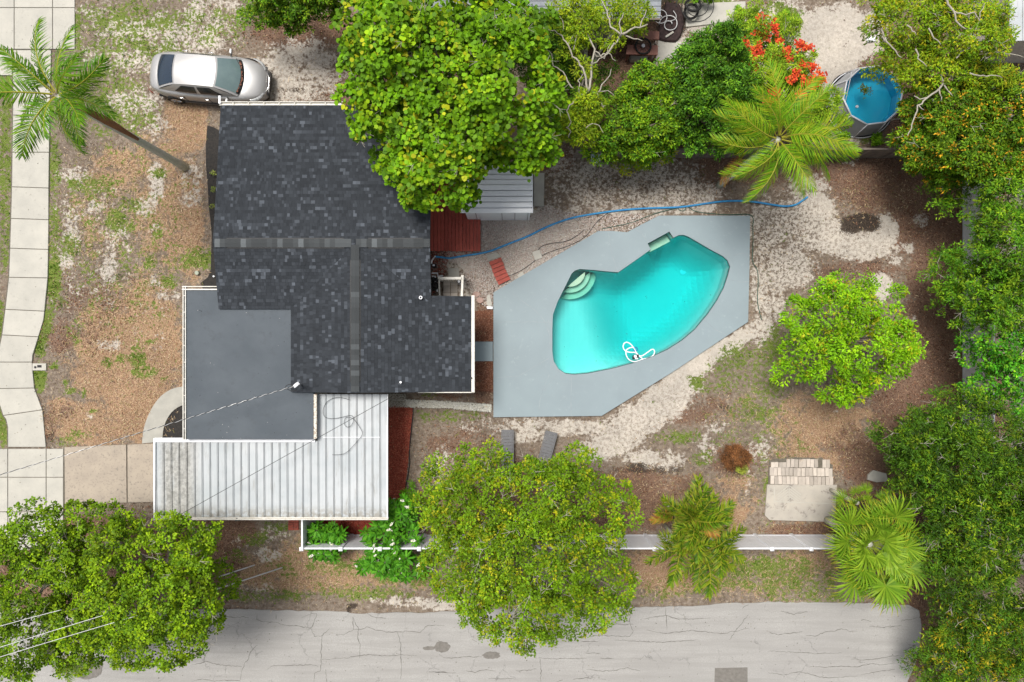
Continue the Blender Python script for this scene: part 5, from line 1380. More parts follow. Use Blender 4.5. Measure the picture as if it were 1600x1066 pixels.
tree('spiky_tree', [(1505, 970, 62, 40, 3.2, .9), (1565, 990, 66, 60, 3.8, 1.0), (1490, 1040, 56, 40, 2.6, .7), (1540, 1060, 60, 36, 3.2, .9), (1600, 1050, 40, 50, 3.8, 1.0), (1452, 1045, 24, 18, 1.8, .4)], (1530, 990),
     'spiky yellow-tipped tree filling the bottom right corner beside the road', 'tree', [(0.0332, 0.0928, 0.008), (0.0597, 0.1326, 0.0093), (0.126, 0.1856, 0.0106), (0.2519, 0.2188, 0.0133)], 520, .36, 8, .12, 8, .12, .034, 115, sep=1.2, dens=1.5, gap=.14, n_limb=12, n_twig=70, spray=.42, wts=[.4, .36, .16, .08])
# single round tree in the yard: distinct rosettes
tree('round_yard_tree', [(1300, 500, 74, 56, 3.2, 1.1), (1350, 545, 74, 56, 3.3, 1.1), (1270, 555, 50, 48, 2.8, .8), (1325, 455, 40, 30, 2.8, .7), (1310, 600, 44, 36, 2.6, .7), (1380, 505, 40, 36, 2.8, .7), (1360, 590, 32, 30, 2.5, .6), (1250, 490, 36, 34, 2.6, .7), (1302, 618, 34, 24, 2.2, .5), (1412, 540, 32, 26, 2.5, .5), (1330, 440, 32, 24, 2.6, .5), (1236, 586, 26, 22, 2.2, .4), (1392, 462, 20, 18, 2.4, .4)], (1258, 528),
     'rounded lime-green tree standing alone on the brown leaf litter', 'tree', [(.16, .38, .010), (.12, .31, .010), (.22, .43, .014), (.28, .33, .02)], 420, .36, 16, .15, 9, .13, .055, 116, gap=.0, sep=1.45, inner=.2, n_limb=16, trunk_r=.12, tone_amp=.22, bump_=.2, wts=[.42, .3, .2, .08], zscale=.9)
# big street tree over the fence
tree('spreading_tree', [(740, 790, 80, 70, 4.8, 1.3), (850, 780, 90, 70, 5.2, 1.3), (900, 730, 40, 36, 4.2, .8), (930, 800, 56, 60, 4.6, 1.1), (930, 900, 60, 56, 4.6, 1.1), (840, 870, 100, 80, 5.6, 1.4), (740, 880, 66, 70, 4.8, 1.2), (810, 950, 86, 48, 4.6, 1.1), (890, 960, 66, 40, 4.4, 1.0), (690, 770, 48, 50, 4.0, .9), (760, 715, 46, 26, 4.0, .6), (820, 1000, 26, 22, 3.6, .4), (770, 985, 26, 16, 3.6, .4), (680, 830, 26, 40, 3.8, .7)], (812, 800),
     'broad yellow-green tree spreading across the white fence towards the road', 'tree', [(.125, .25, .0095), (.10, .21, .0095), (0.1995, 0.285, 0.0114), (0.0665, 0.1425, 0.0095), (0.285, 0.3135, 0.0171)], 1500, .32, 12, .12, 8, .095, .06, 117, gap=.14, sep=1.25, n_limb=26, n_twig=240, trunk_r=.2, wts=[.34, .26, .18, .16, .06], inner=.2, tone_amp=.26, zscale=.75)
# dense clumpy street trees bottom left
tree('clumpy_tree', [(190, 880, 84, 60, 4.8, 1.2), (260, 860, 78, 50, 4.6, 1.1), (240, 940, 96, 62, 5.2, 1.3), (160, 960, 66, 60, 4.6, 1.2), (300, 920, 52, 70, 4.2, 1.0), (230, 1010, 80, 32, 3.9, .8), (130, 1010, 44, 36, 3.8, .9), (200, 820, 30, 16, 3.2, .5)], (300, 862),
     'dense yellow-green tree with clumpy foliage nearest the carport on the street', 'tree', [(.13, .25, .008), (.18, .30, .010), (.09, .19, .008), (.05, .12, .008)], 1700, .27, 11, .10, 8, .085, .06, 118, shape='round', gap=.06, sep=1.35, inner=.12, n_limb=18, n_twig=90, trunk_r=.2, wts=[.36, .26, .24, .14], zscale=.9, bark='pale_bark')
tree('clumpy_tree', [(60, 840, 80, 50, 4.4, 1.1), (130, 810, 70, 28, 4.0, .8), (10, 880, 60, 60, 4.4, 1.1), (60, 920, 60, 44, 4.6, 1.1), (40, 1000, 62, 56, 4.2, 1.1), (100, 870, 46, 50, 4.4, .9), (110, 960, 30, 60, 3.8, .9)], (185, 848),
     'darker clumpy tree cut by the left edge above the street', 'tree', [(.12, .24, .008), (.17, .29, .010), (.08, .17, .008), (.05, .11, .008)], 1300, .28, 11, .10, 8, .085, .06, 119, shape='round', gap=.16, sep=1.35, inner=.15, n_limb=16, n_twig=80, trunk_r=.18, wts=[.34, .2, .28, .18], zscale=.9, bark='pale_bark')

# ---- palms
def frond_mesh(seed, L, n, ll, wd, pal, arch=.55, plume=.5, tip_c=None, width_pow=.6):
    r = np.random.default_rng(seed)
    vs, fs, cs = [], [], []
    def rach(t): return np.array([L * (t - .12 * t * t), .26 * L * math.sin(seed * 1.7) * t * t, L * (.30 * t - arch * t * t)])
    N_ = 12
    for i in range(N_ + 1):
        t = i / N_; p = rach(t); w_ = .022 * (1 - t) + .006
        for d_ in ((0, -w_, 0), (0, 0, w_ * 1.2), (0, w_, 0)): vs.append(p + np.array(d_)); cs.append(np.array((.28, .30, .06)))
    for i in range(N_):
        for k in range(2): a = i * 3 + k; fs.append((a, a + 1, a + 4, a + 3))
    for s_ in (-1, 1):
        for i in range(n):
            t = .12 + .88 * (i + r.random() * .5) / n
            p = rach(t); tg = rach(min(1, t + .02)) - rach(t - .02); tg = tg / np.linalg.norm(tg)
            ph = math.radians(72 - 46 * t + r.uniform(-9, 9))
            le = ll * (math.sin(PI * min(.96, t * .82 + .14)) ** width_pow) * r.uniform(.85, 1.1)
            sd = np.array([-tg[1], tg[0], 0.0]); sd /= np.linalg.norm(sd) + 1e-9
            d_ = tg * math.cos(ph) + sd * s_ * math.sin(ph) + np.array([0, 0, r.uniform(-.1, plume)])
            d_ /= np.linalg.norm(d_)
            wv = np.cross(d_, np.array([0, 0, 1.0])); wv /= np.linalg.norm(wv) + 1e-9; wv = wv * wd / 2
            q1 = p + d_ * le * .5 + np.array([0, 0, -.04 * le]); q2 = p + d_ * le * .92 + np.array([0, 0, -.42 * le])
            b0 = len(vs)
            vs += [p - wv * .6, p + wv * .6, q1 + wv, q1 - wv, q2]
            c_ = np.array(pal[r.integers(len(pal))]) * r.uniform(.75, 1.25)
            ct = np.array(tip_c) * r.uniform(.8, 1.2) if tip_c is not None and r.random() < .5 else c_ * 1.1
            cs += [c_, c_, c_, c_, ct]
            fs += [(b0, b0 + 1, b0 + 2, b0 + 3), (b0 + 3, b0 + 2, b0 + 4)]
    me = bpy.data.meshes.new('frond'); me.from_pydata([tuple(v) for v in vs], [], fs)
    a = me.attributes.new('tint', 'FLOAT_COLOR', 'POINT'); a.data.foreach_set('color', np.hstack([np.array(cs), np.ones((len(cs), 1))]).astype(np.float32).ravel())
    me.materials.append(M['frond']); return me
def palm(crown_px, z, base_px, label, meshes, n, seed, rtrunk=.13, pitch=(.5, -.35), scale=1.0, name='palm_tree', cat='palm', bend=0, angs=None, group=None):
    r = random.Random(seed)
    b_ = P(*base_px); c_ = P(crown_px[0], crown_px[1], z)
    root = empty(name, (b_.x, b_.y, 0), label=label, cat=cat, group=group)
    if rtrunk > 0:
        pts = [b_.lerp(c_, i / 10) + Vector((0, 0, 0)) for i in range(11)]
        MB().tube(pts, [rtrunk * (1.25 if i == 0 else 1.0 - .02 * i) for i in range(11)], 12).build('trunk', M['palm_bark'], root, smooth=True)
    for i in range(n):
        a = (angs[i] if angs else i * 2.39996) + r.uniform(-.2, .2)
        u = i / max(1, n - 1)
        o_ = link('frond', meshes[i % len(meshes)], None, root, tuple(c_ + Vector((math.cos(a) * .1, math.sin(a) * .1, (1 - u) * .18))), (r.uniform(-.8, .8), -(pitch[0] + (pitch[1] - pitch[0]) * u + r.uniform(-.1, .1)), a))
        s_ = scale * r.uniform(.85, 1.08) * (.8 + .2 * math.sin(PI * min(1, u + .25))); o_.scale = (s_, s_, s_)
    return root, c_
fa = [frond_mesh(201 + i, 2.15, 46, .62, .034, [(.055, .17, .012), (.085, .22, .014), (.13, .26, .02)], arch=.42, plume=.25) for i in range(4)]
pA, cA = palm((92, 150), 7.0, (289, 261), 'tall palm leaning out over the pavement at upper left with a long slanting trunk', fa, 17, 5, .15, pitch=(.75, -.35))
# brown spathe hanging along the trunk
MB().tube([cA + Vector((.15, -.1, -.2)), cA + Vector((.9, -.45, -.9)), cA + Vector((1.35, -.75, -1.9))], [.05, .13, .05], 7).build('dead_sheath', surf('dead_frond', (.30, .13, .05), (.20, .10, .05), 12, bmp=.5), pA, smooth=True)
fb = [frond_mesh(221 + i, 2.6, 46, .70, .030, [(0.1275, 0.2805, 0.0153), (0.085, 0.238, 0.0119), (0.1785, 0.3145, 0.017), (0.238, 0.306, 0.0255)], arch=.62, plume=.15) for i in range(4)]
pB, cB = palm((1215, 218), 5.6, (1124, 289), 'feathery lime palm beside the orange blossom with drooping fronds', fb, 24, 9, .13, pitch=(.9, -.5), scale=.9)
fd = frond_mesh(230, 1.5, 30, .28, .02, [(.26, .13, .06), (.34, .18, .08)], arch=.5, plume=.0)
for a_ in (3.75, 3.9): link('dead_frond', fd, None, pB, tuple(P(1165, 240, 3.0)), (0, .45, a_))
fc = [frond_mesh(241 + i, 1.6, 30, .52, .05, [(.075, .17, .012), (.12, .21, .014), (.045, .11, .01), (.17, .23, .018)], arch=.34, plume=.9, tip_c=(.20, .17, .04), width_pow=.6) for i in range(4)]
fc2 = frond_mesh(249, 1.2, 26, .40, .05, [(.34, .22, .06), (.28, .14, .05), (.20, .20, .04)], arch=.3, plume=.4)
pC = empty('clumping_palm', P(1060, 800), label='bushy palm of coarse olive and brown-tipped fronds growing across the white fence', cat='palm')
for k_, (x, y, z, n_) in enumerate(((1082, 812, 2.7, 12), (1062, 850, 2.3, 7), (1112, 838, 2.3, 7), (1098, 862, 2.2, 8), (1055, 805, 2.0, 6))):
    c_ = P(x, y, z); g_ = Vector((c_.x * .985 + .01 * k_, c_.y * .985, -.05))
    MB().tube([g_, g_.lerp(c_, .5) + Vector((.03, .02, 0)), c_], [.07, .06, .05], 8).build('stem', M['palm_bark'], pC, smooth=True)
    r_ = random.Random(60 + k_)
    for i in range(n_):
        a = i * 2.4 + r_.uniform(-.3, .3)
        o_ = link('frond', fc2 if r_.random() < .08 else fc[i % 4], None, pC, tuple(c_), (r_.uniform(-.5, .5), -(.85 - .75 * i / n_ + r_.uniform(-.12, .12)), a)); s_ = r_.uniform(.85, 1.2); o_.scale = (s_, s_, s_)
# fan palms
def fan_mesh(seed, R_, nseg, pal, tipc, pet=1.05):
    r = np.random.default_rng(seed); vs, fs, cs = [], [], []
    for i in range(5):
        t = i / 4
        for d_ in ((0, -.014, 0), (0, 0, .012), (0, .014, 0)): vs.append(np.array([pet * t, 0, .12 * t]) + np.array(d_)); cs.append(np.array((.20, .28, .05)))
    for i in range(4):
        for k in range(2): a = i * 3 + k; fs.append((a, a + 1, a + 4, a + 3))
    hub = np.array([pet, 0, .12])
    for i in range(nseg):
        a = math.radians(-140 + 280 * (i + .5) / nseg + r.uniform(-3, 3))
        Ls = R_ * (1 - .30 * abs(a) / 2.44) * r.uniform(.88, 1.08)
        d_ = np.array([math.cos(a), math.sin(a), .10 + .1 * (i % 2)]); sd = np.array([-math.sin(a), math.cos(a), 0]) * .026
        q1 = hub + d_ * Ls * .5; q2 = hub + d_ * Ls * .8 + np.array([0, 0, -.06]); q3 = hub + d_ * Ls + np.array([0, 0, -.22 - r.uniform(0, .12)])
        b0 = len(vs); vs += [hub - sd * .3, hub + sd * .3, q1 + sd, q1 - sd, q2 + sd * .6, q2 - sd * .6, q3]
        c_ = np.array(pal[r.integers(len(pal))]) * r.uniform(.8, 1.2); tc_ = np.array(tipc) * r.uniform(.8, 1.2) if r.random() < .6 else c_
        cs += [c_ * .9, c_ * .9, c_, c_, c_ * 1.1, c_ * 1.1, tc_]
        fs += [(b0, b0 + 1, b0 + 2, b0 + 3), (b0 + 3, b0 + 2, b0 + 4, b0 + 5), (b0 + 5, b0 + 4, b0 + 6)]
    me = bpy.data.meshes.new('fan_leaf'); me.from_pydata([tuple(v) for v in vs], [], fs)
    a = me.attributes.new('tint', 'FLOAT_COLOR', 'POINT'); a.data.foreach_set('color', np.hstack([np.array(cs), np.ones((len(cs), 1))]).astype(np.float32).ravel())
    me.materials.append(M['frond']); return me
ff = [fan_mesh(301 + i, .78, 30, [(0.12, 0.24, 0.02), (0.16, 0.28, 0.028), (0.088, 0.2, 0.016)], (.42, .34, .03)) for i in range(3)]
ff2 = [fan_mesh(311 + i, .62, 28, [(0.136, 0.256, 0.024), (0.176, 0.296, 0.032), (0.104, 0.216, 0.016)], (.42, .34, .03), .4) for i in range(2)]
def fan_palm(cpx, z, bpx, n, seed, label, sc=1.3, rt=.17):
    r = random.Random(seed); c_ = P(*cpx, z); b_ = P(*bpx)
    root = empty('fan_palm', (b_.x, b_.y, 0), label=label, cat='palm')
    MB().tube([b_.lerp(c_, i / 5) for i in range(6)], rt, 10).build('trunk', M['palm_bark'], root, smooth=True)
    for i in range(n):
        u = i / (n - 1); a = i * 2.39996 + r.uniform(-.2, .2); pt = (.75 if u < .4 else 1.0) - .95 * u + r.uniform(-.15, .15)
        o_ = link('fan_leaf', ff2[i % 2] if u < .4 else ff[i % 3], None, root, tuple(c_ + Vector((math.cos(a) * .12, math.sin(a) * .12, .2 * (1 - u)))), (r.uniform(-.3, .3), -pt, a))
        s_ = sc * r.uniform(.7, 1.15); o_.scale = (s_, s_, s_)
fan_palm((1358, 850), 3.2, (1292, 812), 46, 31, 'large fan palm with yellow-tipped leaves at the end of the white fence', 1.12)
fan_palm((1340, 786), 2.2, (1297, 765), 13, 32, 'smaller fan palm behind the large one beside the concrete slab', .62, .08)
fe = [frond_mesh(261 + i, 1.0, 24, .40, .03, [(.10, .20, .05), (.16, .26, .08)], arch=.6, plume=.2) for i in range(2)]
palm((112, 1018), 2.6, (180, 966), 'small grey-green palm poking out below the clumpy street trees', fe, 9, 41, .06, pitch=(.6, -.2), angs=[-.3, -.9, -1.5, -2.1, -2.7, -1.2, -1.8, .3, 2.0])

# flowering shrub with long leaves and white flowers (rosettes are parts)
rosm = []
for s_ in range(3):
    r = np.random.default_rng(400 + s_)
    n_ = 13; a = np.arange(n_) * 2.4 + r.uniform(-.2, .2, n_); el = r.uniform(.05, .75, n_)
    ax = np.stack([np.cos(a) * np.cos(el), np.sin(a) * np.cos(el), np.sin(el)], 1)
    V, kk = leaf_geo(ax * .03, ax, nrm(np.tile([0, 0, 1.0], (n_, 1)) + r.normal(size=(n_, 3)) * .25), r.uniform(.24, .36, n_), np.full(n_, .085), 'round', .06)
    c = np.repeat(np.array([(.05, .20, .018), (.075, .25, .022), (.035, .15, .012)])[r.integers(0, 3, n_)] * r.uniform(.8, 1.2, (n_, 1)), kk, 0)
    o_ = npmesh('leaf_rosette', V, kk, c, M['leaf']); rosm.append(o_.data); bpy.data.objects.remove(o_)
r = np.random.default_rng(410)
V, cc, kk = scatter_leaves(r, np.zeros((5, 3)) + r.normal(size=(5, 3)) * .04, np.tile([0, 0, 1.0], (5, 1)), 5, .03, .055, .05, [(.80, .76, .62), (.82, .80, .74)], 'round', .4, jit=.05)
o_ = npmesh('flower', V, kk, cc, M['petal']); flm = o_.data; bpy.data.objects.remove(o_)
def plumeria(label, pts, stem_px, zr, seed, nf):
    r = random.Random(seed); g_ = P(*stem_px)
    root = empty('flowering_shrub', (g_.x, g_.y, 0), label=label, cat='shrub')
    mb = MB(); allp = []
    for (x, y, rx, ry, n_) in pts:
        for _ in range(n_):
            a = r.uniform(0, 2 * PI); q = math.sqrt(r.random()); z = r.uniform(zr[0], zr[1]) - .5 * q
            p = P(x + rx * q * math.cos(a), y + ry * q * math.sin(a), z); allp.append(p)
            o = link('leaf_rosette', rosm[r.randrange(3)], None, root, tuple(p), (r.uniform(-.3, .3), r.uniform(-.3, .3), r.uniform(0, 6.28))); s_ = r.uniform(.75, 1.1); o.scale = (s_, s_, s_)
            m_ = g_.lerp(p, .5) + Vector((0, 0, .1)); mb.tube([g_, m_, p], [.045, .03, .018], 5, cap=False)
    mb.build('branch', M['pale_bark'], root, smooth=True)
    for p in r.sample(allp, nf):
        o = link('flower', flm, None, root, (p.x + r.uniform(-.1, .1), p.y + r.uniform(-.1, .1), p.z + .2), (0, 0, r.uniform(0, 6)))
        s_ = r.uniform(.5, .95); o.scale = (s_, s_, s_)
plumeria('larger shrub with long glossy leaves and white flowers beside the spreading tree', [(622, 800, 26, 22, 34), (612, 845, 46, 34, 70), (590, 880, 36, 20, 34), (635, 885, 28, 22, 24)], (620, 842), (1.5, 2.1), 51, 26)
plumeria('smaller shrub with long glossy leaves inside the corner of the white fence', [(500, 832, 20, 14, 15), (525, 838, 18, 18, 18), (512, 860, 22, 10, 10), (492, 855, 14, 10, 8), (520, 868, 8, 6, 4)], (523, 834), (1.2, 1.7), 52, 8)
# small plants
tree('dry_bush', [(1148, 714, 24, 20, .5, .25)], (1146, 718), 'rust-brown dried bush with a dark hollow centre', 'bush', [(.13, .06, .04), (.19, .09, .06), (.09, .045, .03)], 60, .14, 7, .07, 8, .09, .012, 130, n_limb=8, trunk_r=.03, gap=.1, spray=.12)
tree('small_plant', [(1158, 732, 9, 9, .5, .2)], (1156, 732), 'small pale green plant growing from the rust-brown bush', 'plant', [(.28, .34, .08), (.20, .28, .06)], 12, .08, 5, .05, 8, .10, .02, 131, n_limb=3, trunk_r=.015)
for k_, (x, y, s_) in enumerate(((334, 271, 5), (334, 297, 5), (333, 322, 4))):
    tree('seedling', [(x, y, s_, s_, .22, .1)], (x, y), 'young pale plant %s in the black mulch bed beside the roof' % ('uppermost', 'middle one', 'lowest')[k_], 'plant', [(.26, .32, .14), (.14, .22, .06)], 5, .05, 4, .03, 6, .09, .018, 132 + k_, n_limb=2, trunk_r=.01, group='seedlings in the black mulch bed')
for k_, (x, y, rx, ry, lb) in enumerate(((1368, 218, 10, 8, 'low leafy weed below the round blue pool'), (1318, 214, 8, 6, 'small weed left below the round blue pool'), (1225, 35, 12, 16, 'green bush at the top edge between sand and orange blossom'), (1100, -2, 22, 8, 'strip of green hedge at the top edge beside the patio'), (1155, 25, 8, 14, 'leafy potted plant beside the sandy patio at the top'))):
    tree('small_plant', [(x, y, rx, ry, .45, .25)], (x, y), lb, 'plant', [(.10, .26, .014), (.15, .32, .02)], 16 + rx, .12, 6, .06, 7, .10, .05, 140 + k_, n_limb=4, trunk_r=.02)
tree('small_plant', [(643, 757, 3, 3, .2, .1), (640, 772, 14, 8, .5, .3)], (640, 772), 'bright leafy sprig at the end of the red mulch strip', 'plant', [(.10, .28, .014)], 14, .14, 6, .06, 7, .14, .03, 150, n_limb=4, trunk_r=.02)
# ------------------------------------------------------------------ parked car (built along +x, then turned)
M['car_paint'] = surf('silver_paint', (.40, .395, .39), rough=.3, metal=.35, spec=.6)
M['car_lower'] = surf('car_sill', (.10, .095, .09), rough=.4, spec=.4)
M['auto_glass'] = surf('windscreen_glass', (.10, .15, .155), (.14, .20, .20), 1.2, rough=.08, spec=.8)
M['auto_glass_dark'] = surf('dark_glass', (.012, .016, .02), rough=.08, spec=.6)
M['auto_glass_rear'] = surf('rear_glass', (.012, .025, .045), rough=.06, spec=.9)
M['chrome'] = surf('chrome', (.75, .75, .75), rough=.15, metal=1.0)
M['lamp'] = surf('headlamp_lens', (.55, .56, .56), (.25, .26, .27), 14, rough=.1, spec=.8)
M['lamp_red'] = surf('tail_lamp', (.22, .02, .02), rough=.2, spec=.6)
M['rubber'] = surf('tyre_rubber', (.02, .02, .02), rough=.8)
cc = P(333, 127, .3)
car = empty('parked_car', (cc.x, cc.y, 0), math.radians(-4.6), 'silver four-door car parked on the sandy lawn above the house', 'car', local=True)
def W_(x):      # half width
    u = abs(x) / 2.32
    return .90 * (1 - u ** 5 * .42) * (1 if x < 0 else 1 - .03 * (x / 2.3))
def ztop(x):    # shoulder line along the body
    return float(np.interp(x, [-2.32, -2.2, -1.9, -1.2, 0, 1.2, 1.7, 2.1, 2.25, 2.32], [.62, .92, 1.0, .98, .95, .96, .90, .78, .66, .50]))
xs_ = [-2.32, -2.28, -2.15, -1.95, -1.7, -1.4, -1.0, -.5, 0, .5, 1.0, 1.3, 1.6, 1.85, 2.05, 2.2, 2.28, 2.32]
mb = MB(); vs = []
for x in xs_:
    w_, zt = W_(x), ztop(x)
    if abs(x) > 2.3: w_ *= .86
    elif abs(x) > 2.25: w_ *= .93
    prof = [(-w_ * .92, .22), (-w_ * .99, .36), (-w_, .60), (-w_ * .985, zt - .16), (-w_ * .93, zt - .045), (-w_ * .80, zt), (-w_ * .4, zt + .045), (0, zt + .06), (w_ * .4, zt + .045), (w_ * .80, zt), (w_ * .93, zt - .045), (w_ * .985, zt - .16), (w_, .60), (w_ * .99, .36), (w_ * .92, .22)]
    vs += [(x, y, min(z, zt + .06) if z > .6 else min(z, zt)) for y, z in prof]
k = 15
fs = [(i * k + j, i * k + j + 1, (i + 1) * k + j + 1, (i + 1) * k + j) for i in range(len(xs_) - 1) for j in range(k - 1)]
fs += [tuple(range(k)), tuple(reversed(range((len(xs_) - 1) * k, len(xs_) * k)))]
fs += [((i + 1) * k + 0, (i + 1) * k + k - 1, i * k + k - 1, i * k) for i in range(len(xs_) - 1)]
body = mb.add(vs, fs).build('body', M['car_paint'], car, smooth=True)
sub = body.modifiers.new('s', 'SUBSURF'); sub.levels = 1; sub.render_levels = 2
def patch(c00, c10, c11, c01, bul, nu=8, nv=8, off=0.0):
    """curved panel between four corners; bul lifts the middle along the given vector at u edges"""
    c00, c10, c11, c01 = map(Vector, (c00, c10, c11, c01)); vs = []
    for j in range(nv + 1):
        for i in range(nu + 1):
            u, v = i / nu, j / nv
            p = c00.lerp(c10, u).lerp(c01.lerp(c11, u), v)
            vs.append(p + Vector(bul[0]).lerp(Vector(bul[1]), v) * (4 * u * (1 - u)) + Vector(bul[2]) * (4 * v * (1 - v)))
    return vs, [(j * (nu + 1) + i, j * (nu + 1) + i + 1, (j + 1) * (nu + 1) + i + 1, (j + 1) * (nu + 1) + i) for j in range(nv) for i in range(nu)]
WB, WT = .745, .585       # half widths at belt and roof
rf = [(.50, -WT, 1.375), (.50, WT, 1.375), (-.98, WT, 1.365), (-.98, -WT, 1.365)]
cab = MB()
v, f = patch(rf[0], rf[1], rf[2], rf[3], ((.07, 0, .055), (-.05, 0, .05), (0, 0, .035))); cab.add(v, f)
fbl = [(1.30, -WB, .97), (1.30, WB, .97)]; rbl = [(-1.78, -WB * .93, .99), (-1.78, WB * .93, .99)]
v, f = patch(fbl[0], fbl[1], rf[1], rf[0], ((.20, 0, .02), (.07, 0, .055), (.03, 0, .03))); cab.add(v, [q[::-1] for q in f])
v, f = patch(rbl[0], rbl[1], rf[2], rf[3], ((-.12, 0, .02), (-.05, 0, .05), (-.03, 0, .03))); cab.add(v, f)
for s_ in (-1, 1):
    a_, b_, c_, d_ = (1.30, s_ * WB, .97), (-1.78, s_ * WB * .93, .99), (-.98, s_ * WT, 1.365), (.50, s_ * WT, 1.375)
    v, f = patch(a_, b_, c_, d_, ((0, s_ * .07, 0), (0, s_ * .01, .01), (0, s_ * .02, .01))); cab.add(v, f)
cab.build('cabin', M['car_paint'], car, smooth=True)
def lerp4(q, u, v): return Vector(q[0]).lerp(Vector(q[1]), u).lerp(Vector(q[3]).lerp(Vector(q[2]), u), v)
q = (fbl[0], fbl[1], rf[1], rf[0]); o_ = Vector((.012, 0, .012))
def sub_patch(q, u0, u1, v0, v1, bul, off):
    v, f = patch(q[0], q[1], q[2], q[3], bul, 20, 16)
    nu, nv = 20, 16; keep = []
    V_ = [Vector(x) + off for x in v]
    for j in range(nv):
        for i in range(nu):
            if u0 <= (i + .5) / nu <= u1 and v0 <= (j + .5) / nv <= v1: keep.append((j * (nu + 1) + i, j * (nu + 1) + i + 1, (j + 1) * (nu + 1) + i + 1, (j + 1) * (nu + 1) + i))
    used = sorted({i for f_ in keep for i in f_}); mp_ = {o: n for n, o in enumerate(used)}
    return [V_[i] for i in used], [tuple(mp_[i] for i in f_) for f_ in keep]
v, f = sub_patch(q, .05, .95, .12, .96, ((.20, 0, .02), (.07, 0, .055), (.03, 0, .03)), o_)
MB().add(v, f).build('windshield', M['auto_glass'], car, smooth=True)
v, f = sub_patch(q, .03, .97, -.1, .12, ((.20, 0, .02), (.07, 0, .055), (.03, 0, .03)), o_ * 1.2)
MB().add(v, f).build('wiper_cowl', M['black'], car, smooth=True)
for s_ in (-.45, .25): MB().beam((1.42, s_, 1.035), (1.20, s_ + .42, 1.10), .025, .02).build('wiper', M['black'], car)
# dry leaves caught below the windscreen
v = []; fcs = []; r_ = random.Random(4); lm = MB()
for i in range(70):
    y = r_.uniform(-.6, .6); x = 1.43 - .22 * (y / .75) ** 2 + r_.uniform(-.05, .05); lm.box((x, y, 1.05 + r_.uniform(0, .012)), (.05, .035, .006), Matrix.Rotation(r_.uniform(0, 3), 3, 'Z'))
tag(lm.build('fallen_leaves', surf('dead_leaf', (.22, .09, .055), (.14, .06, .04), 20), car), kind='stuff')
q = (rbl[0], rbl[1], rf[2], rf[3])
v, f = sub_patch(q, .06, .94, .10, .92, ((-.12, 0, .02), (-.05, 0, .05), (-.03, 0, .03)), Vector((-.012, 0, .012)))
MB().add(v, f).build('rear_window', M['auto_glass_rear'], car, smooth=True)
for s_ in (-1, 1):
    q = ((1.30, s_ * WB, .97), (-1.78, s_ * WB * .93, .99), (-.98, s_ * WT, 1.365), (.50, s_ * WT, 1.375))
    bl = ((0, s_ * .07, 0), (0, s_ * .01, .01), (0, s_ * .02, .01))
    for (u0, u1) in ((.13, .46), (.49, .80)):
        v, f = sub_patch(q, u0, u1, .12, .86, bl, Vector((0, s_ * .012, .006)))
        MB().add(v, f).build('side_window', M['auto_glass_dark'], car, smooth=True)
    for x in (.05, -.95):
        MB().tube([(x - .1, s_ * .905, .80), (x - .05, s_ * .93, .81), (x + .06, s_ * .93, .81), (x + .11, s_ * .90, .80)], .016, 6).build('door_handle', M['chrome'], car, smooth=True)
    for x in (.12, -.85, 1.05): MB().box((x, s_ * .893, .62), (.012, .02, .48)).build('door_seam', M['black'], car)
    mm = MB().box((.92, s_ * .97, .99), (.10, .20, .13)).build('mirror', M['car_paint'], car)
    bv = mm.modifiers.new('b', 'BEVEL'); bv.width = .035; bv.segments = 3
    MB().beam((.92, s_ * .80, .95), (.92, s_ * .92, .97), .05, .04).build('mirror_arm', M['black'], mm)
    # lamps wrap the corners
    hl = MB(); v, f = patch((2.235, s_ * .48, .665), (1.80, s_ * .845, .80), (1.74, s_ * .80, .868), (2.19, s_ * .44, .755), ((.07, s_ * .07, 0), (.06, s_ * .04, .01), (.01, s_ * .01, .02)), 8, 4)
    hl.add(v, f).build('headlight', M['lamp'], car, smooth=True)
    v, f = patch((-2.29, s_ * .40, .80), (-2.0, s_ * .87, .82), (-1.98, s_ * .84, .94), (-2.24, s_ * .40, .92), ((-.09, s_ * .08, 0), (-.07, s_ * .06, 0), (0, s_ * .01, .01)), 8, 4)
    MB().add(v, f).build('taillight', M['lamp_red'], car, smooth=True)
    for x in (-1.38, 1.40):
        wo_ = MB().tube([(x, s_ * .70, .32), (x, s_ * .905, .32)], .32, 24).build('wheel', M['rubber'], car)
        MB().tube([(x, s_ * .80, .32), (x, s_ * .915, .32)], .21, 20).build('rim', M['chrome'], wo_)
        for a in range(5):
            an = a * 2 * PI / 5; MB().beam((x, s_ * .92, .32), (x + .19 * math.cos(an), s_ * .92, .32 + .19 * math.sin(an)), .012, .035, up=Vector((0, 1, 0))).build('spoke', M['steel'], wo_)
    MB().box((0, s_ * .885, .27), (2.1, .06, .10)).build('sill', M['car_lower'], car)
v, f = patch((2.31, -.5, .30), (2.31, .5, .30), (2.33, .46, .56), (2.33, -.46, .56), ((.045, 0, 0), (.03, 0, 0), (.0, 0, 0))); MB().add(v, [q[::-1] for q in f]).build('grille', M['black'], car)
MB().tube([(2.22, -.5, .66), (2.34, -.2, .64), (2.355, 0, .635), (2.34, .2, .64), (2.22, .5, .66)], .016, 6).build('grille_bar', M['chrome'], car, smooth=True)
MB().box((1.0, 0, .28), (.1, 1.5, .1)).box((0, 0, .25), (4.2, 1.5, .08)).build('underbody', M['black'], car)

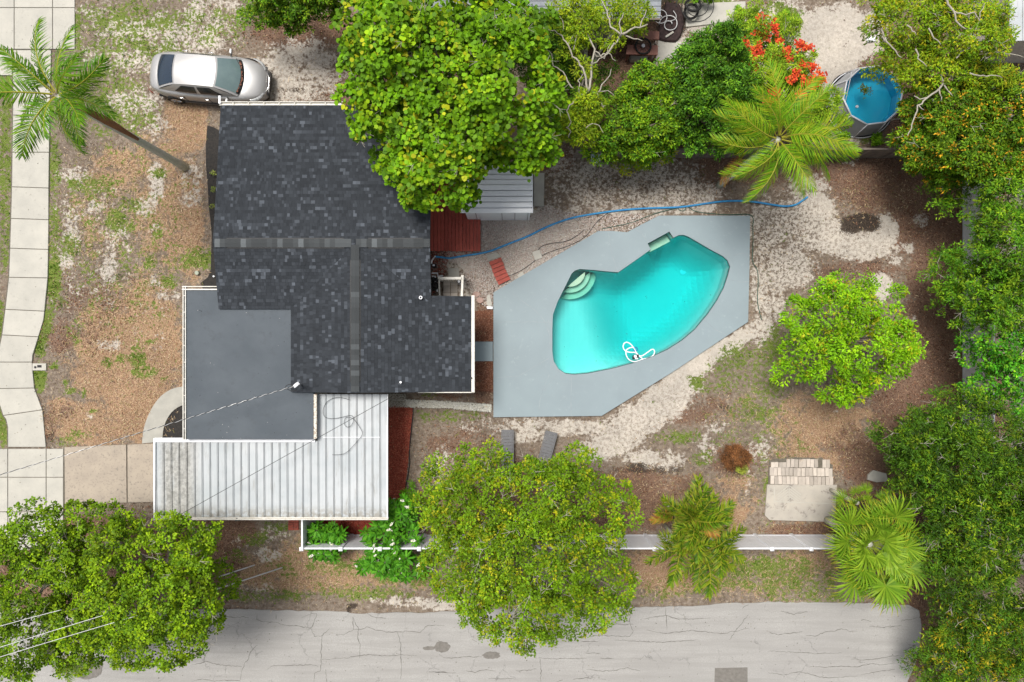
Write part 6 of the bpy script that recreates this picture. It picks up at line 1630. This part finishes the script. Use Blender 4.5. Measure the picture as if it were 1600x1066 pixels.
# ------------------------------------------------------------------ above-ground round pool
rp_ = P(1364, 149, 1.02); RZ = 1.02
rpool = empty('round_pool', (rp_.x, rp_.y, 0), 0, 'round above-ground pool with bright blue water and white frame', 'swimming pool')
RR = 46.5 * S * (H - RZ) / H
def deca(r, n=10, a0=.12): return [(rp_.x + r * math.cos(a0 + 2 * PI * i / n), rp_.y + r * math.sin(a0 + 2 * PI * i / n)) for i in range(n)]
M['liner'] = surf('blue_liner', (.03, .60, .90), (.035, .64, .90), 2, rough=.4)
M['pool_wall'] = surf('grey_vinyl', (.44, .45, .46), (.38, .39, .40), 6)
dn, dt = deca(RR), deca(RR * 1.17)
n = 10
MB().add([(x, y, 0) for x, y in dt] + [(x, y, RZ - .03) for x, y in dn], [(i, (i + 1) % n, n + (i + 1) % n, n + i) for i in range(n)]).build('outer_wall', M['pool_wall'], rpool)
di, dz_ = deca(RR * .985), deca(RR * .96)
MB().add([(x, y, RZ - .03) for x, y in di] + [(x, y, .32) for x, y in dz_] + [(rp_.x, rp_.y, .32)], [(n + i, n + (i + 1) % n, (i + 1) % n, i) for i in range(n)] + [(n + (i), n + (i + 1) % n, 2 * n)[::1] for i in range(n)]).build('liner', M['liner'], rpool)
M['round_water'] = bpy.data.materials.new('round_pool_water'); M['round_water'].use_nodes = True; t = M['round_water'].node_tree
for nd in list(t.nodes): t.nodes.remove(nd)
out = t.nodes.new('ShaderNodeOutputMaterial'); tr = t.nodes.new('ShaderNodeBsdfTransparent'); gl = t.nodes.new('ShaderNodeBsdfGlossy'); gl.inputs['Roughness'].default_value = .05
fr = N(t, 'ShaderNodeFresnel', IOR=1.33); mx = t.nodes.new('ShaderNodeMixShader'); t.links.new(fr.outputs[0], mx.inputs[0]); t.links.new(tr.outputs[0], mx.inputs[1]); t.links.new(gl.outputs[0], mx.inputs[2]); t.links.new(mx.outputs[0], out.inputs['Surface'])
ab = t.nodes.new('ShaderNodeVolumeAbsorption'); ab.inputs['Color'].default_value = (.2, .92, .98, 1); ab.inputs['Density'].default_value = .2; t.links.new(ab.outputs[0], out.inputs['Volume'])
tag(MB().prism(deca(RR * .975), .25, RZ - .13).build('pool_water', M['round_water'], rpool))
for i in range(n):
    a_, b_ = dn[i], dn[(i + 1) % n]
    MB().tube([(a_[0], a_[1], RZ), (b_[0], b_[1], RZ)], .032, 8).build('top_rail', M['white'], rpool, smooth=True)
    c0, c1 = deca(RR * 1.02)[i], deca(RR * 1.20)[i]
    MB().tube([(c0[0], c0[1], RZ), (c1[0], c1[1], .02)], .022, 6).build('leg', M['white'], rpool, smooth=True)
lo = deca(RR * 1.185, 40)
MB().tube([(x, y, .05) for x, y in lo + lo[:1]], .02, 5).build('base_band', M['white'], rpool)
lp = blob_poly(1343, 162, 66, 66, 40, .06, 5, .02); q = P(1343, 162)
gm_ = MB().prism(ccw([(rp_.x + 1.04 * RR * 1.21 * math.cos(i * .157) * (1 + random.uniform(-.03, .03)), rp_.y + RR * 1.21 * math.sin(i * .157) * (1 + random.uniform(-.03, .03))) for i in range(40)]), -.02, .03).build('ground_sheet', M['black'], rpool)
fl = P(1334, 166, .9); MB().cyl((fl.x + .12, fl.y - .02, RZ - .14), .055, .05, 12).build('skimmer_float', M['white'], rpool)
pole_ = MB().tube([P(1316, 182, 1.0 * .55), P(1331, 112, RZ + .08)], .018, 6).build('pole', M['white'], smooth=True); tag(pole_, 'thin white pole leaning on the left rim of the round pool', 'pole')
fr_ = P(1354, 142, .92)
r = np.random.default_rng(77)
V, c_, kk = scatter_leaves(r, np.array(fr_)[None] + r.normal(size=(16, 3)) * np.array([.12, .13, .03]), np.tile([0, 0, 1.0], (16, 1)), 7, .07, .11, .04, [(.12, .22, .02), (.26, .28, .04), (.20, .12, .04)], 'point', .5)
tag(npmesh('floating_branch', V, kk, c_, M['leaf']), 'leafy sprig afloat in the round blue pool', 'branch')

# ------------------------------------------------------------------ cleaner in the big pool
cl = empty('pool_cleaner', P(992, 556), label='floating white cleaner hose coiled round its small machine in the pool', cat='pool cleaner')
hs_ = [(1004, 561), (995, 553), (989, 541), (981, 534.5), (975, 536), (973, 543), (977, 549), (985, 551), (993, 550.5), (998, 556), (1003, 557), (1014, 549), (1020, 545), (1023.5, 549), (1021, 556), (1014, 560), (1005, 561), (998, 564), (990, 566), (982, 562), (978, 555), (978, 547), (984, 543.5), (989, 543)]
MB().tube([tuple(p) for p in chaikin([P(x, y, -.035) for x, y in hs_], 3, False)], .026, 8).build('hose', M['white'], cl, smooth=True)
q = P(993, 558, -.05)
cb = MB().cyl((q.x, q.y, -.12), .10, .10, 14).box((q.x - .09, q.y - .02, -.05), (.07, .16, .1)).box((q.x + .09, q.y + .02, -.05), (.07, .16, .1)).build('body', M['black'], cl)
MB().cyl((q.x - .02, q.y + .03, -.02), .06, .05, 12).box((q.x + .03, q.y - .06, -.0), (.12, .06, .04)).build('cover', M['white'], cl)
q = P(993, 546, -.05); MB().torus((q.x, q.y, -.03), .07, .02, 16, 6).build('swivel', surf('blue_plastic', (.03, .12, .38), rough=.4), cl)
q = P(1023, 558, -.03); fo = MB().cyl((q.x, q.y, -.07), .075, .09, 12, .05).build('float', surf('blue_float', (.02, .10, .42), rough=.4)); tag(fo, 'small blue float against the pool edge beside the white hose', 'float')

# ------------------------------------------------------------------ hoses
def hose(name, px, r_, mat, label, z=.03, flat_=False):
    pts = chaikin([P(x, y, z + (q_[0] if q_ else 0)) for x, y, *q_ in px], 3, False)
    o_ = MB().tube([tuple(p) for p in pts], r_, 8).build(name, mat, smooth=True)
    return tag(o_, label, 'hose')
hose('hose', [(679, 401, .1), (690, 402), (702, 404), (712, 402), (730, 399), (752, 396), (768, 392), (785, 385), (800, 379), (816, 373), (830, 367), (845, 359), (856, 354), (868, 349), (885, 343), (905, 338), (930, 334), (950, 331), (975, 328), (1000, 326), (1030, 325), (1062, 324), (1085, 321), (1110, 317), (1135, 314), (1165, 314), (1190, 317), (1212, 321), (1230, 323), (1245, 320), (1253, 314), (1262, 308)], .040, M['blue_hose'], 'long blue hose running from the house past the pool deck to the palm', .05)
hose('hose', [(790, 433), (812, 425), (830, 412), (850, 397), (870, 390), (890, 384), (908, 375), (920, 365), (928, 352), (940, 340), (950, 333)], .013, M['cable'], 'thin black hose curving over white pebbles above the pool deck')
hose('hose', [(838, 394), (846, 384), (862, 380), (884, 378), (900, 370), (912, 360)], .012, M['cable'], 'short black hose ending at the square pale paving stone', .04)
hose('hose', [(940, 358), (960, 354), (985, 349), (1005, 341), (1022, 334), (1045, 328), (1062, 325), (1068, 321), (1073, 326), (1066, 331), (1058, 326), (1066, 320), (1076, 324), (1086, 331), (1110, 334), (1140, 336), (1170, 334), (1178, 340), (1176, 355), (1177, 380), (1175, 405), (1178, 414), (1184, 422), (1185, 440), (1183, 470), (1186, 485), (1190, 500)], .016, M['green_hose'], 'green garden hose looping round the top right corner of the pool deck', .03)

# ------------------------------------------------------------------ loungers
for k_, (a_, b_, lb) in enumerate((((793, 672), (793, 735), 'grey sun lounger, the left one poking out from under the spreading tree'), ((862, 675), (846, 735), 'grey sun lounger, the tilted right one half under the spreading tree'))):
    lz = .32
    p0, p1 = P(*a_, lz), P(*b_, lz); ang = math.atan2((p1 - p0).y, (p1 - p0).x)
    lg = empty('sun_lounger', (p0.x, p0.y, 0), ang, lb, 'sun lounger', 'sun loungers by the pool', local=True)
    w_ = .46; L_ = 1.75
    for i in range(14): MB().box((.06 + i * (L_ - .1) / 13, 0, lz), (.115, w_ - .05, .014)).build('slat', M['grey_fabric'], lg)
    MB().box((L_ / 2, w_ / 2, lz - .01), (L_, .035, .05)).box((L_ / 2, -w_ / 2, lz - .01), (L_, .035, .05)).box((.015, 0, lz - .01), (.035, w_, .05)).box((L_, 0, lz - .01), (.035, w_, .05)).build('frame', M['grey_fabric'], lg)
    for x in (.12, L_ - .12):
        for y in (-w_ / 2, w_ / 2): MB().box((x, y, lz / 2 - .02), (.035, .03, lz)).build('leg', M['grey_fabric'], lg)

# ------------------------------------------------------------------ paver patch and slab
pv = empty('paver_patch', P(1250, 738), label='patch of loose pale brick pavers laid in three rows', cat='paving')
r_ = random.Random(12)
pme = MB(); hx, hy = .105, .17
q_ = [(-hx, -hy), (hx, -hy), (hx, hy), (-hx, hy)]
pme = pme.prism(q_, 0, .06, .008).mesh('brick'); pme.materials.append(M['paver'])
MB().prism(ccw([tuple(P(x, y)[:2]) for x, y in ((1202, 719), (1240, 714), (1285, 716), (1301, 727), (1301, 757), (1200, 757))]), -.03, .022).build('bedding', M['joint'], pv)
for row, (yy, xa, n_) in enumerate(((723, 1207, 15), (736.5, 1205, 16), (750, 1206, 16))):
    for i in range(n_):
        if row == 0 and i in (12,): continue
        x = xa + i * 6.15 + r_.uniform(-.4, .4); y = yy + r_.uniform(-.5, .5) + i * .10
        if row == 0 and i < 4: y += 3
        q = P(x, y)
        o_ = link('brick', pme, None, pv, (q.x, q.y, r_.uniform(-.015, .0)), (0, 0, r_.uniform(-.03, .03)))
        if row == 0 and i < 4: o_.scale = (1, .62, 1)
        else: o_.scale = (.70, .97, 1)
for o_ in [o for o in bpy.data.objects if o.parent == pv and o.name.startswith('brick')]:
    if o_.scale[1] < .7: o_.scale[0] = .70
m, t, b = nodes('stamped_slab')
c = mix(t, ramp(t, noise(t, 1.2, 5), .4, .65), (.46, .42, .36), (.37, .34, .30))
c = mix(t, ramp(t, noise(t, 3.5, 8, .7), .56, .68), c, (.17, .15, .135))
t.links.new(c, b.inputs['Base Color']); b.inputs['Roughness'].default_value = .9; bump(t, b, noise(t, 30, 4), .3)
sb_poly = [tuple(P(x, y, .07)[:2]) for x, y in ((1199, 757.5), (1308, 758), (1305, 812), (1301, 816), (1203, 813), (1195.5, 806))]
sl_ = empty('concrete_slab', P(1250, 785), label='square stained concrete slab with a faint herringbone imprint', cat='slab')
MB().prism(ccw(sb_poly), -.03, .07, .012).build('slab', m, sl_)
st = MB()
for i in range(17):
    for s_ in (-1, 1):
        x0_ = 1233 + s_ * 1.5; y0_ = 760 + i * 4.2
        x1_, y1_ = x0_ + s_ * 17, y0_ + 13 * 1.0
        if y1_ > 783: fr2 = max(0, (783 - y0_) / 13); x1_, y1_ = x0_ + s_ * 17 * fr2, y0_ + 13 * fr2
        if y0_ < 780: st.beam(P(x0_, y0_, .072), P(x1_, y1_, .072), .022, .006)
st.beam(P(1210, 761, .072), P(1210, 784, .072), .03, .006).beam(P(1210, 784, .072), P(1300, 787, .072), .03, .006).beam(P(1233, 760, .072), P(1233, 784, .072), .02, .006)
tag(st.build('imprint', M['concrete'], sl_), kind='stuff')

# ------------------------------------------------------------------ small yard things
o_ = empty('meter_box', P(61, 574), label='small pale utility box lid at the pavement edge', cat='utility box')
MB().prism(ccw([tuple(P(x, y, .07)[:2]) for x, y in ((50.5, 568), (72, 568), (72, 579), (50.5, 579))]), -.03, .075, .01).build('lid', M['concrete'], o_)
q = P(61.5, 572.5, .08); MB().box((q.x, q.y, .078), (.17, .10, .012)).build('reader_flap', M['black'], o_)
q = P(55, 574, .08); MB().cyl((q.x, q.y, .072), .05, .012, 12).build('cover', M['black'], o_)
q = P(307.5, 426.5, .1); o_ = MB().cyl((q.x, q.y, 0), .085, .12, 16, .08).build('cleanout_cap', surf('pale_green_plastic', (.40, .43, .34), (.30, .33, .26), 8)); tag(o_, 'round pale pipe cap in the grass just above the flat roof corner', 'pipe cap')
q = P(334, 432, .1); o_ = MB().cyl((q.x, q.y, 0), .035, .12, 10).build('marker_stake', M['white']); tag(o_, 'small white stake at the lower end of the black mulch bed', 'stake')
q = P(933, 242, .6)
o_ = empty('water_tub', (q.x, q.y, 0), label='pale blue tub standing under the shrubs by the wooden fence', cat='tub')
MB().cyl((q.x, q.y, .02), .20, .55, 18, .24).build('body', surf('pale_blue_plastic', (.42, .56, .58), rough=.4), o_); MB().torus((q.x, q.y, .57), .24, .02, 20, 6).build('rim', M['white'], o_)
q = P(953, 243, .4); o_ = MB().box((q.x, q.y, .25), (.5, .28, .5)).build('black_crate', M['black']); tag(o_, 'black crate beside the pale blue tub', 'crate')
bx = o_.modifiers.new('b', 'BEVEL'); bx.width = .03
# neighbour's clutter
q = P(1003, 70, .7)
tb_ = empty('brown_table', (q.x, q.y, 0), label='brown board table under the bare white branches', cat='table')
for k_, (x0_, y0_, x1_, y1_) in enumerate(((992, 48, 1030, 62), (980, 70, 1028, 86))):
    MB().prism(ccw([tuple(P(a, b, .72)[:2]) for a, b in ((x0_, y0_), (x1_, y0_ + 1), (x1_, y1_), (x0_ - 2, y1_ - 1))]), .68, .72, .008).build('board', M['rust'], tb_)
for x, y in ((982, 52), (1028, 52), (982, 84), (1026, 84)): q = P(x, y, .7); MB().box((q.x, q.y, .34), (.06, .06, .68)).build('leg', M['rust'], tb_)
q = P(1005, 72, .78); wv_ = empty('wire_wheel', (q.x, q.y, 0), label='dark spoked wheel lying on the brown table', cat='wheel')
MB().torus((q.x, q.y, .78), .30, .035, 28, 8).build('tyre', M['rubber'], wv_); MB().cyl((q.x, q.y, .74), .07, .08, 12).build('hub', M['steel'], wv_)
for k_ in range(12): a = k_ * PI / 6; MB().beam((q.x, q.y, .78), (q.x + .29 * math.cos(a), q.y + .29 * math.sin(a), .78), .012, .012).build('spoke', M['black'], wv_)
q = [(1040, 2), (1062, 6), (1068, 22), (1069, 38), (1064, 56), (1056, 65), (1040, 64), (1026, 60), (1030, 40), (1036, 20)]
tp = MB().prism(ccw([tuple(P(x, y, .15)[:2]) for x, y in q]), 0, .15, .05).build('dark_tarpaulin', M['tarp']); tag(tp, 'dark crumpled tarpaulin spread on the patio at the top', 'tarpaulin')
for k_, (x, y, R_, z_, lb) in enumerate(((1080, 18, .26, .35, 'lower dark tyre leaning in the pile beside the patio'), (1083, 8, .30, .5, 'upper dark tyre on the pile beside the patio'))):
    q = P(x, y, z_); o_ = MB().torus((q.x, q.y, z_), R_, .05, 26, 8, Matrix.Rotation(.35 - k_ * .7, 3, 'X')).build('tyre', M['rubber']); tag(o_, lb, 'tyre', 'tyres beside the patio')
def coil(cx_, cy_, R_, z_, mat, label, n=2.6, r_=.02):
    q = P(cx_, cy_, z_); pts = [(q.x + (R_ + .012 * i) * math.cos(i * .35), q.y + (R_ * .9 + .012 * i) * math.sin(i * .35), z_ + .02 * math.sin(i)) for i in range(int(n * 18))]
    tag(MB().tube(pts, r_, 6).build('hose_coil', mat, smooth=True), label, 'hose coil')
coil(1046, 38, .09, .25, M['cable_pale'], 'pale ring of hose lying on the dark tarpaulin', 1.6, .02)
coil(1031, 28, .07, .3, M['cable_pale'], 'small pale hose coil at the left edge of the dark tarpaulin', 1.4, .018)
coil(1088, 10, .26, .8, M['cable'], 'loose black hose coil draped over the tyres by the patio', 2.6, .018)
cable('loose_wire', [tuple(p) for p in chaikin([P(x, y, .25) for x, y in ((1052, 17), (1057, 24), (1056, 30), (1048, 33), (1042, 33))], 2, False)], .016, M['cable_pale'], 'bent pale wire on the upper part of the dark tarpaulin')
o_ = MB().beam(P(1040, 58, .2), P(1052, 50, .2), .07, .04).build('short_plank', M['concrete']); tag(o_, 'short pale plank on the lower part of the dark tarpaulin', 'plank')
flat('patio_slab', [(1028, 62), (1066, 66), (1056, 92), (1024, 96)], -.02, .05, M['concrete'], 'pale patio slab right of the brown table', 'slab')
flat('patio_slab', [(1070, 6), (1165, 2), (1165, 30), (1110, 38), (1072, 42)], -.02, .05, M['concrete'], 'wide pale patio slab at the top beside the tyres', 'slab')
flat('garden_slab', [(985, 87), (1012, 88), (1012, 94), (986, 93)], -.02, .3, M['concrete'], 'narrow pale kerb stone below the brown table', 'kerb stone')
flat('white_board', [(1353, 58), (1368, 56), (1369, 64), (1356, 66)], -.02, .08, M['white'], 'small white board on the sand near the twisted tree', 'board')
flat('pale_slab', [(1357, 742), (1365, 735), (1385, 740), (1388, 752), (1370, 754), (1356, 750)], -.02, .10, M['concrete'], 'pale flat stone showing through the spiky tree at the right', 'slab')
o_ = MB().prism(ccw([tuple(P(x, y, .05)[:2]) for x, y in ((450, 812), (466, 812), (466, 829), (452, 829))]), -.02, .03, .01).build('brick_patch', M['joint'])
o_['kind'] = 'structure'
bm_ = MB().box((0, 0, 0), (.20, .095, .06)).mesh('brick'); bm_.materials.append(surf('red_brick', (.30, .07, .045), (.22, .05, .035), 10, vary=.2))
for i in range(2):
    for j in range(4): q = P(454.5 + i * 8.2, 814 + j * 4.2, .05); link('brick', bm_, None, o_, (q.x, q.y, .035), (0, 0, random.uniform(-.05, .05)))
# edging along the red mulch
tag(MB().tube([tuple(p) for p in chaikin([P(x + random.uniform(-.6, .6), y, .05) for x, y in ((645, 637), (644.5, 650), (643, 668), (641, 690), (639, 710), (640, 722), (637, 745), (632, 770))], 2, False)], .02, 6).build('lawn_edging', M['black']), 'thin black edging along the right side of the red mulch strip', 'edging')
# ------------------------------------------------------------------ ground cover, pebbles, mulch chips
def scatter(n, box_px, prob, seed, excl=()):
    r = np.random.default_rng(seed)
    X = r.uniform(box_px[0], box_px[2], n); Y = r.uniform(box_px[1], box_px[3], n)
    keep = r.random(n) < prob(X, Y)
    X, Y = X[keep], Y[keep]
    wx, wy = (X - 800) * S, -(Y - 533) * S
    for e_ in excl:
        k_ = ~inside(e_, wx, wy); X, Y, wx, wy = X[k_], Y[k_], wx[k_], wy[k_]
    return wx, wy, X, Y, r
paved = [deck_w, road_poly] + [ccw([tuple(P(x, y)[:2]) for x, y in q]) for q in (
    [(XLx[i], XLy[i]) for i in range(len(XLx))] + [(XRx[i], XRy[i]) for i in range(len(XRx))][::-1],
    [(-80, -80), (117, -80), (117, 77), (-80, 77)], [(-80, 701), (99, 701), (99, 820), (-80, 820)], [(99, 698), (330, 689), (330, 783), (99, 789)],
    [(1197, 757), (1308, 757), (1303, 815), (1195, 812)], [(1201, 718), (1300, 718), (1300, 757), (1201, 757)], [(360, 180), (670, 180), (670, 470), (735, 470), (735, 600), (600, 600), (600, 790), (260, 790), (300, 470), (360, 470)])] + [wpoly, ccw([tuple(p[:2]) for p in PP(arc_o)] + [tuple(p[:2]) for p in PP(arc_i)]), ccw([tuple(P(x, y)[:2]) for x, y in bedp])]
def chips(name, wx, wy, r, L, W, pal, mat, z=.02, tilt=.35, label=None, z1=.02):
    n = len(wx); a = r.uniform(0, 2 * PI, n)
    ax = np.stack([np.cos(a), np.sin(a), r.normal(size=n) * tilt], 1); ax = nrm(ax)
    up = nrm(np.array([0, 0, 1.0]) + r.normal(size=(n, 3)) * .35)
    base = np.stack([wx, wy, z + r.uniform(0, z1, n)], 1)
    V, kk = leaf_geo(base, ax, up, L * r.uniform(.6, 1.3, n), W * r.uniform(.6, 1.3, n), 'point', .12)
    c = np.array(pal)[r.integers(0, len(pal), n)] * r.uniform(.75, 1.3, (n, 1))
    o = npmesh(name, V, kk, np.repeat(c, kk, 0), mat); return tag(o, label, kind='stuff')
full = (-20, -20, 1620, 1086)
wx, wy, X, Y, r = scatter(190000, full, lambda X, Y: np.clip(blobs(X, Y, TAN) * 1.1 + .10, 0, 1) * (blobs(X, Y, SAND) < .72), 501, paved)
chips('dry_grass', wx, wy, r, .15, .016, [(.50, .37, .22), (.41, .28, .155), (.30, .165, .09), (.54, .43, .28), (.24, .22, .08)], M['chips'], label='dry straw-coloured grass lying over the yard')
wx, wy, X, Y, r = scatter(170000, full, lambda X, Y: np.clip(blobs(X, Y, LITTER) * 1.1, 0, 1) * (blobs(X, Y, SAND) < .6), 502, paved)
chips('leaf_litter', wx, wy, r, .085, .035, [(.16, .075, .045), (.23, .12, .075), (.10, .05, .032), (.32, .20, .13)], M['chips'], label='brown fallen leaf litter under and around the trees')
wx, wy, X, Y, r = scatter(16000, full, lambda X, Y: np.clip(blobs(X, Y, SPECK), 0, 1) * .5 + .05, 503, paved)
chips('leaf_debris', wx, wy, r, .07, .035, [(.08, .055, .04), (.14, .10, .07)], M['chips'], label='scattered dark leaf scraps on the pale sand')
# living grass in tufts that follow a clumpy pattern
wx, wy, X, Y, r = scatter(150000, full, lambda X, Y: np.clip((blobs(X, Y, GREEN) - .22) * 1.25, 0, 1), 504, paved)
pn = np.array([mnoise.noise(Vector((x * 2.6, y * 2.6, 3))) + .5 * mnoise.noise(Vector((x * 7, y * 7, 8))) for x, y in zip(wx, wy)])
gk = blobs(X, Y, GREEN); kp = (pn > .22 - .55 * (gk - .3)); wx, wy = wx[kp], wy[kp]
n = len(wx); rep = 4
bx_ = np.repeat(np.stack([wx, wy, np.full(n, .0)], 1), rep, 0) + r.normal(size=(n * rep, 3)) * np.array([.02, .02, 0])
a = r.uniform(0, 2 * PI, n * rep); el = r.uniform(.3, 1.2, n * rep)
ax = np.stack([np.cos(a) * np.cos(el), np.sin(a) * np.cos(el), np.sin(el)], 1)
sd = np.stack([-np.sin(a), np.cos(a), np.zeros(n * rep)], 1) * .011
LL = r.uniform(.05, .12, (n * rep, 1))
V = np.stack([bx_ - sd, bx_ + sd, bx_ + ax * LL], 1).reshape(-1, 3)
c = np.array([(.065, .15, .014), (.09, .19, .02), (.14, .21, .035), (.045, .11, .012)])[r.integers(0, 4, n)]
c = np.repeat(np.repeat(c, rep, 0) * r.uniform(.8, 1.2, (n * rep, 1)), 3, 0)
tag(npmesh('grass', V, 3, c, M['leaf']), 'short green grass in broken patches over the yard', kind='stuff')
# pebbles
def pebbles(name, poly_px, n, r0, r1, pal, seed, label, dens=None, z=.01):
    poly = ccw([tuple(P(x, y)[:2]) for x, y in poly_px]); xs = [p[0] for p in poly]; ys = [p[1] for p in poly]
    r = np.random.default_rng(seed)
    wx, wy = r.uniform(min(xs), max(xs), n), r.uniform(min(ys), max(ys), n)
    k_ = inside(poly, wx, wy) & ~inside(deck_w, wx, wy); wx, wy = wx[k_], wy[k_]
    n = len(wx)
    o6 = np.array([(1, 0, 0), (-1, 0, 0), (0, 1, 0), (0, -1, 0), (0, 0, 1), (0, 0, -1)], float)
    f8 = np.array([(0, 2, 4), (2, 1, 4), (1, 3, 4), (3, 0, 4), (2, 0, 5), (1, 2, 5), (3, 1, 5), (0, 3, 5)])
    s_ = r.uniform(r0, r1, (n, 1, 3)) * np.array([1, .8, .6]); a = r.uniform(0, PI, n)
    v = o6[None] * s_ * r.uniform(.8, 1.2, (n, 6, 1))
    ca_, sa_ = np.cos(a)[:, None], np.sin(a)[:, None]
    v = np.stack([v[..., 0] * ca_ - v[..., 1] * sa_, v[..., 0] * sa_ + v[..., 1] * ca_, v[..., 2]], -1)
    v += np.stack([wx, wy, np.full(n, z + r0 * .3)], 1)[:, None]
    F = (f8[None] + (np.arange(n) * 6)[:, None, None]).reshape(-1, 3)
    c = np.array(pal)[r.integers(0, len(pal), n)] * r.uniform(.85, 1.12, (n, 1))
    return tag(npmesh(name, v.reshape(-1, 3), 3, np.repeat(c, 6, 0), M['stone'], F=F), label, kind='stuff')
STP = [(.56, .50, .45), (.50, .43, .38), (.60, .56, .52), (.44, .34, .29), (.54, .44, .39)]
pebbles('pebbles', [(752, 342), (800, 340), (835, 336), (852, 322), (890, 332), (935, 338), (985, 334), (1030, 337), (980, 362), (935, 362), (855, 409), (771, 458), (768, 484), (755, 478), (742, 462), (727, 440), (727, 418), (706, 408), (690, 408), (700, 404), (752, 394)], 26000, .022, .042, STP, 601, 'white and pinkish pebbles between shed, timber deck and pool deck')
pebbles('scattered_pebbles', [(672, 394), (760, 394), (770, 440), (770, 486), (742, 470), (735, 440), (700, 420), (676, 412)], 2600, .018, .035, [(.42, .30, .25), (.50, .44, .38), (.28, .16, .12)], 602, 'sparse pebbles round the pump and railing', z=.0)
pebbles('path_stones', [(630, 624), (700, 627), (768, 632), (768, 644), (700, 638), (632, 636)], 3600, .025, .042, [(.62, .60, .52), (.54, .52, .44), (.66, .65, .60)], 603, 'strip of white stones leading from the carport to the pool deck', z=.02)
pebbles('path_stones', [(606, 615), (634, 616), (634, 636), (606, 638)], 1400, .025, .045, [(.50, .48, .42), (.20, .18, .15), (.40, .36, .30)], 604, 'mixed grey and white stones at the corner of the metal roof', z=.02)
for nm, poly_, pal_, n_, sd_ in (('red_mulch_chips', [(603, 634), (645, 638), (640, 690), (636, 735), (631, 775), (603, 790)], [(.32, .07, .045), (.22, .045, .03), (.42, .13, .08)], 9000, 701),
                           ('fence_mulch_chips', [(478, 806), (640, 800), (640, 834), (478, 838)], [(.28, .05, .03), (.18, .03, .02)], 6000, 702),
                           ('red_mulch_chips', [(672, 393), (752, 393), (735, 400), (700, 404), (696, 430), (672, 470)], [(.33, .045, .025), (.22, .05, .03), (.42, .30, .25)], 3600, 703),
                           ('brown_mulch_chips', [(738, 487), (770, 485), (770, 533), (738, 533)], [(.22, .09, .05), (.14, .06, .04), (.30, .15, .10)], 2400, 704),
                           ('brown_mulch_chips', [(738, 564), (770, 564), (770, 612), (738, 610)], [(.22, .09, .05), (.14, .06, .04), (.30, .15, .10)], 2400, 705)):
    pw_ = ccw([tuple(P(x, y)[:2]) for x, y in poly_]); xs = [p[0] for p in pw_]; ys = [p[1] for p in pw_]; r = np.random.default_rng(sd_)
    wx, wy = r.uniform(min(xs), max(xs), n_), r.uniform(min(ys), max(ys), n_); k_ = inside(pw_, wx, wy)
    chips(nm, wx[k_], wy[k_], r, .075, .022, pal_, M['chips'], .03, .3, 'loose wood chips covering the mulched strip', .02)
# leaves and dirt fallen on paving and water
def litter_on(name, poly_w, n_, z_, L_, pal_, sd_, label):
    xs = [p[0] for p in poly_w]; ys = [p[1] for p in poly_w]; r = np.random.default_rng(sd_)
    wx, wy = r.uniform(min(xs), max(xs), n_), r.uniform(min(ys), max(ys), n_); k_ = inside(poly_w, wx, wy)
    chips(name, wx[k_], wy[k_], r, L_, L_ * .5, pal_, M['chips'], z_, .05, label, .002)
litter_on('fallen_leaves', full_w, 26, -.044, .05, [(.10, .12, .05), (.06, .05, .03)], 801, 'a few specks of leaf floating on the big pool')
litter_on('roof_debris', ccw(fp), 60, 2.862, .045, [(.03, .03, .03), (.30, .30, .30)], 802, 'scraps of leaf on the flat roof')
q = inset(road_poly, .3); xs = (-21, 18)
r = np.random.default_rng(803); wx = r.uniform(-21, 16, 420); wy = r.uniform(-14.5, -11, 420); k_ = inside(q, wx, wy)
chips('road_debris', wx[k_], wy[k_], r, .05, .03, [(.09, .08, .06), (.2, .18, .14)], M['chips'], .034, .05, 'small scraps scattered on the road', .002)
r = np.random.default_rng(804); wx = r.uniform(-21, -18.3, 120); wy = r.uniform(-7, 13, 120)
chips('pavement_debris', wx, wy, r, .05, .03, [(.09, .08, .06), (.2, .18, .14)], M['chips'], .064, .05, 'small scraps scattered on the pavement', .002)
